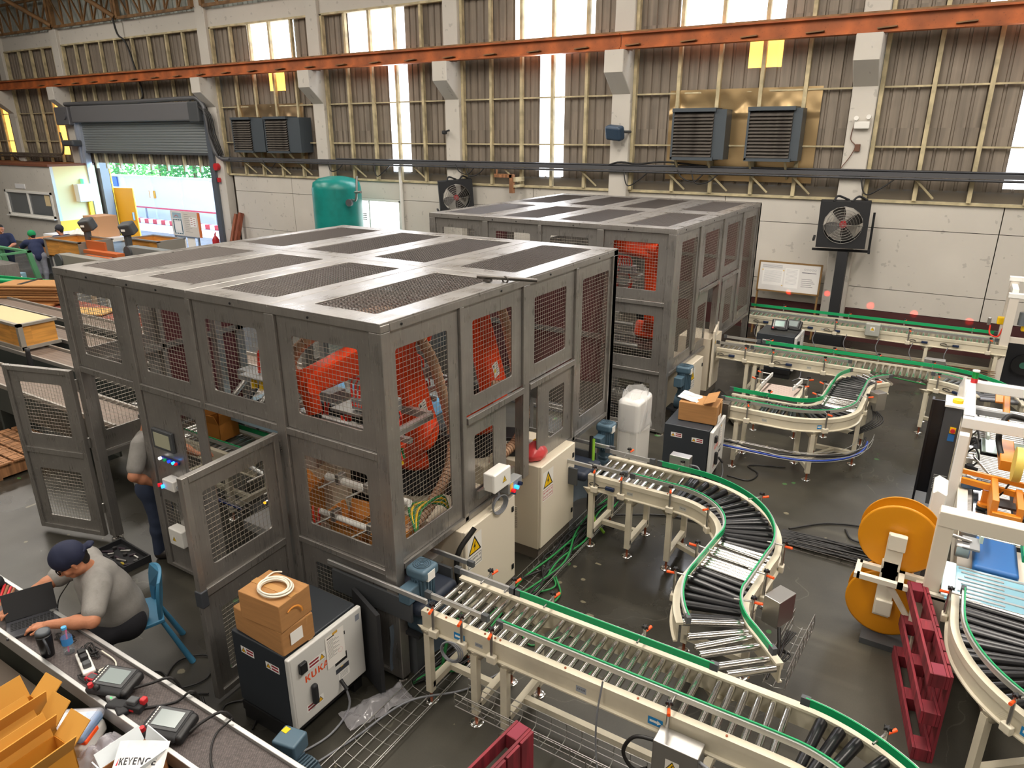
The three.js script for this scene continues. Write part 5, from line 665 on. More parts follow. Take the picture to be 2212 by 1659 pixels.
// ---------------------------------------------------------------- beige control cabinets under the cages
function cabinet(label, x0, x1, z0, z1, h, door, o = {}) {
  const t = thing('control_cabinet', label, 'cabinet'); obj('body', [rb(x1 - x0, h - 0.12, z1 - z0, 0.008, (x0 + x1) / 2, h / 2 + 0.06, (z0 + z1) / 2)], M(0xd8cdb8, 0.45), t); obj('plinth', b2(x0 + 0.02, x1 - 0.01, 0, 0.12, z0 + 0.02, z1 - 0.02), M(0x6a6258, 0.5), t);
  const d = obj('door', rb(0.025, door[1] - door[0], z1 - z0 - 0.012, 0.006, x1 + 0.013, (door[0] + door[1]) / 2, (z0 + z1) / 2), M(0xe6dcc8, 0.42), t);
  for (const y of [door[0] + 0.12, door[1] - 0.12]) obj('lock', rb(0.01, 0.05, 0.03, 0.004, x1 + 0.03, y, z0 + 0.05), MT.black, d);
  const q = (o.sign ?? door[1] - 0.22); obj('warning_sign', decal(0.2, 0.3, face(x1 + 0.0275, q, z1 - 0.13, Math.PI / 2)), o.red ? WARN2 : WARN1, d, true);
  if (o.sw) { const y = o.sw; obj('switch_plate', b2(x0 + 0.22, x0 + 0.31, y - 0.05, y + 0.05, z1, z1 + 0.015), MT.yellow, t); obj('switch_knob', rod([x0 + 0.265, y, z1], [x0 + 0.265, y, z1 + 0.05], 0.035, 14), MT.red, t); obj('label_plate', b2(x0 + 0.23, x0 + 0.3, y - 0.13, y - 0.06, z1, z1 + 0.004), MT.blue, t); const g = []; for (let i = 0; i < 12; i++) g.push(bx(0.2, 0.012, 0.012, x0 + 0.22, 0.3 + i * 0.02, z1 + 0.006, 0, 0.5)); obj('vent_grille', g, M(0xb4aa98, 0.5), t); }
  return seat(t);
}
cabinet('beige electric cabinet with warning sign under the near cage, left one beside the lower conveyor', -3.5, -2.9, -4.68, -3.92, 0.94, [0.12, 0.94]);
cabinet('taller beige cabinet with red switch, vent and warning sign under the near cage opening', -3.45, -2.9, -5.83, -5.14, 1.0, [0.14, 1.0], { sw: 0.78, red: 1 });
cabinet('beige electric cabinet with warning sign under the rear cage, next to the blue motor', -3.5, -2.88, -9.95, -9.35, 0.82, [0.08, 0.82], { sign: 0.6 });
{ // cabinet of the rear cage with its big door open
  const t = thing('control_cabinet', 'wide beige cabinet with open door and warning sign at the rear cage side', 'cabinet'); obj('body', b2(-3.4, -2.9, 0.12, 0.95, -11.0, -10.4), M(0xd8cdb8, 0.45), t); obj('plinth', b2(-3.4, -2.92, 0, 0.12, -11, -10.4), M(0x6a6258, 0.5), t);
  const T = (g) => rotG(g, 0, 0.2, 0).translate(-2.87, 0, -10.4); const d = obj('door', T(b2(0, 0.03, 0.2, 1.08, -0.85, 0)), M(0xe6dcc8, 0.42), t); obj('warning_sign', T(decal(0.2, 0.3, face(0.0325, 0.86, -0.17, Math.PI / 2))), WARN1, d, true); for (const y of [0.35, 0.95]) obj('lock', T(rb(0.012, 0.05, 0.03, 0.004, 0.035, y, -0.8)), MT.black, d); seat(t);
}
{ const t = thing('drive_box', 'black drive box with a metal face standing on the taller beige cabinet', 'box'); obj('box', rotG(rb(0.2, 0.2, 0.26, 0.01), 0, 0.5, 0).translate(-3.28, 1.1, -5.33), MT.black, t); obj('face_plate', rotG(bx(0.012, 0.24, 0.28, 0.11, 0.01, 0), 0, 0.5, 0).translate(-3.28, 1.12, -5.33), MT.zinc, t); obj('sticker', rotG(decal(0.13, 0.07, face(-0.02, 0.03, 0.1315, 0)), 0, 0.5, 0).translate(-3.28, 1.1, -5.33), STK, t, true); obj('plug', rb(0.05, 0.08, 0.06, 0.01, -3.12, 1.1, -5.36), MT.white, t); obj('cable', tube([[-3.12, 1.12, -5.36], [-3.05, 1.16, -5.42], [-3.0, 1.1, -5.55]], 0.01), MT.yellow, t); seat(t); }
{ const g = new THREE.SphereGeometry(0.1, 20, 14), p = g.attributes.position; for (let i = 0; i < p.count; i++) { const y = p.getY(i), a = Math.atan2(p.getZ(i), p.getX(i)), k = (y > 0.03 ? 1 - (y - 0.03) * 9 : 1) + 0.08 * Math.sin(a * 7 + y * 30); p.setXYZ(i, p.getX(i) * k * 1.1, Math.max(-0.055, y) * (y > 0.03 ? 1.2 : 0.85), p.getZ(i) * k * 1.4); } g.computeVertexNormals(); item('plastic_bag', 'knotted red plastic bag lying on the taller beige cabinet', 'bag', g.translate(-3.04, 1.057, -5.3), new THREE.MeshPhysicalMaterial({ color: 0xe0484a, roughness: 0.35, transmission: 0.25, thickness: 0 })); }
// ---------------------------------------------------------------- geared motors and belts at the conveyor starts
function gearmotor(label, x, y, z, k = 1) {
  const t = thing('gear_motor', label, 'motor'); const n = 22, fin = []; for (let i = 0; i < n; i++) { const a = i / n * 6.2832; fin.push(bx(0.006, 0.2 * k, 0.018, 0, 0, 0).translate(0, 0, 0.078 * k).applyMatrix4(new THREE.Matrix4().makeRotationY(a)).translate(x, y + 0.28 * k, z)); }
  obj('motor_body', [new THREE.CylinderGeometry(0.075 * k, 0.075 * k, 0.22 * k, 24).translate(x, y + 0.28 * k, z), ...fin], MT.motor, t); obj('fan_cover', rb(0.18 * k, 0.09 * k, 0.18 * k, 0.03, x, y + 0.43 * k, z), MT.motor, t); const gr = []; for (let i = 1; i < 5; i++) gr.push(rotG(new THREE.TorusGeometry(0.016 * i * k, 0.003, 4, 18), Math.PI / 2, 0, 0).translate(x, y + 0.477 * k, z)); stuff(obj('fan_grille', gr, MT.motorD, t));
  obj('terminal_box', rb(0.1 * k, 0.12 * k, 0.13 * k, 0.012, x - 0.02, y + 0.3 * k, z + 0.13 * k), MT.motor, t); obj('label_plate', b2(x + 0.07 * k, x + 0.092 * k, y + 0.38 * k, y + 0.45 * k, z - 0.03, z + 0.05), MT.white2, t); obj('gearbox', [new THREE.CylinderGeometry(0.065 * k, 0.08 * k, 0.1 * k, 20).translate(x, y + 0.12 * k, z), rotG(new THREE.CylinderGeometry(0.1 * k, 0.1 * k, 0.16 * k, 24), 0, 0, Math.PI / 2).translate(x, y, z), rb(0.12 * k, 0.18 * k, 0.16 * k, 0.03, x, y + 0.02, z)], MT.motorD, t); obj('mount', bx(0.2 * k, 0.03, 0.2 * k, x - 0.08, y - 0.1 * k, z), MT.blackM, t); obj('stand', b2(x - 0.14, x - 0.06, 0, y - 0.1 * k, z - 0.04, z + 0.04), MT.greyD, t); return seat(t);
}
gearmotor('blue-grey upright gear motor at the start of the long lower conveyor', -2.85, 0.52, -3.36); gearmotor('blue-grey upright gear motor between the near cage and the S-bend conveyor', -2.85, 0.5, -6.52); gearmotor('blue-grey upright gear motor under the rear cage corner', -2.82, 0.42, -9.0, 1.1);
function feedBelt(label, z0, z1, x0, x1) { const t = thing('belt_feeder', label, 'conveyor'); obj('belt', rb(x1 - x0, 0.1, z1 - z0, 0.045, (x0 + x1) / 2, 0.68, (z0 + z1) / 2), M(0x252d3c, 0.5), t); for (const z of [z0 - 0.02, z1 + 0.02]) obj('side_plate', b2(x0, x1 - 0.08, 0.6, 0.78, z - 0.012, z + 0.012), MT.greyD, t); obj('leg', b2(x0 + 0.1, x0 + 0.16, 0, 0.62, (z0 + z1) / 2 - 0.03, (z0 + z1) / 2 + 0.03), MT.greyD, t); for (const z of [z0 - 0.05, z1 + 0.05]) obj('guide_bar', rb(x1 - x0 + 0.1, 0.04, 0.02, 0.006, (x0 + x1) / 2 + 0.04, 0.86, z), MT.alu, t); obj('guide_end', rb(0.06, 0.05, 0.03, 0.006, x1 + 0.08, 0.86, z0 - 0.05), MT.greyD, t); return seat(t); }
feedBelt('dark belt feeder running out of the near cage to the long lower conveyor', -3.66, -3.22, -3.6, -2.75); feedBelt('dark belt feeder running out of the near cage to the S-bend conveyor', -6.12, -5.72, -3.6, -2.7);
{ const g = new THREE.PlaneGeometry(0.5, 0.42, 12, 10), p = g.attributes.position; for (let i = 0; i < p.count; i++) p.setZ(i, 0.03 * Math.sin(p.getX(i) * 14) + 0.02 * Math.sin(p.getY(i) * 11)); g.computeVertexNormals(); const c = (x, y, z, ry) => rotG(g.clone(), 0, ry, 0).translate(x, y, z); item('grey_cloth', 'grey-blue cover sheet hanging beneath the long conveyor start', 'sheet', c(-2.95, 0.3, -3.4, 1.2), M(0x5d6a78, 0.6, 0, { side: THREE.DoubleSide })); item('grey_cloth', 'grey-blue cover sheet hanging beneath the S-bend start', 'sheet', c(-2.95, 0.32, -6.35, 1.2), M(0x66727e, 0.6, 0, { side: THREE.DoubleSide })); }
{ const t = thing('earth_cable', 'thick green-yellow and black cables hanging down beside the taller beige cabinet', 'cable'); obj('green_cable', tube([[-2.8, 0.95, -6.1], [-2.78, 0.7, -6.06], [-2.76, 0.35, -6.02], [-2.7, 0.1, -5.98], [-2.55, 0.03, -5.9]], 0.016, 6), M(0x7fb030, 0.5), t); obj('black_cable', tube([[-2.85, 0.95, -6.15], [-2.82, 0.4, -6.08], [-2.76, 0.1, -6.02], [-2.5, 0.03, -6.05]], 0.022, 6), MT.cable, t); seat(t); }
item('black_conduit', 'black flexible conduit arching beside the left beige cabinet', 'conduit', tube([[-2.8, 1.0, -3.95], [-2.88, 0.8, -3.83], [-2.87, 0.4, -3.85], [-2.8, 0.05, -3.9]], 0.022, 8), MT.cable);
// ---------------------------------------------------------------- robot controllers
const KPRINT = print(512, 420, (k, w, h) => { k.fillStyle = '#d6d6d2'; k.fillRect(0, 0, w, h); k.fillStyle = '#e8541e'; k.font = 'bold 58px sans-serif'; k.setTransform(1.15, 0, 0, 1, 0, 0); k.fillText('KUKA', 66, 190); k.setTransform(1, 0, 0, 1, 0, 0); const st = (x, y) => { k.fillStyle = '#eeeeea'; k.fillRect(x, y, 120, 46); k.fillStyle = '#8f1d2a'; k.fillRect(x + 8, y + 8, 66, 11); k.fillRect(x + 8, y + 27, 66, 11); k.fillStyle = '#333'; k.beginPath(); k.moveTo(x + 97, y + 6); k.lineTo(x + 116, y + 40); k.lineTo(x + 78, y + 40); k.fill(); k.fillStyle = '#e8b010'; k.beginPath(); k.moveTo(x + 97, y + 12); k.lineTo(x + 112, y + 38); k.lineTo(x + 82, y + 38); k.fill(); }; st(110, 84); st(70, 330); k.fillStyle = '#17181a'; k.fillRect(292, 190, 92, 48); k.fillRect(292, 60, 92, 22); k.fillStyle = '#3c4048'; k.fillRect(292, 262, 100, 30); k.fillStyle = '#d9a820'; k.fillRect(330, 262, 20, 6); k.fillStyle = '#f0f0ec'; k.fillRect(310, 296, 84, 48); k.fillStyle = '#555'; for (let i = 0; i < 4; i++) k.fillRect(318, 304 + i * 9, 62, 2); k.fillStyle = '#8a8f9a'; k.fillRect(468, 20, 32, 38); });
const KLBL = mapped(print(256, 100, (k, w, h) => { k.fillStyle = '#f0efec'; k.fillRect(0, 0, w, h); k.fillStyle = '#333'; k.beginPath(); k.moveTo(50, 12); k.lineTo(94, 84); k.lineTo(8, 84); k.fill(); k.fillStyle = '#eab010'; k.beginPath(); k.moveTo(50, 26); k.lineTo(82, 78); k.lineTo(18, 78); k.fill(); k.fillStyle = '#9a1c2c'; k.fillRect(110, 16, 130, 24); k.fillRect(110, 58, 130, 24); }), 0.5);
function controller(label, x, z, w, d, y0, y1, ry = 0) { // door faces +x; x, z: centre of the door foot
  const t = thing('robot_controller', label, 'controller'), T = (g) => rotG(g, 0, ry, 0).translate(x, 0, z), h = y1 - y0;
  obj('cabinet_body', [T(rb(d, h, w - 0.02, 0.01, -d / 2 - 0.02, (y0 + y1) / 2, 0))], MT.kuka, t); obj('stand', [T(b2(-d, -0.02, 0, y0 - 0.06, w / 2 - 0.09, w / 2 - 0.01)), T(b2(-d, -0.02, 0, y0 - 0.06, -w / 2 + 0.01, -w / 2 + 0.09)), T(b2(-d, -0.02, y0 - 0.07, y0, -w / 2, w / 2))], MT.black, t);
  const dr = obj('door', T(rb(0.04, h - 0.01, w, 0.012, 0.01, (y0 + y1) / 2, 0)), MT.kukadoor, t); obj('door_print', T(decal(w - 0.03, h - 0.04, face(0.0315, (y0 + y1) / 2, 0, Math.PI / 2))), mapped(KPRINT, 0.4), dr, true);
  obj('main_switch', T(rb(0.03, 0.08, 0.06, 0.008, 0.045, y1 - 0.12, w / 2 - 0.1)), MT.black, dr); obj('door_handle', T(rb(0.04, 0.16, 0.045, 0.018, 0.05, y0 + 0.2, w / 2 - 0.17)), MT.blackM, dr);
  obj('paper_sheet', T(decal(0.17, 0.26, face(0.036, y1 - 0.17, -0.06, Math.PI / 2))), mapped(print(128, 192, (k, W, H) => { k.fillStyle = '#efece6'; k.fillRect(0, 0, W, H); k.fillStyle = '#555'; for (let i = 0; i < 14; i++) k.fillRect(12, 30 + i * 8, 40 + 40 * ((i * 7) % 3) / 2, 2); k.fillStyle = '#222'; k.fillRect(12, 14, 50, 6); k.strokeStyle = '#e08080'; k.beginPath(); k.arc(96, 130, 14, 0, 7); k.stroke(); k.fillStyle = '#d8a840'; k.fillRect(50, 0, 36, 14); }), 0.8), dr, true);
  obj('plug', T(rod([0.03, y0 + 0.12, -0.08], [0.09, y0 + 0.06, -0.08], 0.014)), MT.black, t); obj('cable', T(tube([[0.08, y0 + 0.06, -0.08], [0.1, y0 - 0.05, -0.08], [0.1, 0.03, -0.04], [0.12, 0.012, 0.15], [0.05, 0.012, 0.4]], 0.009, 5)), MT.cableGr, t);
  for (const q of [0.28, 0.75]) obj('side_label', T(decal(0.13, 0.055, face(-d * q, y1 - 0.12 - 0.02 * (q < 0.5), w / 2 - 0.0095, 0))), KLBL, t, true);
  for (const [a, b] of [[-0.06, 1], [-0.06, -1], [-d + 0.06, 1], [-d + 0.06, -1]]) obj('foot', T(new THREE.CylinderGeometry(0.035, 0.04, 0.012, 14).translate(a, 0.006, b * (w / 2 - 0.05))), MT.chrome, t);
  return seat(t);
}
controller('dark robot controller with white door in front of the near cage, two cartons on top', -3.18, -2.69, 0.67, 0.52, 0.15, 0.735, 0); controller('dark robot controller with white door between the S-bend and the rear cage', -1.98, -7.72, 0.62, 0.52, 0.15, 0.735, 0.05); controller('dark robot controller near the wall with two teach pendants on top', -1.96, -12.33, 0.66, 0.6, 0.15, 0.735, 0);
{ const t = thing('wire_cover', 'black folded cover panel leaning between the first controller and the cage', 'panel'); obj('panel', bx(0.03, 0.7, 0.4, -3.16, 0.38, -3.08, 1.2), MT.blackM, t); seat(t); }
// cartons on the controllers
{
  const tape = M(0xb98a52, 0.4); const t = thing('carton', 'battered wide brown carton on the first controller, under the one with the cable coil', 'carton'); obj('box', rotG(rb(0.5, 0.19, 0.26, 0.012), 0, -0.05, 0.01).translate(-3.43, 0.835, -2.5), MT.card, t); obj('label_plate', [rotG(b2(-0.12, -0.02, -0.04, 0.05, 0, 0.002), 0, Math.PI / 2, 0).translate(-3.178, 0.84, -2.54)], MT.paper, t); obj('tape', b2(-3.185, -3.177, 0.74, 0.93, -2.6, -2.56), tape, t); seat(t);
  const u = thing('carton', 'brown carton holding a white cable coil, upper one of two on the first controller', 'carton'); obj('box', rotG(rb(0.36, 0.2, 0.27, 0.006), 0, 0.06, 0).translate(-3.36, 1.035, -2.48), MT.card, u); obj('printed_arc', rotG(new THREE.TorusGeometry(0.07, 0.009, 3, 14, 2.2).scale(1, 1, 0.1), 0, Math.PI / 2, 0).translate(-3.168, 1.0, -2.46), M(0xc9802a, 0.7), u); obj('tape', rotG(bx(0.36, 0.003, 0.05, 0, 0, 0), 0, 0.06, 0).translate(-3.36, 1.1365, -2.48), tape, u); seat(u);
  const c = []; for (let i = 0; i < 7; i++) c.push(rotG(new THREE.TorusGeometry(0.085 + 0.006 * (i % 4), 0.006, 6, 36).scale(1.15, 0.95, 1), Math.PI / 2, 0, 0).translate(-3.34 + 0.004 * ((i * 3) % 5), 1.145 + 0.004 * i, -2.47 + 0.005 * ((i * 2) % 3))); c.push(tube([[-3.44, 1.145, -2.42], [-3.47, 1.15, -2.52], [-3.48, 1.145, -2.59], [-3.44, 1.145, -2.62]], 0.006)); item('cable_coil', 'coil of white cable lying on the upper carton', 'cable', c, MT.cableW);
  const v = thing('carton', 'brown carton with torn flaps on the controller by the rear cage', 'carton'); obj('box', rotG(rb(0.44, 0.23, 0.32, 0.01), 0, 0.08, 0).translate(-2.2, 0.855, -7.74), MT.card, v); obj('flap', rotG(bx(0.14, 0.006, 0.3, 0.14, 0.13, 0.02), 0.1, 0.1, 0.35).translate(-2.16, 0.86, -7.74), MT.card, v); obj('tape', b2(-1.978, -1.97, 0.8, 0.97, -7.82, -7.76), tape, v); obj('label_plate', bx(0.003, 0.09, 0.12, -1.968, 0.79, -7.72), MT.paper, v); seat(v);
  const g = new THREE.PlaneGeometry(0.34, 0.26, 24, 18), p = g.attributes.position; for (let i = 0; i < p.count; i++) p.setZ(i, 0.012 * fbm(p.getX(i) * 22 + 9, p.getY(i) * 22 + 9, 99, 7, 3)); g.computeVertexNormals(); item('plastic_pouch', 'clear plastic pouch with papers lying on the carton by the rear cage', 'pouch', rotG(g, -Math.PI / 2, 0.15, 0).translate(-2.28, 0.973, -7.74), new THREE.MeshPhysicalMaterial({ color: 0xe8e4e2, roughness: 0.15, clearcoat: 1, side: THREE.DoubleSide }));
}
function pendant(label, x, y, z, ry, rx, mat = 0) {
  const t = thing('teach_pendant', label, 'pendant'), T = (g) => rotG(rotG(g, rx, 0, 0), 0, ry, 0).translate(x, y, z);
  obj('case', T(rb(0.24, 0.045, 0.2, 0.02)), MT.blackM, t); obj('screen_frame', T(rb(0.2, 0.01, 0.14, 0.004, 0.005, 0.022, -0.015)), M(0x3b3d40, 0.4), t); obj('screen', T(bx(0.15, 0.004, 0.1, 0.01, 0.028, -0.015)), M(mat ? 0x5f8a82 : 0x8f9a9a, 0.15), t); obj('stop_button', T(new THREE.CylinderGeometry(0.014, 0.016, 0.025, 12).translate(-0.085, 0.035, 0.075)), MT.red, t); obj('joystick', T(new THREE.SphereGeometry(0.02, 12, 8).translate(-0.04, 0.03, 0.08)), MT.black, t); for (let i = 0; i < 8; i++) obj('key', T(rb(0.008, 0.006, 0.012, 0.002, -0.085, 0.03, -0.07 + i * 0.016)), MT.white, t); obj('grip', T(rb(0.05, 0.06, 0.18, 0.022, 0.125, -0.01, 0)), MT.black, t); return seat(t);
}
pendant('teach pendant with greenish screen on the controller near the wall, left one', -2.28, 0.86, -12.22, 0.1, 0.9, 1); pendant('teach pendant with pale icons on the controller near the wall, right one', -2.08, 0.87, -12.3, -0.1, 0.8);
{ const g = new THREE.CylinderGeometry(0.16, 0.22, 0.62, 22, 14, true), p = g.attributes.position; for (let i = 0; i < p.count; i++) { const a = Math.atan2(p.getZ(i), p.getX(i)), k = 1 + 0.12 * Math.sin(a * 5 + p.getY(i) * 9) + 0.06 * Math.sin(a * 11); p.setX(i, p.getX(i) * k); p.setZ(i, p.getZ(i) * k); } g.computeVertexNormals(); const t = thing('wrapped_cabinet', 'white cabinet wrapped in clear plastic film behind the near cage', 'cabinet'); obj('cabinet', rb(0.24, 1.05, 0.4, 0.01, -2.78, 0.525, -7.15), MT.white, t); obj('plastic_film', rb(0.27, 0.42, 0.44, 0.06, -2.78, 0.9, -7.15), new THREE.MeshPhysicalMaterial({ color: 0xffffff, transmission: 0.6, roughness: 0.2, thickness: 0 }), t); obj('film_folds', g.scale(0.75, 0.75, 1).translate(-2.78, 0.95, -7.15), new THREE.MeshPhysicalMaterial({ color: 0xffffff, transmission: 0.75, roughness: 0.15, thickness: 0, side: THREE.DoubleSide }), t); obj('label_plate', b2(-2.87, -2.75, 0.45, 0.72, -6.948, -6.944), MT.paper, t); seat(t); }
// ---------------------------------------------------------------- taping machine line at the right
{
  const t = thing('taping_machine', 'white framed carton taping machine with roller beds at the right edge', 'machine'); const Wm = M(0xded6c6, 0.4), xa = 0.4, xb = 1.35;
  obj('machine_body', [b2(0.46, 1.3, 0.3, 0.66, -10.0, -5.35)], Wm, t); obj('bed_tray', [b2(0.5, 1.28, 0.66, 0.7, -10, -6.45)], MT.blackM, t); obj('leg', [b2(0.5, 0.58, 0, 0.3, -9.9, -9.8), b2(0.5, 0.58, 0, 0.3, -5.6, -5.5), b2(0.5, 0.58, 0, 0.3, -7.6, -7.5)], Wm, t); obj('side_rail', b2(0.42, 0.5, 0.6, 0.8, -10, -6.6), Wm, t);
  // upper frame, posts, crossbars
  obj('frame_beam', [rb(0.1, 0.1, 1.25, 0.008, xa, 1.36, -8.07)], MT.white2, t); obj('frame_beam', rb(xb - xa, 0.1, 0.1, 0.008, (xa + xb) / 2, 1.36, -8.67), MT.white2, t); obj('frame_beam', rb(xb - xa + 0.1, 0.1, 0.11, 0.008, (xa + xb) / 2, 1.36, -7.45), MT.white2, t); obj('frame_beam', rb(xb - xa, 0.06, 0.06, 0.008, (xa + xb) / 2, 1.2, -8.3), MT.grey, t);
  obj('frame_post', rb(0.1, 1.3, 0.1, 0.008, xa, 0.66, -7.5), Wm, t); obj('frame_post', rb(0.1, 1.3, 0.1, 0.008, xa, 0.66, -8.67), Wm, t); obj('frame_post', rb(0.08, 0.75, 0.1, 0.008, xa - 0.02, 0.95, -7.2), MT.white2, t); obj('end_cap', b2(xa - 0.06, xa + 0.06, 0.5, 0.54, -7.26, -7.14), MT.black, t);
  obj('portal', [rb(0.11, 1.3, 0.11, 0.008, 0.3, 0.67, -5.5), rb(1.1, 0.12, 0.12, 0.008, 0.8, 1.28, -5.5)], Wm, t); obj('portal_foot', b2(0.2, 0.4, 0.3, 0.66, -5.6, -5.4), Wm, t);
  // roller beds
  const rg = geo(rod([0.5, 0.72, 0], [1.28, 0.72, 0], 0.017, 10)), rg2 = geo(rod([0.5, 0.72, 0], [0.56, 0.72, 0], 0.013, 8)), rg3 = geo(rod([0.66, 0.72, 0], [0.84, 0.72, 0], 0.013, 8)), rg4 = geo(rod([0.42, 0.74, 0], [0.54, 0.74, 0], 0.012, 8)); [rg, rg2, rg3, rg4].forEach((g) => { g.userData.ready = true; });
  for (let z = -9.95; z < -8.75; z += 0.06) obj('roller', rg, MT.zinc, t).position.z = z; for (let z = -8.3; z < -7.5; z += 0.045) obj('roller', rg, MT.zinc, t).position.z = z;
  for (let z = -7.4; z < -6.65; z += 0.032) { obj('roller', rg4, MT.zinc, t).position.z = z; obj('roller', rg3, MT.zinc, t).position.z = z; }
  obj('slide_plate', rb(0.1, 0.02, 0.66, 0.004, 0.595, 0.76, -6.98), MT.chrome, t); obj('slide_plate', rb(0.12, 0.02, 0.6, 0.004, 0.93, 0.76, -6.95), M(0xd89c50, 0.25, 0.8), t); obj('glass_plate', b2(0.62, 1.1, 0.75, 0.76, -8.75, -8.35), M(0x9fb0a8, 0.1), t);
  // orange taping head and arms
  const O = M(0xd98524, 0.38); obj('cross_arm', [bar([0.42, 0.98, -6.95], [1.3, 0.98, -6.8], 0.04, 0.05)], O, t); obj('cross_arm', bar([0.42, 1.04, -7.02], [1.3, 1.04, -6.9], 0.03, 0.04), O, t); obj('taping_head', [rb(0.12, 0.1, 0.55, 0.01, 0.74, 1.12, -7.4), rb(0.05, 0.2, 0.5, 0.006, 0.66, 0.95, -6.75), rb(0.2, 0.1, 0.06, 0.006, 0.75, 0.9, -6.5), rb(0.05, 0.14, 0.4, 0.006, 0.84, 0.95, -6.7)], O, t); obj('tape_blade', [bx(0.12, 0.02, 0.12, 0.75, 0.98, -6.6), bx(0.1, 0.02, 0.1, 0.75, 0.95, -6.72)], MT.black, t); obj('arm', [rb(0.06, 0.06, 0.5, 0.01, 0.77, 1.16, -8.7, 0, 0.2), rb(0.12, 0.02, 0.3, 0.005, 0.73, 1.2, -8.95, 0, 0.2)], O, t);
  obj('tape_roll', [rotG(new THREE.CylinderGeometry(0.15, 0.15, 0.06, 32), 0, 0, Math.PI / 2).translate(0.78, 1.26, -6.85)], M(0xdcc05a, 0.45), t); obj('press_foot', [rb(0.06, 0.12, 0.05, 0.008, 0.62, 0.88, -6.93), new THREE.CylinderGeometry(0.05, 0.05, 0.03, 16).translate(0.62, 0.81, -6.9)], O, t); obj('rubber_wheel', [new THREE.CylinderGeometry(0.055, 0.055, 0.02, 18).translate(0.62, 0.79, -6.9), new THREE.CylinderGeometry(0.055, 0.055, 0.02, 18).translate(0.92, 0.79, -6.85)], MT.black, t); obj('energy_chain', tube([[0.72, 1.1, -7.2], [0.66, 1.25, -7.5], [0.72, 1.38, -7.75], [0.85, 1.36, -7.8]], 0.025, 8), MT.cable, t); obj('brace', rod([0.52, 0.98, -7.55], [0.68, 0.98, -7.05], 0.012), MT.chrome, t); obj('signal_cable', tube([[0.66, 1.0, -6.95], [0.68, 0.9, -6.9], [0.72, 0.95, -6.88], [0.76, 1.05, -6.9]], 0.008), MT.cable, t);
  // guides
  for (const [x, z0, z1] of [[0.66, -9.3, -8.5], [1.05, -9.4, -8.6]]) { obj('guide_rail', rb(0.03, 0.05, z1 - z0, 0.008, x, 0.86, (z0 + z1) / 2), M(0xd8e6dc, 0.4), t); } obj('guide_rail', rb(0.03, 0.05, 0.3, 0.008, 0.56, 0.9, -7.8), M(0xd8e6dc, 0.4), t); obj('guide_arm', [rod([0.42, 0.9, -7.7], [0.56, 0.9, -7.72], 0.008), rod([0.42, 0.9, -7.85], [0.56, 0.9, -7.87], 0.008)], MT.chrome, t);
  // blue belt and light blue sheet section
  obj('blue_belt', rb(0.3, 0.08, 0.52, 0.03, 0.7, 0.74, -6.08), M(0x2a66a8, 0.5), t); obj('guide_strip', bx(0.02, 0.06, 0.4, 0.86, 0.88, -6.12), MT.green, t); obj('guide_strip', bx(0.022, 0.06, 0.36, 0.585, 0.9, -6.2), M(0xcfe6d8, 0.4), t); obj('frame_rod', [rod([0.46, 0.8, -6.42], [1.3, 0.8, -6.42], 0.02), rod([0.46, 0.76, -6.36], [1.3, 0.76, -6.36], 0.015)], MT.chrome, t);
  obj('protective_film', [b2(0.38, 1.3, 0.74, 0.75, -5.8, -5.28)], new THREE.MeshPhysicalMaterial({ color: 0x8fc4d8, roughness: 0.18, clearcoat: 1 }), t); for (let i = 0; i < 9; i++) obj('flat_bar', b2(0.46 + (i % 3) * 0.02, i % 2 ? 0.75 : 1.3, 0.75, 0.757, -5.78 + i * 0.055, -5.76 + i * 0.055), MT.alu, t); obj('film_edge', rb(0.09, 0.02, 0.5, 0.008, 0.4, 0.76, -5.55), M(0xd4ecf2, 0.2), t);
  // actuators and cables beside the beds
  for (let i = 0; i < 8; i++) obj('actuator', [rod([0.46 + 0.02 * (i % 2), 0.86, -9.1 + i * 0.25], [0.56, 0.86, -9.05 + i * 0.25], 0.02), rb(0.06, 0.08, 0.07, 0.01, 0.5, 0.84, -9.1 + i * 0.25)], i % 3 ? MT.zinc : MT.blackM, t); for (let i = 0; i < 5; i++) obj('cable', tube([[0.45, 0.9, -9 + i * 0.3], [0.52, 1.0, -8.95 + i * 0.3], [0.56, 0.92, -8.85 + i * 0.3], [0.5, 0.84, -8.8 + i * 0.3]], 0.009), MT.cable, t); obj('white_panel', b2(0.46, 0.49, 0.86, 1.06, -8.4, -8.2), MT.white2, t); obj('valve_block', rb(0.16, 0.05, 0.18, 0.01, 0.52, 0.84, -7.25), M(0x2a4a6a, 0.4), t); obj('slide_block', [rb(0.1, 0.1, 0.1, 0.01, 0.47, 0.82, -5.95), rod([0.36, 0.9, -6.0], [0.52, 0.88, -6.0], 0.015), rb(0.12, 0.06, 0.12, 0.01, 0.5, 0.85, -6.2)], MT.zinc, t); obj('lever', rod([0.36, 0.92, -6.3], [0.44, 0.92, -6.32], 0.01), MT.orangeK, t); obj('grey_cover', rb(0.12, 0.02, 0.2, 0.005, 0.52, 0.86, -6.0), MT.grey, t);
  seat(t);
}
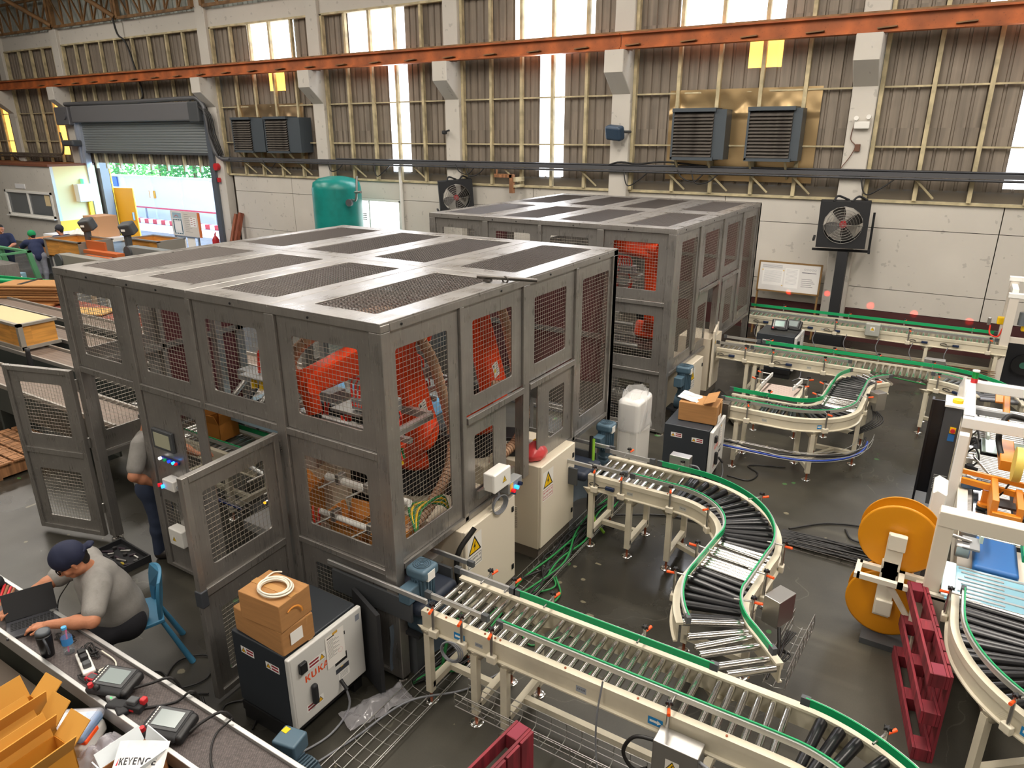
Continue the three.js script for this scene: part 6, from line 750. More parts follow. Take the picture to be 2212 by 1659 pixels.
{ const t = thing('operator_cabinet', 'tall dark operator cabinet with a red switch on yellow and a wide dark door', 'cabinet'); obj('body', b2(0.2, 0.34, 0.5, 1.46, -7.78, -7.5), M(0x45474b, 0.4), t); obj('top', b2(0.19, 0.35, 1.46, 1.48, -7.8, -7.48), MT.white2, t); const d = obj('door', b2(0.08, 0.1, 0.42, 1.5, -7.62, -7.52), M(0x14161c, 0.25), t); d.userData.label = 'glossy dark door edge'; obj('door', b2(0.1, 0.2, 0.5, 1.48, -7.6, -7.585), M(0x14161c, 0.25), t); obj('switch_plate', b2(0.27, 0.32, 1.2, 1.26, -7.5, -7.49), MT.yellow, t); obj('switch_knob', rod([0.295, 1.23, -7.49], [0.295, 1.23, -7.465], 0.02, 12), MT.red, t); obj('label_plate', b2(0.265, 0.32, 1.12, 1.19, -7.5, -7.492), MT.blue, t); const g = []; for (let i = 0; i < 9; i++) g.push(b2(0.22, 0.33, 0.6 + i * 0.018, 0.606 + i * 0.018, -7.5, -7.492)); obj('vent_grille', g, MT.grey, t); obj('bracket', b2(0.2, 0.36, 0.42, 0.5, -7.75, -7.5), MT.greyD, t); obj('foot', b2(0.24, 0.3, 0, 0.42, -7.7, -7.55), MT.greyD, t); seat(t); }
item('tape_reel', 'small yellow tape roll on top of the dark operator cabinet', 'tape', new THREE.CylinderGeometry(0.045, 0.045, 0.03, 24).translate(0.29, 1.497, -7.6), MT.yellow); item('bottle', 'clear plastic bottle standing behind the yellow tape roll', 'bottle', lathe([[0, 0], [0.035, 0], [0.035, 0.15], [0.015, 0.2], [0.015, 0.23], [0, 0.23]], 16, 0.31, 1.48, -7.72), new THREE.MeshPhysicalMaterial({ color: 0xffffff, transmission: 0.7, roughness: 0.15, thickness: 0 }));
{ const t = thing('signal_lamp', 'green and red signal lamp on top of the taping machine frame', 'lamp'); obj('red_segment', new THREE.CylinderGeometry(0.032, 0.032, 0.05, 18).translate(0.43, 1.435, -8.6), MT.red, t); obj('green_segment', new THREE.CylinderGeometry(0.03, 0.03, 0.07, 18).translate(0.43, 1.495, -8.6), M(0x0c8a3a, 0.3), t); obj('cap', new THREE.CylinderGeometry(0.034, 0.034, 0.015, 18).translate(0.43, 1.54, -8.6), MT.white2, t); seat(t); }
{ const t = thing('machine_cover', 'white sloping machine cover box on the left of the front portal', 'cover'); obj('cover', ext(poly([[0, 0], [0.1, 0], [0.1, 0.5], [0.03, 0.53], [0, 0.5]]), 0.3, 0.008).translate(0.2, 0.68, -6.4), MT.white2, t); obj('support', b2(0.24, 0.28, 0, 0.69, -6.3, -6.2), MT.greyD, t); seat(t); const u = thing('push_button_panel', 'small white panel with red, white and green buttons behind the yellow reel', 'panel'); obj('panel', rb(0.16, 0.05, 0.3, 0.01, 0.18, 0.78, -6.35), MT.white, u); for (let i = 0; i < 3; i++) obj('push_button', rb(0.04, 0.02, 0.05, 0.005, 0.22, 0.81, -6.26 - i * 0.07), [MT.red, MT.cableG, MT.white2][i], u); obj('stand', b2(0.14, 0.2, 0, 0.76, -6.4, -6.34), MT.white, u); seat(u); }
// yellow strapping reels
function reel(t, x, y, z) { const d = (zz, s) => lathe([[0.05, 0], [0.1, 0.002], [0.12, 0.012], [0.275, 0.012], [0.285, 0.006], [0.285, 0.018], [0.27, 0.022], [0.12, 0.022], [0.1, 0.012], [0.05, 0.012]].map(([r, h]) => [r, h * s]), 44).applyMatrix4(new THREE.Matrix4().makeRotationX(Math.PI / 2)).translate(x, y, zz); obj('reel_disc', d(z + 0.07, 1), MT.yellowS, t); obj('reel_disc', d(z - 0.07, -1), MT.yellowS, t); obj('reel_core', rotG(new THREE.CylinderGeometry(0.09, 0.09, 0.16, 24), Math.PI / 2, 0, 0).translate(x, y, z), MT.grey, t); }
{ const t = thing('strap_dispenser', 'two yellow strapping reels one above the other on a white bracket', 'dispenser'); reel(t, 0.03, 0.93, -5.72); reel(t, 0.02, 0.34, -5.72); const Wm = M(0xe2dccc, 0.4); obj('arm', [rb(0.12, 0.42, 0.04, 0.006, 0.02, 0.78, -5.6), rb(0.12, 0.5, 0.04, 0.006, 0.01, 0.5, -5.6)], Wm, t); obj('hub_cover', rb(0.12, 0.13, 0.05, 0.008, 0.03, 0.93, -5.58), Wm, t); obj('hub_cover', rb(0.12, 0.13, 0.05, 0.008, 0.02, 0.34, -5.58), Wm, t); obj('bracket', [bar([-0.2, 0.66, -5.6], [0.42, 0.66, -5.6], 0.04), bar([-0.2, 0.66, -5.42], [0.42, 0.66, -5.42], 0.04), bar([-0.2, 0.66, -5.62], [-0.2, 0.66, -5.4], 0.04), bar([0.1, 0.66, -5.62], [0.1, 0.66, -5.4], 0.04)], Wm, t); obj('brace', bar([0.02, 0.64, -5.45], [0.3, 0.2, -5.5], 0.04), Wm, t); obj('foot', b2(-0.1, 0.3, 0, 0.05, -5.8, -5.5), MT.greyD, t); obj('post', b2(0.26, 0.31, 0.0, 0.66, -5.66, -5.6), Wm, t); seat(t); }
// pallets standing on edge
function pallet(label, L, W, H, mat4, sub) {
  const t = thing('pallet', label, 'pallet'), G = (g) => geo(g).applyMatrix4(mat4); for (let i = 0; i < 8; i++) obj('deck_board', G(rb(W, 0.018, L / 8 - 0.014, 0.003, 0, H - 0.01, -L / 2 + (i + 0.5) * L / 8)), MT.pallet, t);
  for (const x of [-1, 0, 1]) { obj('stringer_board', G(rb(0.1, 0.018, L, 0.003, x * (W / 2 - 0.05), H - 0.03, 0)), MT.pallet, t); obj('bottom_board', G(rb(0.1, 0.018, L, 0.003, x * (W / 2 - 0.05), 0.01, 0)), MT.pallet, t); for (const z of [-1, 0, 1]) { const b = obj('block', G(rb(0.1, H - 0.06, 0.12, 0.004, x * (W / 2 - 0.05), H / 2 - 0.01, z * (L / 2 - 0.06))), MT.pallet, t); if (x === 1 && z && sub) obj('lettering', G(decal(0.11, 0.07, new THREE.Matrix4().makeRotationY(Math.PI / 2).setPosition(W / 2 + 0.0012, H / 2 - 0.01, z * (L / 2 - 0.06)))), sub, b, true); } }
  return seat(t);
}
const LOS = new THREE.MeshStandardMaterial({ roughness: 0.7, map: print(192, 110, (k, w, h) => { k.fillStyle = '#82283a'; k.fillRect(0, 0, w, h); k.fillStyle = '#e4d8d8'; k.font = 'bold 40px sans-serif'; k.textAlign = 'center'; k.fillText('LOSCAM', w / 2, 68, 170); }) });
{ // lying pallet: L along z, deck up (+y). Stand it on edge: its W axis upward, deck to the right (+x)
  const stand = (x, z, ry, W) => new THREE.Matrix4().makeTranslation(x, W / 2, z).multiply(new THREE.Matrix4().makeRotationY(ry)).multiply(new THREE.Matrix4().makeBasis(V(0, 1, 0), V(1, 0, 0), V(0, 0, -1)));
  pallet('dark red wooden pallet standing on edge by the yellow reels', 1.05, 0.7, 0.135, stand(0.24, -4.95, 0.19, 0.7), LOS); pallet('dark red wooden pallet standing on edge at the bottom edge of the picture', 1.0, 0.7, 0.135, stand(-1.74, -2.25, -0.12, 0.7), LOS);
}
// palletising tower at the far right
{ const t = thing('wrapping_tower', 'white framed machine tower with a paper roll at the far right by the wall', 'machine'); const Wm = M(0xd8d0c4, 0.4); obj('tower_post', b2(0.86, 0.98, 0, 1.58, -13.15, -13.03), Wm, t); obj('tower_post', b2(0.86, 0.98, 0, 1.75, -13.75, -13.63), Wm, t); obj('tower_post', b2(1.9, 2.0, 0, 1.58, -13.15, -13.03), Wm, t); obj('tower_beam', b2(0.84, 2, 1.54, 1.6, -13.16, -13.02), MT.white2, t); obj('tower_beam', b2(0.84, 2, 1.7, 1.76, -13.76, -13.62), MT.white2, t); obj('tower_beam', b2(0.88, 0.96, 1.58, 1.66, -13.7, -13.1), MT.white2, t); obj('tower_beam', b2(0.98, 1.9, 0.84, 0.92, -13.13, -13.05), Wm, t); obj('paper_roll', rotG(new THREE.CylinderGeometry(0.1, 0.1, 0.9, 24), 0, 0, Math.PI / 2).translate(1.5, 1.66, -13.4), M(0xe0d6c2, 0.7), t); obj('dark_panel', b2(0.98, 1.9, 0.1, 0.84, -13.4, -13.35), M(0x2a2b30, 0.4), t); obj('wheel', rotG(new THREE.CylinderGeometry(0.16, 0.16, 0.06, 28), Math.PI / 2, 0, 0).translate(1.25, 0.45, -13.3), MT.black, t); obj('wheel_hub', rotG(new THREE.CylinderGeometry(0.05, 0.05, 0.07, 18), Math.PI / 2, 0, 0).translate(1.25, 0.45, -13.29), M(0x3a6a5a, 0.4), t); obj('yellow_block', [rb(0.12, 0.12, 0.1, 0.02, 0.84, 1.12, -13.3), rb(0.09, 0.12, 0.1, 0.02, 1.15, 1.06, -13.25)], MT.yellow, t); obj('filter_bowl', [rod([1.1, 1.1, -13.2], [1.1, 1.3, -13.2], 0.06, 12)], M(0x6f767c, 0.4), t); obj('red_tube', tube([[0.7, 1.05, -13.2], [0.72, 0.92, -13.15], [0.82, 0.9, -13.1], [0.87, 1.05, -13.12]], 0.012), MT.redtube, t); obj('sensor', rb(0.05, 0.12, 0.05, 0.01, 0.68, 1.1, -13.25), MT.zinc, t); obj('base_plate', b2(0.86, 2, 0, 0.1, -13.75, -13.05), MT.greyD, t); seat(t); }
// ---------------------------------------------------------------- people
// bones [a, b, ra, rb] joined with a smooth minimum, then meshed
function flesh(bones, cell, k = 0.03) {
  bones = bones.map(([a, b, ra, rb_]) => [A3(a), A3(b), ra, rb_ ?? ra]); const bb = new THREE.Box3(); for (const [a, b, ra, rb_] of bones) { bb.expandByPoint(a.clone().subScalar(Math.max(ra, rb_))); bb.expandByPoint(a.clone().addScalar(Math.max(ra, rb_))); bb.expandByPoint(b.clone().subScalar(Math.max(ra, rb_))); bb.expandByPoint(b.clone().addScalar(Math.max(ra, rb_))); }
  const c = bb.getCenter(V(0, 0, 0)), s = bb.getSize(V(0, 0, 0)), N = Math.ceil((Math.max(s.x, s.y, s.z) + 2 * k) / cell) + 8, h = N / 2, mc = new MarchingCubes(N, new THREE.MeshBasicMaterial(), false, false, 400000), f = new Float32Array(N * N * N).fill(1); mc.isolation = 0;
  const P = V(0, 0, 0), ab = V(0, 0, 0), ap = V(0, 0, 0);
  for (const [a, b, ra, rb_] of bones) {
    const R = Math.max(ra, rb_) + k + 3 * cell, I = (v, m, o) => Math.max(0, Math.min(N - 1, Math.floor((v - o) / cell + h) + m)); ab.subVectors(b, a); const L2 = Math.max(1e-9, ab.lengthSq());
    const x0 = I(Math.min(a.x, b.x) - R, 0, c.x), x1 = I(Math.max(a.x, b.x) + R, 1, c.x), y0 = I(Math.min(a.y, b.y) - R, 0, c.y), y1 = I(Math.max(a.y, b.y) + R, 1, c.y), z0 = I(Math.min(a.z, b.z) - R, 0, c.z), z1 = I(Math.max(a.z, b.z) + R, 1, c.z);
    for (let z = z0; z <= z1; z++) for (let y = y0; y <= y1; y++) for (let x = x0; x <= x1; x++) {
      P.set((x - h) * cell + c.x, (y - h) * cell + c.y, (z - h) * cell + c.z); ap.subVectors(P, a); const t = Math.max(0, Math.min(1, ap.dot(ab) / L2)); const d = Math.hypot(ap.x - ab.x * t, ap.y - ab.y * t, ap.z - ab.z * t) - (ra + (rb_ - ra) * t), i = x + y * N + z * N * N, e = f[i], q = Math.max(k - Math.abs(d - e), 0) / k; f[i] = Math.min(d, e) - q * q * k * 0.25;
    }
  }
  for (let i = 0; i < f.length; i++) mc.field[i] = -f[i]; mc.update();
  const n = mc.count, pos = mc.positionArray.slice(0, n * 3); for (let i = 0; i < n; i++) { pos[i * 3] = pos[i * 3] * h * cell + c.x; pos[i * 3 + 1] = pos[i * 3 + 1] * h * cell + c.y; pos[i * 3 + 2] = pos[i * 3 + 2] * h * cell + c.z; }
  let g = new THREE.BufferGeometry().setAttribute('position', new THREE.BufferAttribute(new Float32Array(pos), 3)); g = mergeVertices(g, cell * 0.02); g.computeVertexNormals(); return g;
}
const L3 = (a, b, t) => A3(a).lerp(A3(b), t).toArray(), add = (a, b, k = 1) => [a[0] + b[0] * k, a[1] + b[1] * k, a[2] + b[2] * k];
function handBones(w, dir, up, thumbSide, curl = 0.4) { // wrist, pointing direction, back of the hand, side of the thumb
  const d = A3(dir).normalize(), u = A3(up).normalize(), s = d.clone().cross(u).multiplyScalar(thumbSide), W = A3(w), B = [], pt = (a, b, c) => W.clone().addScaledVector(d, a).addScaledVector(s, b).addScaledVector(u, c);
  for (const b of [-0.026, -0.008, 0.01, 0.026]) B.push([pt(0.005, b * 0.6, 0), pt(0.075, b, 0), 0.015, 0.0125]);
  [[0.026, 0.068], [0.009, 0.076], [-0.009, 0.07], [-0.026, 0.054]].forEach(([b, len]) => { const k = pt(0.078, b, 0.002), m = pt(0.078 + len * 0.55, b * 1.15, -len * 0.18 * curl), e = pt(0.078 + len * (0.98 - 0.3 * curl), b * 1.2, -len * 0.75 * curl); B.push([k, m, 0.0098, 0.0088], [m, e, 0.0088, 0.0072]); });
  const t0 = pt(0.018, 0.024, -0.004), t1 = pt(0.05, 0.052, -0.012), t2 = pt(0.08, 0.056, -0.02); B.push([t0, t1, 0.013, 0.0105], [t1, t2, 0.0105, 0.008]); return B;
}
function headBones(c, fwd, up) { // returns skull, face, ears and neck root direction
  const f = A3(fwd).normalize(), r = f.clone().cross(A3(up)).normalize(), u = r.clone().cross(f), C = A3(c), p = (x, y, z) => C.clone().addScaledVector(r, x).addScaledVector(u, y).addScaledVector(f, z);
  return { p, f, u, r, B: [[p(0, 0.03, -0.022), p(0, 0.03, 0.012), 0.083, 0.08], [p(0, -0.02, 0.02), p(0, -0.07, 0.042), 0.066, 0.04], [p(-0.03, -0.05, 0.0), p(0.03, -0.05, 0.0), 0.045], [p(0, -0.085, 0.06), p(0, -0.088, 0.062), 0.022], [p(0, 0.012, 0.088), p(0, -0.026, 0.108), 0.009, 0.014], [p(-0.012, -0.03, 0.094), p(0.012, -0.03, 0.094), 0.01], [p(-0.045, 0.03, 0.072), p(0.045, 0.03, 0.072), 0.014], [p(-0.018, -0.052, 0.084), p(0.018, -0.052, 0.084), 0.008], [p(-0.015, -0.062, 0.082), p(0.015, -0.062, 0.082), 0.008], [p(-0.045, -0.02, 0.055), p(-0.03, -0.03, 0.06), 0.025], [p(0.045, -0.02, 0.055), p(0.03, -0.03, 0.06), 0.025], [p(-0.083, 0.018, -0.008), p(-0.082, -0.02, -0.004), 0.011, 0.008], [p(0.083, 0.018, -0.008), p(0.082, -0.02, -0.004), 0.011, 0.008]] };
}
function person(label, J, o) {
  const t = thing('person', label, 'person'), cell = o.cell ?? 0.012, hc = o.fine ?? 0.004; const sh = J.shoulder, hp = J.hip, ch = L3(L3(sh[0], sh[1], 0.5), L3(hp[0], hp[1], 0.5), 0.42), belly = L3(L3(sh[0], sh[1], 0.5), L3(hp[0], hp[1], 0.5), 0.75), neck = L3(sh[0], sh[1], 0.5), bk = o.bulk ?? 1, pel = L3(hp[0], hp[1], 0.5);
  const torso = (e) => [[L3(sh[0], sh[1], 0.18), L3(sh[0], sh[1], 0.82), 0.075 * bk + e, 0.075 * bk + e], [L3(neck, ch, 0.35), ch, 0.125 * bk + e, 0.145 * bk + e], [add(ch, [-0.04, 0, 0]), add(belly, [-0.03, 0, 0.01]), 0.13 * bk + e, 0.145 * bk + e], [add(ch, [0.04, 0, 0]), add(belly, [0.03, 0, 0.01]), 0.13 * bk + e, 0.145 * bk + e], [belly, pel, 0.15 * bk + e, 0.14 * bk + e]];
  const arm = (i, e, upTo) => [[sh[i], J.elbow[i], 0.058 * bk + e, 0.045 + e], ...(upTo ? [] : [[J.elbow[i], L3(J.elbow[i], J.wrist[i], 0.35), 0.043, 0.043], [L3(J.elbow[i], J.wrist[i], 0.35), J.wrist[i], 0.043, 0.027]])];
  const legs = (e) => [0, 1].flatMap((i) => [[hp[i], J.knee[i], 0.095 + e, 0.062 + e], [J.knee[i], L3(J.knee[i], J.ankle[i], 0.3), 0.06 + e, 0.06 + e], [L3(J.knee[i], J.ankle[i], 0.3), J.ankle[i], 0.058 + e, 0.042 + e]]);
  const H = headBones(J.head, J.face, J.up ?? [0, 1, 0]);
  const body = [flesh([...torso(-0.012), ...arm(0, 0), ...arm(1, 0), ...legs(-0.012), [add(neck, [0, 0.02, 0]), H.p(0, -0.06, -0.012), 0.062, 0.055]], cell), flesh([...H.B, [H.p(0, -0.03, -0.01), L3(H.p(0, -0.06, -0.012).toArray(), neck, 0.5), 0.06, 0.058]], hc, 0.016)];
  [0, 1].forEach((i) => { if (J.hand?.[i]) body.push(flesh([...handBones(J.wrist[i], J.hand[i], J.back?.[i] ?? [0, 1, 0], i ? -1 : 1, J.curl ?? 0.5), [L3(J.elbow[i], J.wrist[i], 0.85), J.wrist[i], 0.03, 0.026]], o.fine ?? 0.0035, 0.008)); });
  const B = obj('body', body, MT.skin, t);
  const sl = (i) => [[add(sh[i], [0, 0, 0]), L3(sh[i], J.elbow[i], 0.72), 0.07 * bk + 0.012, 0.062 + 0.012]];
  obj('shirt', flesh([...torso(0.008), ...sl(0), ...sl(1)], cell, 0.04), o.shirt, t); obj('trousers', flesh([...legs(0.008), [hp[0], hp[1], 0.125, 0.125]], cell, 0.04), o.trousers, t);
  if (J.ankle) [0, 1].forEach((i) => { const a = J.ankle[i], d = A3(J.toe ?? [0, 0, 1]).normalize(); obj('shoe', flesh([[a, [a[0] + d.x * 0.04, 0.045, a[2] + d.z * 0.04], 0.045, 0.04], [[a[0], 0.04, a[2]], [a[0] + d.x * 0.15, 0.035, a[2] + d.z * 0.15], 0.042, 0.034]], 0.012, 0.03), M(0x2a2420, 0.6), t); });
  obj('hair', flesh([[H.p(0, 0.045, -0.03), H.p(0, 0.05, 0.0), 0.084, 0.08], [H.p(0, -0.01, -0.05), H.p(0, -0.03, -0.05), 0.06, 0.05]], hc * 1.3, 0.02), o.hair ?? M(0x18120f, 0.8), t);
  for (const s of [-1, 1]) { obj('eye', new THREE.SphereGeometry(0.011, 10, 8).translate(...H.p(s * 0.032, 0.012, 0.076).toArray()), M(0xe8e2da, 0.3), B); obj('iris', new THREE.SphereGeometry(0.006, 8, 6).translate(...H.p(s * 0.032, 0.012, 0.0825).toArray()), M(0x1c1310, 0.3), B); }
  obj('lips', flesh([[H.p(-0.018, -0.0555, 0.0885), H.p(0.018, -0.0555, 0.0885), 0.006]], 0.003, 0.004), M(0x9a5648, 0.5), B);
  if (o.cap) { const cp = [[H.p(0, 0.055, -0.025), H.p(0, 0.062, 0.012), 0.098, 0.094]], s = o.capBack ? -1 : 1; const g = flesh([...cp, [H.p(0, 0.085, 0), H.p(0, 0.1, -0.01), 0.06, 0.06]], hc * 1.3, 0.03); obj('cap', g, o.cap, t); if (!o.noBrim) obj('cap_brim', flesh([[H.p(-0.045, 0.03, s * 0.1), H.p(0.045, 0.03, s * 0.1), 0.012], [H.p(-0.03, 0.022, s * 0.15), H.p(0.03, 0.022, s * 0.15), 0.01], [H.p(0, 0.018, s * 0.17), H.p(0, 0.026, s * 0.11), 0.009]], 0.006, 0.045), o.cap, t); }
  if (o.glasses) { const g = []; for (const s of [-1, 1]) { g.push(new THREE.TorusGeometry(0.021, 0.0032, 6, 18).applyMatrix4(new THREE.Matrix4().makeBasis(H.r, H.u, H.f).setPosition(H.p(s * 0.031, 0.012, 0.1)))); g.push(rod(H.p(s * 0.052, 0.016, 0.098).toArray(), H.p(s * 0.083, 0.02, -0.005).toArray(), 0.0028, 6)); } g.push(rod(H.p(-0.01, 0.014, 0.104).toArray(), H.p(0.01, 0.014, 0.104).toArray(), 0.003, 6)); obj('glasses', g, MT.black, t); }
  return [t, H];
}
const place = ([t], x, z, ry, y = 0) => { seat(t); const p = t.position.clone().applyMatrix4(new THREE.Matrix4().makeRotationY(ry)); t.position.set(p.x + x, p.y + y, p.z + z); t.rotation.y = ry; return t; };
const cloth = (c, s) => { const t = tint(c, (u, v) => 0.9 + 0.14 * (fbm(u * 12, v * 12, 12, s, 4)) + 0.05 * hash(Math.floor(u * 256), Math.floor(v * 256), s)); t.repeat.set(2, 2); return mapped(t, 0.9); };
const greyShirt = cloth([142, 139, 135], 201), navy = cloth([33, 42, 74], 203), jeans = cloth([44, 54, 76], 205), greyTr = cloth([122, 124, 134], 207);
{ // seated man, built facing +z, then turned; aims given in the hall are brought into his own axes
  const ry = -0.3, ox = -4.76, oz = -2.2, iv = (p) => { const q = V(p[0] - ox, p[1], p[2] - oz).applyMatrix4(new THREE.Matrix4().makeRotationY(-ry)); return [q.x, q.y, q.z]; };
  const J = { hip: [[-0.1, 0.53, 0], [0.1, 0.53, 0]], knee: [[-0.16, 0.5, 0.4], [0.16, 0.5, 0.4]], ankle: [[-0.15, 0.09, 0.36], [0.15, 0.09, 0.36]], shoulder: [[-0.2, 0.98, 0.12], [0.19, 0.96, 0.14]], head: iv([-4.78, 1.135, -1.955]), face: [-0.1, -0.5, 0.85], up: [0, 1, 0.55],
    elbow: [iv([-5.0, 0.93, -1.86]), iv([-4.47, 0.83, -1.86])], wrist: [iv([-5.05, 0.845, -1.68]), iv([-4.68, 0.835, -1.68])], hand: [[-0.1, -0.12, 1], [-0.8, -0.15, 0.6]].map((d) => V(...d).applyMatrix4(new THREE.Matrix4().makeRotationY(-ry)).toArray()), curl: 0.55 };
  const m = person('seated man in grey T-shirt with navy cap worn backwards and glasses, hands at a laptop', J, { bulk: 1.12, shirt: greyShirt, trousers: cloth([30, 30, 36], 209), cap: M(0x161d38, 0.8), capBack: true, glasses: true });
  const b = obj('lanyard', tube([[0.05, 0.99, 0.28], [0.03, 0.88, 0.36], [0.0, 0.78, 0.385]], 0.004, 5), MT.black, m[0]); obj('badge', rb(0.03, 0.07, 0.01, 0.003, 0.0, 0.76, 0.385), MT.greyD, m[0]); place(m, ox, oz, ry);
}
{ const J = { hip: [[-0.09, 0.76, 0], [0.09, 0.76, 0]], knee: [[-0.1, 0.42, 0.02], [0.09, 0.42, 0.04]], ankle: [[-0.1, 0.07, -0.02], [0.1, 0.07, 0.0]], shoulder: [[-0.19, 1.24, 0.02], [0.18, 1.24, 0.05]], head: [0.02, 1.42, 0.1], face: [0, -0.5, 0.85], up: [0, 1, 0.5], elbow: [[-0.33, 1.0, -0.04], [0.22, 1.02, 0.25]], wrist: [[-0.2, 0.84, 0.1], [0.1, 0.98, 0.42]], hand: [[0.7, -0.5, 0.5], [-0.2, 0, 1]], curl: 0.6 };
  place(person('man in grey T-shirt and blue jeans seen from behind, standing in the open cage door', J, { shirt: greyShirt, trousers: jeans, hair: M(0x5a5450, 0.8) }), -6.12, -3.33, 2.35); }
{ const J = { hip: [[-0.09, 0.78, 0], [0.09, 0.78, 0]], knee: [[-0.1, 0.42, -0.08], [0.06, 0.42, -0.05]], ankle: [[-0.06, 0.07, -0.2], [0.14, 0.07, -0.22]], shoulder: [[-0.18, 1.14, 0.2], [0.18, 1.14, 0.2]], head: [0.0, 1.3, 0.3], face: [0.2, -0.2, 0.95], elbow: [[-0.3, 1.0, 0.42], [0.3, 1.0, 0.42]], wrist: [[-0.14, 1.0, 0.58], [0.14, 1.0, 0.58]], hand: [[0.5, 0, 0.8], [-0.5, 0, 0.8]] };
  place(person('man with green cap, navy shirt and grey trousers leaning on the green bench', J, { cell: 0.02, fine: 0.008, shirt: navy, trousers: greyTr, cap: M(0x0f8a52, 0.8), noBrim: true }), -21.2, -9.62, -1.9); }
{ const J = { hip: [[-0.09, 0.8, 0], [0.09, 0.8, 0]], knee: [[-0.1, 0.42, 0.02], [0.09, 0.42, 0.02]], ankle: [[-0.1, 0.07, -0.02], [0.1, 0.07, 0.0]], shoulder: [[-0.18, 1.22, 0.03], [0.18, 1.22, 0.03]], head: [0.0, 1.42, 0.05], face: [0.2, -0.25, 0.95], elbow: [[-0.26, 1.0, 0.1], [0.26, 1.0, 0.12]], wrist: [[-0.16, 0.95, 0.32], [0.16, 0.95, 0.32]], hand: [[0.3, 0, 1], [-0.3, 0, 1]] };
  place(person('man in navy polo shirt facing the camera behind the green bench, at the left edge', J, { cell: 0.02, fine: 0.008, shirt: navy, trousers: jeans }), -22.8, -9.55, 1.0); place(person('man in a dark cap bending behind the wooden boxes at the left', J, { cell: 0.02, fine: 0.008, shirt: navy, trousers: jeans, cap: M(0x2a2c34, 0.8) }), -21.0, -10.25, -1.6); }
// ---------------------------------------------------------------- blue chair
{
  const t = thing('plastic_chair', 'light blue moulded plastic chair behind the seated man', 'chair'); const C = M(0x3f7da0, 0.42), T = (g) => rotG(g, 0, -0.42, 0).translate(-4.83, 0, -2.28); // built with its back at -z
  const s = new THREE.Shape(); s.moveTo(-0.17, -0.2); s.quadraticCurveTo(0, -0.215, 0.17, -0.2); s.quadraticCurveTo(0.205, 0, 0.19, 0.18); s.quadraticCurveTo(0, 0.24, -0.19, 0.18); s.quadraticCurveTo(-0.205, 0, -0.17, -0.2);
  const g = new THREE.ExtrudeGeometry(s, { depth: 0.016, bevelEnabled: true, bevelSize: 0.006, bevelThickness: 0.006, bevelSegments: 2, curveSegments: 10 }); obj('seat', T(rotG(g, Math.PI / 2, 0, 0).translate(0, 0.44, 0)), C, t);
  const b = new THREE.Shape(); b.moveTo(-0.16, 0); b.quadraticCurveTo(-0.2, 0.2, -0.16, 0.31); b.quadraticCurveTo(0, 0.385, 0.16, 0.31); b.quadraticCurveTo(0.2, 0.2, 0.16, 0); b.lineTo(0.13, 0); b.quadraticCurveTo(0.135, 0.13, 0.08, 0.15); b.quadraticCurveTo(0, 0.17, -0.08, 0.15); b.quadraticCurveTo(-0.135, 0.13, -0.13, 0); b.closePath();
  const bg = new THREE.ExtrudeGeometry(b, { depth: 0.014, bevelEnabled: true, bevelSize: 0.005, bevelThickness: 0.005, bevelSegments: 2, curveSegments: 12 }); const p = bg.attributes.position; for (let i = 0; i < p.count; i++) p.setZ(i, p.getZ(i) + 1.4 * p.getX(i) ** 2 - 0.1 * p.getY(i)); bg.computeVertexNormals(); obj('backrest', T(bg.translate(0, 0.44, -0.22)), C, t);
  for (const [x, z, fx, fz] of [[-0.15, 0.16, -0.19, 0.2], [0.15, 0.16, 0.19, 0.2], [-0.15, -0.18, -0.2, -0.34], [0.15, -0.18, 0.2, -0.34]]) obj('leg', T(rod([x, 0.44, z], [fx, 0, fz], 0.016, 10, 0.024)), C, t);
  seat(t);
}
// ---------------------------------------------------------------- work table: an idle belt conveyor used as a desk
const beltTex = tex(256, 256, (u, v) => { const a = Math.floor(u * 32), b = (v * 32 + (a % 2) * 0.5) % 1, e = Math.abs(b - 0.5) * 2, m = (u * 32) % 1; const k = 62 + 46 * (m < 0.55 ? e : 0.2) + 20 * (hash(a, Math.floor(v * 32), 3) - 0.5); return [k, k * 0.9, k * 0.88]; }, true, [3.5, 3.5]);
{
  const t = thing('work_table', 'idle belt conveyor with aluminium edges used as a desk at the lower left', 'table'); const x0 = -7, x1 = -2.1;
  obj('belt', b2(x0, x1, 0.7, 0.762, -1.8, -1.53), mapped(beltTex, 0.6), t); obj('edge_rail', rb(x1 - x0, 0.1, 0.028, 0.004, (x0 + x1) / 2, 0.735, -1.81), MT.alu, t); obj('edge_rail', rb(x1 - x0, 0.1, 0.028, 0.004, (x0 + x1) / 2, 0.735, -1.515), MT.alu, t); obj('side_panel', b2(x0, x1, 0.4, 0.69, -1.53, -1.51), M(0x2a2c26, 0.35), t); obj('side_panel', b2(x0, x1, 0.45, 0.69, -1.81, -1.79), M(0x2e2e2a, 0.4), t); obj('angle_iron', b2(x0, x1, 0.36, 0.4, -1.54, -1.48), M(0x5b4630, 0.6), t); for (const x of [-6.4, -4.9, -3.4, -2.3]) obj('leg', [b2(x - 0.03, x + 0.03, 0, 0.4, -1.8, -1.74), b2(x - 0.03, x + 0.03, 0, 0.4, -1.56, -1.5)], M(0x2a2c26, 0.5), t);
  seat(t);
  gearSmall();
}
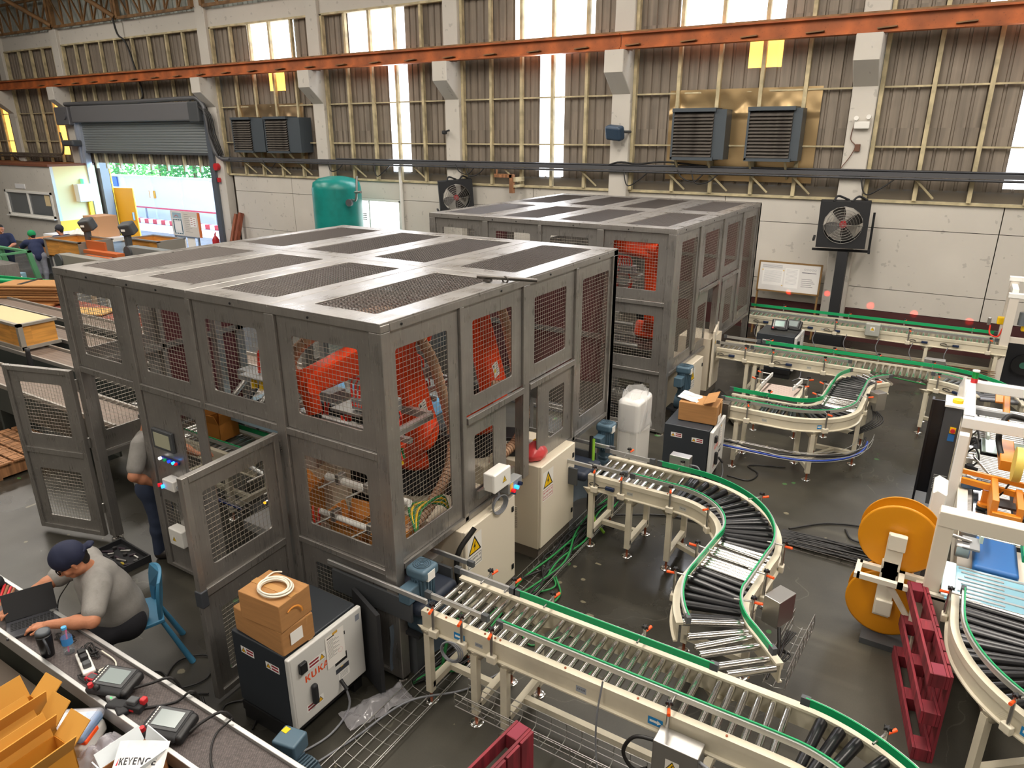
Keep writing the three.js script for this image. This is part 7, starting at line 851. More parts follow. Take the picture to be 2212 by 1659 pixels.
function gearSmall() { const t = thing('gear_motor', 'grey-blue gear motor lying under the front edge of the work table', 'motor'); obj('terminal_box', rb(0.16, 0.11, 0.14, 0.015, -2.83, 0.5, -2.06, 0.2), MT.motor, t); obj('motor_body', [rotG(new THREE.CylinderGeometry(0.08, 0.08, 0.24, 20), Math.PI / 2, 0, 0).translate(-2.7, 0.36, -1.98), ...[0, 1, 2, 3, 4, 5, 6].map((i) => bx(0.008, 0.02, 0.22, -2.77 + i * 0.022, 0.44, -1.98))], MT.motorD, t); obj('label_plate', b2(-2.9, -2.86, 0.552, 0.558, -2.1, -2.06), MT.yellow, t); obj('stand', b2(-2.78, -2.62, 0, 0.3, -2.05, -1.9), MT.greyD, t); seat(t); }
const TY = 0.762;
{ const t = thing('laptop', 'dark grey laptop open in front of the seated man', 'laptop'), T = (g) => rotG(g, 0, 1.15, 0).translate(-4.86, TY, -1.665); obj('base', T(rb(0.3, 0.018, 0.2, 0.006, 0, 0.012, 0)), M(0x3c3d42, 0.35), t); const kb = []; for (let i = 0; i < 12; i++) for (let j = 0; j < 5; j++) kb.push(T(bx(0.017, 0.003, 0.014, -0.115 + i * 0.021, 0.0225, -0.06 + j * 0.019))); stuff(obj('keys', kb, MT.blackM, t)); obj('touchpad', T(bx(0.08, 0.002, 0.045, 0, 0.0222, 0.07)), MT.greyD, t); obj('sticker', T(bx(0.03, 0.002, 0.02, 0.12, 0.0222, 0.08)), MT.white, t); obj('screen', T(rotG(rb(0.3, 0.19, 0.008, 0.003, 0, 0.1, 0), -0.35, 0, 0).translate(0, 0.015, -0.1)), MT.blackM, t); seat(t); }
{ const t = thing('laptop', 'second dark notebook partly under the far hand of the seated man', 'laptop'), T = (g) => rotG(g, 0, 0.6, 0).translate(-5.12, TY, -1.68); obj('base', T(rb(0.24, 0.02, 0.16, 0.006, 0, 0.012, 0)), M(0x2b2828, 0.4), t); obj('cover', T(rb(0.22, 0.01, 0.14, 0.004, -0.01, 0.027, 0.01)), M(0x3a3030, 0.5), t); seat(t); }
{ const t = thing('tumbler', 'black insulated tumbler with grey lid on the work table', 'tumbler'); obj('cup', lathe([[0, 0], [0.036, 0], [0.046, 0.15], [0.046, 0.16], [0, 0.16]], 26, -4.47, TY, -1.57), M(0x14161a, 0.35), t); obj('lid', lathe([[0, 0.16], [0.045, 0.16], [0.043, 0.185], [0.03, 0.19], [0, 0.19]], 26, -4.47, TY, -1.57), M(0x4c5258, 0.4), t); obj('handle', tube([[-4.43, TY + 0.15, -1.55], [-4.395, TY + 0.13, -1.545], [-4.395, TY + 0.06, -1.55], [-4.43, TY + 0.04, -1.56]], 0.008), M(0x3a3e44, 0.4), t); seat(t); }
{ const t = thing('water_bottle', 'clear water bottle with blue cap and pink straw on the work table', 'bottle'); const cl = new THREE.MeshPhysicalMaterial({ color: 0xf4faff, transmission: 0.9, roughness: 0.05, thickness: 0 }); obj('bottle', lathe([[0, 0], [0.03, 0], [0.032, 0.01], [0.032, 0.05], [0.029, 0.06], [0.032, 0.07], [0.032, 0.12], [0.013, 0.165], [0.013, 0.18]], 22, -4.38, TY, -1.655), cl, t); obj('label_band', new THREE.CylinderGeometry(0.0328, 0.0328, 0.05, 22, 1, true).translate(-4.38, TY + 0.095, -1.655), M(0x3a8ad0, 0.4), t); obj('cap', new THREE.CylinderGeometry(0.016, 0.016, 0.016, 16).translate(-4.38, TY + 0.188, -1.655), M(0x4aa8e0, 0.4), t); obj('straw', rod([-4.38, TY + 0.01, -1.65], [-4.37, TY + 0.18, -1.66], 0.005), M(0xf060a0, 0.4), t); seat(t); }
{ const t = thing('power_strip', 'white power strip with black plugs on the work table', 'power strip'), T = (g) => rotG(g, 0, -0.3, 0).translate(-4.16, TY, -1.64); obj('strip', T(rb(0.24, 0.04, 0.07, 0.008, 0, 0.02, 0)), MT.white2, t); for (const x of [-0.08, -0.02, 0.06]) obj('plug', T(rb(0.045, 0.04, 0.045, 0.008, x, 0.055, 0)), x > 0 ? MT.greyD : MT.black, t); obj('socket', T(bx(0.03, 0.002, 0.03, 0.02, 0.0405, 0)), MT.grey, t); obj('cable', tube([[-4.05, TY + 0.02, -1.61], [-3.98, TY + 0.01, -1.6], [-3.95, TY + 0.01, -1.68], [-4.02, TY + 0.01, -1.75], [-4.2, TY + 0.02, -1.76]], 0.005, 5), MT.cableW, t); seat(t); }
for (const [x, z, m, l, s] of [[-4.25, -1.73, MT.cable, 'tangle of black cables on the table between bottle and power strip', 11], [-4.02, -1.6, MT.cable, 'tangle of black cables beside the red meter', 21], [-3.95, -1.66, MT.cableW, 'small bundle of cream cable at the end of the power strip', 31], [-4.52, -1.7, MT.cable, 'thin black cable curled beside the tumbler', 41]]) { SEED = s * 977; const g = []; for (let i = 0; i < (s === 41 ? 2 : 5); i++) { const q = []; for (let k = 0; k < 6; k++) q.push([x + rr(-0.1, 0.1), TY + 0.008 + rr(0, 0.02), z + rr(-0.05, 0.05)]); g.push(tube(q, 0.004, 5, 30)); } item('table_cable', l, 'cable', g, m); }
pendant('teach pendant with red stop button on the work table, the one behind the red battery', -3.83, TY + 0.05, -1.63, 0.35, 0.12); pendant('teach pendant with red stop button on the work table, the one nearest the picture bottom', -3.26, TY + 0.05, -1.6, 0.35, 0.12);
{ const t = thing('multimeter', 'small red handheld meter on the work table', 'meter'), T = (g) => rotG(g, 0, 0.2, 0).translate(-3.99, TY, -1.6); obj('case', T(rb(0.11, 0.03, 0.055, 0.008, 0, 0.016, 0)), M(0xb81c2c, 0.4), t); obj('display', T(bx(0.05, 0.002, 0.035, -0.015, 0.032, 0)), MT.greyD, t); obj('lamp_dot', T(new THREE.SphereGeometry(0.007, 8, 6).translate(0.05, 0.03, 0.01)), new THREE.MeshStandardMaterial({ color: 0xff2030, emissive: 0xff2030, emissiveIntensity: 2 }), t); seat(t); }
{ const t = thing('charger', 'small grey adapter with green light on the work table', 'adapter'); obj('case', rb(0.06, 0.045, 0.045, 0.008, -3.73, TY + 0.023, -1.56), MT.grey, t); obj('lamp_dot', bx(0.012, 0.004, 0.006, -3.715, TY + 0.047, -1.55), new THREE.MeshStandardMaterial({ color: 0x30ff50, emissive: 0x30ff50, emissiveIntensity: 2 }), t); obj('cable', tube([[-3.75, TY + 0.02, -1.55], [-3.78, TY + 0.015, -1.53], [-3.72, TY + 0.01, -1.535]], 0.004), MT.cable, t); seat(t); const u = thing('battery_pack', 'black and red tool battery on the work table', 'battery'), T = (g) => rotG(g, 0, 0.3, 0).translate(-3.56, TY, -1.6); obj('case', T(rb(0.11, 0.045, 0.07, 0.01, 0, 0.023, 0)), MT.blackM, u); obj('contact_block', T(rb(0.06, 0.03, 0.05, 0.008, -0.01, 0.058, 0.0)), MT.greyD, u); obj('latch', T(rb(0.035, 0.04, 0.04, 0.01, 0.045, 0.055, -0.02)), MT.red, u); obj('stripe', T(bx(0.03, 0.012, 0.002, 0, 0.02, 0.036)), MT.red, u); seat(u); }
item('black_cover', 'creased black plastic sleeve lying between the pendants', 'cover', [rb(0.12, 0.04, 0.07, 0.015, -3.66, TY + 0.02, -1.55, 0.4), rb(0.08, 0.035, 0.06, 0.012, -3.6, TY + 0.018, -1.54, -0.3)], MT.blackM);
item('pendant_cable', 'black pendant cable running over the table edge to the floor, upper one', 'cable', tube([[-3.7, TY + 0.03, -1.66], [-3.62, TY + 0.05, -1.74], [-3.56, TY + 0.05, -1.83], [-3.55, 0.5, -1.9], [-3.7, 0.02, -2.1], [-4.1, 0.02, -2.3]], 0.009, 6, 50), MT.cable); item('pendant_cable', 'black pendant cable running over the table edge to the floor, lower one', 'cable', tube([[-3.12, TY + 0.03, -1.64], [-3.1, TY + 0.05, -1.72], [-3.05, TY + 0.06, -1.82], [-3.0, 0.4, -1.9], [-3.1, 0.02, -2.1], [-3.5, 0.02, -2.2]], 0.009, 6, 50), MT.cable); item('table_cable', 'black cable lying diagonally across the belt below the battery', 'cable', tube([[-3.62, TY + 0.01, -1.53], [-3.52, TY + 0.01, -1.62], [-3.4, TY + 0.01, -1.76], [-3.36, TY + 0.05, -1.83], [-3.38, 0.4, -1.9], [-3.45, 0.02, -2.0]], 0.008, 6, 40), MT.cable); item('table_cable', 'thin black cable running down the belt at the picture bottom', 'cable', tube([[-2.98, TY + 0.05, -1.82], [-3.0, TY + 0.01, -1.72], [-2.85, TY + 0.01, -1.58], [-2.7, TY + 0.01, -1.54]], 0.006, 6, 40), MT.cable);
// items at the far end of the table
{ const t = thing('tool_pile', 'pile of orange-handled tools and a dark bag at the far end of the work table', 'tools'); obj('bag', rb(0.2, 0.1, 0.14, 0.04, -5.58, TY + 0.05, -1.72), MT.blackM, t); for (let i = 0; i < 4; i++) obj('tool', rod([-5.5 + i * 0.05, TY + 0.02 + 0.008 * i, -1.78], [-5.25 + i * 0.03, TY + 0.02, -1.62], 0.01), i % 2 ? M(0x8a5a3a, 0.6) : MT.red, t); seat(t); }
// second bench in front with open cartons
{ const t = thing('bench', 'low dark bench carrying the open cartons at the lower left corner', 'table'); obj('top', b2(-5.2, -2.6, 0.56, 0.6, -1.46, -0.6), M(0x4a3f34, 0.7), t); for (const x of [-5.1, -3.9, -2.7]) obj('leg', [b2(x, x + 0.06, 0, 0.56, -1.42, -1.36), b2(x, x + 0.06, 0, 0.56, -0.7, -0.64)], MT.greyD, t); seat(t); }
const CY = M(0xd08f2c, 0.85), CYi = M(0xc9923c, 0.85); SEED = 4242;
openBox('open_carton', 'open yellow-brown carton in the lower left corner, the one farthest back', -3.95, 0.6, -1.08, 0.17, 0.28, 0.42, 0.05, CY, 0.13, CYi); openBox('open_carton', 'open yellow-brown carton in the lower left corner, middle of the row', -3.74, 0.6, -1.02, 0.17, 0.28, 0.42, 0.05, CY, 0.14, CYi); openBox('open_carton', 'open yellow-brown carton with green scraps inside, frontmost in the lower left corner', -3.53, 0.6, -1.0, 0.18, 0.28, 0.42, 0.05, CY, 0.14, CYi);
stuff(item('green_scraps', 'crumpled green scraps inside the frontmost yellow-brown carton', 'scraps', Array.from({ length: 40 }, () => new THREE.IcosahedronGeometry(rr(0.012, 0.022), 0).scale(1, 0.6, 1.2).translate(-3.53 + rr(-0.06, 0.06), 0.72 + rr(0, 0.03), -1.0 + rr(-0.16, 0.16))), M(0x1f8a3a, 0.7)));
openBox('open_carton', 'open brown and white carton holding a white printed bag at the picture bottom', -3.12, 0.6, -1.33, 0.2, 0.26, 0.24, -0.05, M(0xa06a3c, 0.85), 0.08, M(0xdfe6ea, 0.8));
{ const pr = print(256, 192, (k, w, h) => { k.fillStyle = '#eeecea'; k.fillRect(0, 0, w, h); k.fillStyle = '#2a2a30'; k.font = 'bold 44px sans-serif'; k.fillText('KEYENCE', 26, 110, 206); k.fillStyle = '#d01830'; k.beginPath(); k.moveTo(14, 112); k.lineTo(24, 78); k.lineTo(24, 112); k.fill(); }); const g = new THREE.PlaneGeometry(0.26, 0.2, 20, 16), p = g.attributes.position; for (let i = 0; i < p.count; i++) p.setZ(i, 0.02 * fbm(p.getX(i) * 12 + 5, p.getY(i) * 12 + 5, 99, 5, 2) - 1.2 * p.getX(i) ** 2); g.computeVertexNormals(); const t = thing('printed_bag', 'white plastic bag printed KEYENCE sticking out of the brown and white carton', 'bag'); obj('bag', rotG(g, -1.0, 0, 0).applyMatrix4(new THREE.Matrix4().makeRotationY(0.55)).translate(-3.06, 0.9, -1.33), new THREE.MeshPhysicalMaterial({ map: pr, roughness: 0.3, clearcoat: 0.6, side: THREE.DoubleSide }), t, true); obj('bag_fill', rb(0.15, 0.22, 0.14, 0.05, -3.1, 0.76, -1.33), MT.white2, t); seat(t); }
function crumple(w, h, s, amp, seed) { const g = new THREE.PlaneGeometry(w, h, 40, 34), p = g.attributes.position; for (let i = 0; i < p.count; i++) { const x = p.getX(i), y = p.getY(i), e = 1 - Math.max((2 * x / w) ** 2, (2 * y / h) ** 2); p.setZ(i, e * s + amp * (Math.abs(fbm(x * 9 + 20, y * 9 + 20, 99, seed, 3) - 0.5) * 2)); } g.computeVertexNormals(); return rotG(g, -Math.PI / 2, 0, 0); }
const film = new THREE.MeshPhysicalMaterial({ color: 0xeceaf0, roughness: 0.16, transmission: 0.75, thickness: 0, side: THREE.DoubleSide });
item('plastic_bag', 'crumpled clear plastic bag lying on the bench edge beside the cartons', 'bag', [crumple(0.4, 0.34, 0.14, 0.1, 61).translate(-3.4, 0.62, -1.3), crumple(0.3, 0.26, 0.2, 0.09, 63).translate(-3.42, 0.6, -1.36)], film); item('plastic_bag', 'transparent plastic bag on the floor beside the first controller', 'bag', rotG(crumple(0.5, 0.2, 0.05, 0.06, 65), 0, 1.2, 0).translate(-2.95, 0.02, -2.9), film);
{ const t = thing('foil_package', 'blue and white plastic packages stacked on the bench beside the cartons', 'package'); const T = (g, dy) => rotG(g, 0.02, 0.5, 0.1).translate(-3.78, 0.64 + dy, -1.33); obj('package', T(rb(0.28, 0.05, 0.2, 0.02), 0.1), MT.white2, t); obj('blue_edge', T(rb(0.1, 0.054, 0.2, 0.02, 0.1, 0, 0), 0.1), M(0x2f8fc8, 0.3), t); obj('orange_edge', T(rb(0.05, 0.03, 0.12, 0.01, 0.13, -0.02, 0.03), 0.09), MT.orangeK, t); obj('package', T(rb(0.3, 0.1, 0.22, 0.03), 0.02), MT.white, t); obj('wrap', T(rb(0.31, 0.06, 0.23, 0.025), 0.11), film, t); seat(t); }
item('black_bags', 'heap of black sacks on the floor below the work table at the left edge', 'bags', [rotG(crumple(0.7, 0.4, 0.25, 0.18, 71), 0, 0.3, 0).translate(-4.55, 0.02, -1.2)], M(0x131214, 0.35, 0, { side: THREE.DoubleSide }));
// tool case on the floor
{ const t = thing('tool_case', 'open black tool case lying on the floor by the cage door', 'tool case'), T = (g) => rotG(g, 0, -0.05, 0).translate(-6.36, 0, -3.05); obj('tray', [T(b2(-0.27, 0.27, 0, 0.02, -0.13, 0.13)), T(b2(-0.27, 0.27, 0.02, 0.07, -0.13, -0.115)), T(b2(-0.27, 0.27, 0.02, 0.07, 0.115, 0.13)), T(b2(-0.27, -0.255, 0.02, 0.07, -0.115, 0.115)), T(b2(0.255, 0.27, 0.02, 0.07, -0.115, 0.115))], MT.blackM, t); for (let i = 0; i < 14; i++) obj('tool_slot', T(i % 3 ? rb(0.06 + 0.02 * (i % 4), 0.02, 0.02, 0.006, -0.2 + (i % 7) * 0.065, 0.03, i < 7 ? -0.06 : 0.05, 0.3 * (i % 5)) : rod([-0.2 + (i % 7) * 0.065, 0.02, i < 7 ? -0.02 : 0.08], [-0.2 + (i % 7) * 0.065, 0.045, i < 7 ? -0.02 : 0.08], 0.02, 12)), [M(0x2c2a2a, 0.4), M(0x3a2c36, 0.5), MT.zinc][i % 3], t); obj('yellow_tool', T(rb(0.05, 0.015, 0.02, 0.005, 0.14, 0.04, 0.08)), M(0xb8a030, 0.5), t); seat(t); }
// ---------------------------------------------------------------- cables and wire trays on the floor
{ const t = thing('floor_cable_tray', 'wire cable tray with black and green cables along the floor beside the cages', 'cable tray'); const g = []; for (const [x, y] of [[-2.86, 0.02], [-2.78, 0.02], [-2.7, 0.02], [-2.62, 0.02], [-2.88, 0.07], [-2.6, 0.07]]) g.push(rod([x, y, -1.9], [x, y, -6.9], 0.004, 5)); for (let z = -1.9; z > -6.9; z -= 0.1) g.push(tube([[-2.88, 0.07, z], [-2.87, 0.018, z], [-2.61, 0.018, z], [-2.6, 0.07, z]], 0.003, 4, 6)); stuff(obj('wire_basket', g, MT.zinc, t)); for (let i = 0; i < 9; i++) { SEED = 100 + i; const q = []; for (let z = -3.2; z > -7; z -= 0.5) q.push([-2.74 + rr(-0.12, 0.12), 0.035 + rr(0, 0.03), z]); obj('cable', tube(q, 0.011, 5, 40), i % 4 === 0 ? MT.cableG : MT.cable, t); } seat(t); }
for (const [l, m, r, pts] of [
  ['green cable looping on the floor between the long conveyor and the S-bend', MT.cableG, 0.008, [[-2.7, 0.02, -4.3], [-2.5, 0.012, -4.6], [-2.38, 0.012, -4.45], [-2.5, 0.012, -4.2], [-2.35, 0.012, -4.05], [-2.15, 0.012, -4.3], [-1.9, 0.012, -4.42], [-1.75, 0.012, -4.25], [-1.8, 0.012, -4.0]]], ['green cable snarl beside the beige cabinet', MT.cableG, 0.009, [[-2.7, 0.05, -5.0], [-2.55, 0.02, -4.85], [-2.65, 0.03, -4.65], [-2.75, 0.06, -4.5], [-2.5, 0.03, -4.5], [-2.45, 0.02, -4.75], [-2.6, 0.04, -4.95]]], ['thick green cable loop under the long conveyor start', MT.cableG, 0.014, [[-2.75, 0.3, -3.9], [-2.72, 0.42, -3.62], [-2.7, 0.36, -3.45], [-2.72, 0.1, -3.4], [-2.68, 0.03, -3.5], [-2.75, 0.03, -3.7]]],
  ['dark cable coils on the floor behind the blue chair', MT.cable, 0.007, [[-4.1, 0.012, -2.35], [-4.4, 0.012, -2.2], [-4.6, 0.012, -2.45], [-4.45, 0.02, -2.6], [-4.25, 0.012, -2.45], [-4.35, 0.02, -2.25], [-4.6, 0.012, -2.3], [-4.75, 0.012, -2.2]]], ['dark cable arcs on the floor in front of the first controller', MT.cable, 0.007, [[-3.5, 0.012, -2.0], [-3.75, 0.012, -2.2], [-3.9, 0.012, -2.35], [-3.7, 0.012, -2.5], [-3.55, 0.012, -2.3]]], ['grey cable lying across the floor from the first controller', MT.cableGr, 0.008, [[-3.0, 0.012, -2.2], [-2.9, 0.012, -2.6], [-2.75, 0.085, -3.0], [-2.5, 0.012, -3.4], [-2.3, 0.012, -3.9]]],
  ['black cable curving on the floor behind the rear controller', MT.cable, 0.009, [[-1.85, 0.012, -7.9], [-1.6, 0.012, -7.9], [-1.55, 0.012, -8.15], [-1.7, 0.012, -8.3], [-1.3, 0.012, -8.5]]], ['dark cables running from the floor tray beneath the S-bend conveyor', MT.cable, 0.012, [[-2.6, 0.03, -6.3], [-2.1, 0.02, -6.6], [-1.6, 0.02, -6.65], [-1.1, 0.02, -6.75], [-0.7, 0.02, -6.85]]],
]) item('floor_cable', l, 'cable', tube(pts, r, 6, 60), m);
{ const t = thing('cable_bundle', 'thick bundle of black cables with a wire tray crossing the floor to the yellow reels', 'cables'); for (let i = 0; i < 16; i++) { SEED = 300 + i * 7; const z0 = -6.95 + i * 0.018; obj('cable', tube([[-1.0, 0.02 + rr(0, 0.05), z0], [-0.6, 0.02 + rr(0, 0.05), z0 + rr(-0.03, 0.03)], [-0.2, 0.02 + rr(0, 0.05), z0 + rr(-0.03, 0.03)], [0.3, 0.03, z0 + rr(-0.05, 0.05)]], 0.01, 5, 24), MT.cable, t); } const g = []; for (const z of [-6.62, -6.72]) for (const y of [0.015, 0.06]) g.push(rod([-1.0, y, z], [0.35, y, z], 0.004, 5)); for (let x = -1; x < 0.35; x += 0.12) g.push(rod([x, 0.06, -6.62], [x, 0.015, -6.62], 0.003, 4), rod([x, 0.015, -6.62], [x, 0.015, -6.72], 0.003, 4)); stuff(obj('wire_basket', g, MT.steelD, t)); for (let i = 0; i < 6; i++) obj('coil', rotG(new THREE.TorusGeometry(0.12 + 0.018 * i, 0.007, 5, 24).scale(1.3, 0.7, 1), Math.PI / 2, 0.2 * i, 0).translate(-0.1 + 0.02 * i, 0.03 + 0.006 * i, -7.05), MT.cable, t); obj('long_loop', tube([[-0.95, 0.02, -7.0], [-0.6, 0.015, -7.35], [-0.2, 0.015, -7.45], [0.1, 0.015, -7.25], [-0.35, 0.015, -7.12], [-0.45, 0.015, -7.3]], 0.01, 6, 50), MT.cable, t); for (let i = 0; i < 5; i++) obj('blue_cable', tube([[0.2 + 0.05 * i, 0.02, -6.7], [0.25 + 0.04 * i, 0.1, -6.3], [0.3, 0.3, -6.0]], 0.01, 5), i % 2 ? MT.cableB : MT.cable, t); seat(t); }
{ const t = thing('hose_pile', 'dark pile of hoses under the open door of the rear cabinet', 'hoses'); for (let i = 0; i < 7; i++) { SEED = 500 + i; obj('hose', tube([[-2.75, 0.1, -10.6 + i * 0.06], [-2.5, 0.08 + rr(0, 0.15), -10.3 + i * 0.06], [-2.3, 0.05 + rr(0, 0.1), -9.9 + i * 0.05], [-2.2, 0.04, -9.5]], 0.03, 7), MT.cable, t); } seat(t); }
// ---------------------------------------------------------------- left side: belts, boxes, machines far behind
const slatTex = tint([120, 104, 92], (u, v) => ((v * 6) % 1 < 0.12 ? 0.72 : 1) * (0.9 + 0.15 * fbm(u * 5, v * 20, 20, 83, 3)), 128, 256, [0.5, 2.4]);
function lane(label, z0, z1, x0, x1) { const t = thing('belt_conveyor', label, 'conveyor'); obj('belt', b2(x0, x1, 0.72, 0.78, z0 + 0.03, z1 - 0.03), mapped(slatTex, 0.55, 0.1), t); for (const z of [z0, z1]) { obj('edge_rail', rb(x1 - x0, 0.06, 0.03, 0.005, (x0 + x1) / 2, 0.79, z), M(0xa8a29a, 0.4, 0.5), t); obj('side_panel', b2(x0, x1, 0.42, 0.76, z - 0.012, z + 0.012), M(0x3c403c, 0.5), t); } for (let x = x0 + 0.6; x < x1; x += 1.9) obj('leg', b2(x, x + 0.06, 0, 0.42, z0, z1), M(0x3c403c, 0.5), t); return seat(t); }
lane('long brown belt conveyor with steel edges at the left, farthest of the lanes', -6.58, -6.2, -19, -7.1); lane('long brown belt conveyor with steel edges at the left, second lane from the back', -5.9, -5.48, -18, -7.1); lane('long brown belt conveyor with steel edges at the left, passing under the framed wooden box', -5.2, -4.78, -17, -7.1); lane('long brown belt conveyor at the left, nearest lane behind the open cage door', -4.35, -3.9, -15, -7.7);
for (const [x, z, l] of [[-11.1, -4.62, 'left'], [-10.15, -5.32, 'right']]) item('black_post', 'small black conical sensor post between the belt lanes, the ' + l + ' one', 'post', lathe([[0, 0], [0.1, 0], [0.1, 0.55], [0.05, 0.6], [0.03, 0.95], [0.035, 1.0], [0, 1.0]], 14, x, 0, z), MT.black);
for (let i = 0; i < 10; i++) { SEED = 900 + i * 3; const x = -12.4 + i * 0.5, z = i % 2 ? -5.34 : -4.6, t = thing('drive_unit', 'dark oily drive unit between the brown belt lanes, number ' + (i + 1) + ' counted from the left', 'drive unit', 'drive units between the belt lanes'); obj('housing', rb(0.3, 0.5, 0.16, 0.03, x, 0.25, z), M(0x2c332f, 0.5), t); obj('motor', rod([x - 0.12, 0.58, z], [x + 0.12, 0.58, z], 0.07, 12), MT.blackM, t); obj('cable', tube([[x - 0.1, 0.6, z], [x, 0.7, z + 0.05], [x + 0.15, 0.55, z]], 0.012), MT.cable, t); obj('fitting', rb(0.08, 0.06, 0.06, 0.01, x + rr(-0.1, 0.1), 0.66, z), MT.zinc, t); seat(t); }
{ const t = thing('wooden_box', 'plywood box with aluminium corner frame standing over a belt lane at the left edge', 'box'); obj('panel', b2(-13.4, -11.75, 0.85, 1.2, -4.86, -4.83), MT.plank, t); obj('panel', b2(-11.76, -11.73, 0.85, 1.2, -5.35, -4.85), MT.plank, t); obj('panel', b2(-13.4, -11.74, 1.19, 1.21, -5.36, -4.84), M(0xcdb98c, 0.6), t); obj('frame', [b2(-13.4, -11.7, 0.82, 0.87, -4.87, -4.8), b2(-13.4, -11.7, 1.18, 1.22, -4.87, -4.81), b2(-11.77, -11.7, 0.82, 1.22, -4.88, -4.81), b2(-11.77, -11.7, 1.18, 1.22, -5.38, -4.84), b2(-11.77, -11.7, 0.82, 0.87, -5.38, -4.84)], M(0x9a948a, 0.45, 0.4), t); obj('leg', [b2(-11.77, -11.72, 0, 0.82, -4.86, -4.8), b2(-13.3, -13.25, 0, 0.82, -4.86, -4.8)], MT.girt, t); seat(t); }
{ const t = thing('flat_carton_stack', 'strapped stack of flat brown cartons beside the far belt lane', 'cartons'); for (let i = 0; i < 7; i++) obj('flat_carton', rb(1.3, 0.05, 0.6, 0.02, -15.9 + 0.03 * (i % 3), 0.7 + i * 0.054, -7.05 + 0.02 * (i % 2), 0.5), i % 2 ? MT.cardD : MT.card, t); obj('strap', rotG(b2(-0.05, 0.05, 0, 0.38, -0.31, 0.31), 0, 0.5, 0).translate(-16.1, 0.675, -7.05), MT.black, t); seat(t); item('carton_table', 'wide low table under the flat cartons, draped in reddish sheet', 'table', [b2(-17.5, -13.2, 0.3, 0.62, -7.6, -6.75), b2(-17.4, -17.3, 0, 0.3, -7.5, -6.8), b2(-13.4, -13.3, 0, 0.3, -7.5, -6.8)], M(0x8a4a3c, 0.8)); item('flat_carton', 'single light brown flat carton lying in front of the strapped stack', 'carton', rb(0.9, 0.03, 0.5, 0.01, -14.1, 0.66, -7.1, 0.4), M(0xc49a58, 0.85)); item('kraft_paper', 'sheet of brown kraft paper lying left of the strapped stack', 'paper', rb(0.9, 0.06, 0.45, 0.02, -15.7, 0.66, -6.4 - 0.45, 0.6), M(0xa8703c, 0.85)); }
function headBeam(label, x0, z, y, len, m) { const t = thing('conveyor_head', label, 'conveyor'); obj('beam', rb(len, 0.26, 0.22, 0.02, x0 + len / 2, y, z), m, t); obj('end_plate', rb(0.12, 0.5, 0.26, 0.01, x0 + len + 0.06, y - 0.1, z), MT.grey, t); obj('drum', rotG(new THREE.CylinderGeometry(0.15, 0.15, 0.3, 20), Math.PI / 2, 0, 0).translate(x0 + 0.05, y - 0.02, z), MT.greyD, t); for (const u of [0.25, 0.6, 0.9]) obj('leg', b2(x0 + len * u - 0.06, x0 + len * u + 0.06, 0, y - 0.13, z - 0.06, z + 0.06), MT.grey, t); return seat(t); }
headBeam('grey conveyor head beam behind the near cage roof, lower left one', -17.15, -8.3, 1.25, 2.1, M(0x8c8a82, 0.5)); headBeam('grey conveyor head beam behind the near cage roof, upper right one', -16.6, -9.6, 1.3, 2.6, M(0x7c7d7a, 0.5));
item('orange_tray', 'orange-brown slotted tray between the two grey conveyor heads', 'tray', [b2(-17.8, -16.4, 1.22, 1.3, -9.3, -9.1), b2(-17.9, -17.1, 1.3, 1.5, -9.3, -9.25), b2(-17.5, -16.4, 1.1, 1.22, -9.05, -8.95)], M(0xb8602c, 0.6)); for (const [x, z, l] of [[-18.9, -9.9, 'left'], [-17.2, -9.95, 'right']]) { const t = thing('work_lamp', 'dark grey tilted lamp head behind the wooden boxes, the ' + l + ' one', 'lamp'); obj('head', rb(0.34, 0.3, 0.26, 0.05, x, 1.75, z, 0.4, 0.4), MT.greyD, t); obj('stem', bar([x - 0.1, 0, z], [x - 0.08, 1.65, z], 0.12), MT.greyD, t); obj('label_plate', bx(0.1, 0.05, 0.01, x + 0.06, 1.72, z + 0.17, 0.4), MT.white, t); seat(t); }
function framedBox(label, x, y, z, w, h, d) { const t = thing('wooden_box', label, 'box'); obj('panel', b2(x, x + w, y, y + h, z - d, z - d + 0.02), MT.plank, t); obj('panel', b2(x, x + w, y, y + h, z - 0.02, z), MT.plank, t); obj('panel', b2(x, x + 0.02, y, y + h, z - d, z), MT.plank, t); obj('panel', b2(x + w - 0.02, x + w, y, y + h, z - d, z), MT.plank, t); obj('floor', b2(x, x + w, y, y + 0.02, z - d, z), MT.plank, t); obj('frame', [b2(x - 0.03, x + w + 0.03, y + h, y + h + 0.03, z - 0.03, z + 0.03), b2(x - 0.03, x + w + 0.03, y + h, y + h + 0.03, z - d - 0.03, z - d + 0.03), b2(x - 0.03, x + 0.03, y + h, y + h + 0.03, z - d, z), b2(x + w - 0.03, x + w + 0.03, y, y + h + 0.03, z - d, z + 0.03), b2(x - 0.03, x + 0.03, y, y + h, z - 0.03, z + 0.03)], M(0x9a948a, 0.45, 0.4), t); obj('leg', [b2(x, x + 0.05, 0, y, z - 0.05, z), b2(x + w - 0.05, x + w, 0, y, z - 0.05, z), b2(x, x + 0.05, 0, y, z - d, z - d + 0.05), b2(x + w - 0.05, x + w, 0, y, z - d, z - d + 0.05)], MT.greyD, t); return seat(t); }
framedBox('open plywood box with metal frame in front of the bending man', -19.6, 1.0, -9.15, 1.6, 0.42, 0.8); framedBox('open plywood box with metal frame left of the grey conveyor head', -17.9, 1.05, -10.3, 1.3, 0.36, 0.7);
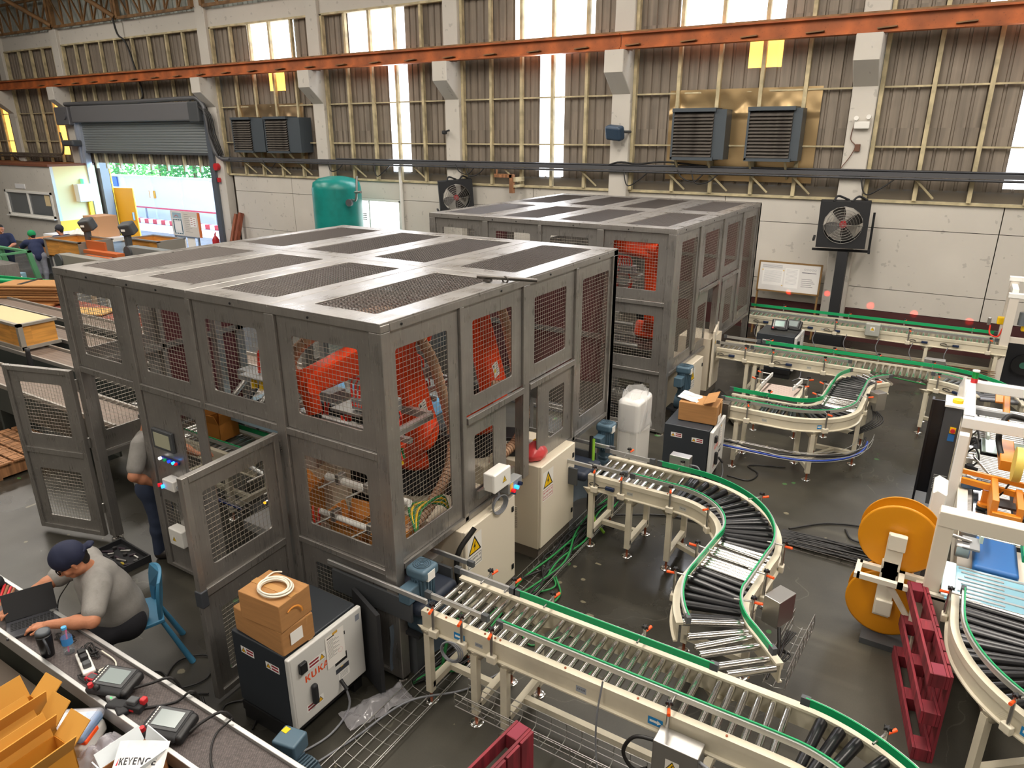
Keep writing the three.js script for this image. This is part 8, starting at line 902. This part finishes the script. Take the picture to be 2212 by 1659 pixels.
{ const t = thing('white_bench', 'white bench with papers and plastic wrap behind the plywood boxes', 'table'); obj('top', b2(-23.4, -20.6, 1.0, 1.1, -11.9, -10.9), MT.white2, t); obj('front', b2(-23.4, -20.6, 0.1, 1.0, -10.95, -10.9), MT.white, t); obj('leg', [b2(-23.4, -23.3, 0, 0.1, -11.8, -11), b2(-20.7, -20.6, 0, 0.1, -11.8, -11)], MT.grey, t); obj('wrap', crumple(1.2, 0.6, 0.15, 0.12, 91).translate(-22, 1.1, -11.4), MT.white2, t); seat(t); item('carton', 'large plain pink-brown carton standing on the white bench by the yellow-lit office wall', 'carton', rb(0.72, 0.6, 0.6, 0.01, -21.3, 1.4, -11.55), M(0xc99a72, 0.85)); item('carton', 'low brown carton in front of the white bench behind the green cap man', 'carton', rb(1.1, 0.45, 0.6, 0.02, -22.4, 0.85, -10.55), M(0xb57a48, 0.85)); item('carton_table', 'small table under the low brown carton', 'table', [b2(-23, -21.8, 0.58, 0.625, -10.85, -10.25), b2(-22.9, -22.8, 0, 0.58, -10.7, -10.4), b2(-22, -21.9, 0, 0.58, -10.7, -10.4)], MT.grey); }
{ const t = thing('green_bench', 'green steel frame bench with clutter at the far left', 'bench'); const G = M(0x5d9a70, 0.5); obj('top', [b2(-22.6, -20.9, 0.95, 1.0, -9.35, -9.25), b2(-22.6, -20.9, 0.95, 1.0, -8.6, -8.5), b2(-20.98, -20.9, 0.95, 1.0, -9.35, -8.5)], G, t); for (const [x, z] of [[-22.5, -8.55], [-20.95, -8.55], [-20.95, -9.3], [-22.5, -9.3]]) obj('leg', bar([x, 0, z - 0.15], [x, 0.95, z], 0.09, 0.12), G, t); obj('lower_shelf', b2(-22.5, -20.9, 0.2, 0.24, -9.3, -8.5), G, t); for (let i = 0; i < 12; i++) { SEED = 1200 + i; obj('clutter', rb(rr(0.15, 0.35), rr(0.06, 0.16), rr(0.1, 0.25), 0.02, -22.3 + i * 0.12, 0.32, -8.9 + rr(-0.3, 0.3), rr(0, 3)), [MT.red, MT.white2, MT.yellow, M(0x9fc6e0, 0.4), G][i % 5], t); } seat(t); }
item('steel_cabinet', 'brushed steel cabinet side at the far left edge, in front of the green bench', 'cabinet', rb(2.2, 1.0, 0.6, 0.01, -20.2, 0.5, -7.9), MT.steel);
for (let i = 0; i < 5; i++) { SEED = 1500 + i * 5; item('parts_bin', ['red parts bin on the floor behind the near cage corner', 'white parts crate on the floor behind the near cage corner', 'red tray beside the white parts crate', 'beige sack near the grey conveyor head', 'white rack of parts under the grey conveyor head'][i], 'bin', rb(0.6, [0.25, 0.4, 0.2, 0.7, 0.6][i], 0.4, 0.03, -18.6 + i * 0.42, [0.125, 0.2, 0.1, 0.35, 0.3][i], -8.9 - 0.1 * i, 0.3 * i), [MT.red, MT.white2, MT.red, M(0xc0a890, 0.8), MT.white2][i]); }
item('green_bar', 'green guide bars lying across white tubes at the left', 'bars', [bar([-18.6, 0.85, -7.45], [-15.6, 0.8, -8.25], 0.05), rod([-18.4, 0.8, -7.3], [-15.9, 0.75, -8.1], 0.06), bar([-19, 0.8, -7.0], [-17.5, 0.7, -6.8], 0.06)], MT.green); item('bar_trestle', 'trestle under the green guide bars', 'trestle', [b2(-18.2, -18.1, 0, 0.74, -7.6, -7.2), b2(-16.2, -16.1, 0, 0.69, -8.2, -7.9)], MT.grey);
{ const t = thing('poster_board', 'standing board with blue posters and papers in front of the roller doorway', 'board'); const z = -13.2; const pr = print(384, 384, (k, w, h) => { k.fillStyle = '#d6d2cc'; k.fillRect(0, 0, w, h); k.fillStyle = '#e6e8ea'; k.fillRect(14, 14, 150, 356); k.fillStyle = '#9ab8c8'; k.fillRect(24, 24, 130, 90); k.strokeStyle = '#c05050'; k.lineWidth = 8; k.beginPath(); k.moveTo(50, 90); k.lineTo(80, 60); k.lineTo(110, 90); k.stroke(); k.fillStyle = '#2f5a6a'; for (let i = 0; i < 4; i++) { k.fillRect(24 + i * 34, 128, 28, 16); k.fillRect(24 + i * 34, 346, 28, 14); } k.fillRect(24, 150, 14, 190); k.fillRect(140, 150, 14, 190); k.fillStyle = '#f2f2f2'; k.fillRect(50, 170, 80, 130); k.fillStyle = '#6a6a6a'; for (let i = 0; i < 10; i++) k.fillRect(190, 40 + i * 30, 60 + 40 * (i % 2), 4); k.fillStyle = '#f4f4f4'; k.fillRect(270, 80, 90, 150); k.fillStyle = '#a05050'; for (let i = 0; i < 8; i++) k.fillRect(280 + (i % 2) * 40, 90 + 16 * i, 26, 8); });
  obj('board', b2(-20.35, -19.05, 1.02, 1.75, z, z + 0.04), M(0xd6d2cc, 0.7), t); obj('posters', decal(1.28, 0.72, face(-19.7, 1.385, z + 0.0415, 0)), mapped(pr, 0.7), t, true); obj('orange_edge', b2(-19.05, -18.99, 1.02, 1.74, z, z + 0.05), M(0xd8763c, 0.6), t); obj('stand_leg', [b2(-20.3, -20.24, 0, 1.02, z, z + 0.04), b2(-19.2, -19.14, 0, 1.02, z, z + 0.04)], MT.zinc, t); for (const x of [-20.0, -19.55]) obj('paper', b2(x - 0.18, x + 0.18, 0.68, 0.98, z, z + 0.01), MT.paper, t); obj('crossbar', b2(-20.3, -19.14, 0.98, 1.02, z, z + 0.03), MT.zinc, t); seat(t); }
// wooden pallet on the floor beyond the open left door
{ const t = thing('wooden_pallet', 'light wooden pallet with wire mesh lying on the floor left of the open cage door', 'pallet'); const Wd = mapped(woodTex, 0.75, 0, { color: 0xc28a5c }); for (let i = 0; i < 6; i++) obj('deck_board', rb(1.15, 0.025, 0.13, 0.004, -9.75, 0.19, -3.95 + i * 0.16, 0.0), Wd, t); for (const x of [-10.25, -9.75, -9.25]) obj('bearer', b2(x - 0.05, x + 0.05, 0.025, 0.178, -4.0, -3.1), Wd, t); obj('bottom_board', b2(-10.3, -9.2, 0, 0.025, -3.25, -3.1), Wd, t); const g = []; for (let i = 0; i < 10; i++) g.push(rod([-10.3, 0.206, -4 + i * 0.1], [-9.2, 0.206, -4 + i * 0.1], 0.003, 4)); for (let i = 0; i < 8; i++) g.push(rod([-10.2 + i * 0.14, 0.208, -4], [-10.2 + i * 0.14, 0.208, -3.1], 0.003, 4)); stuff(obj('wire_mesh', g, MT.truss, t)); seat(t); }
renderer.render(scene, camera);
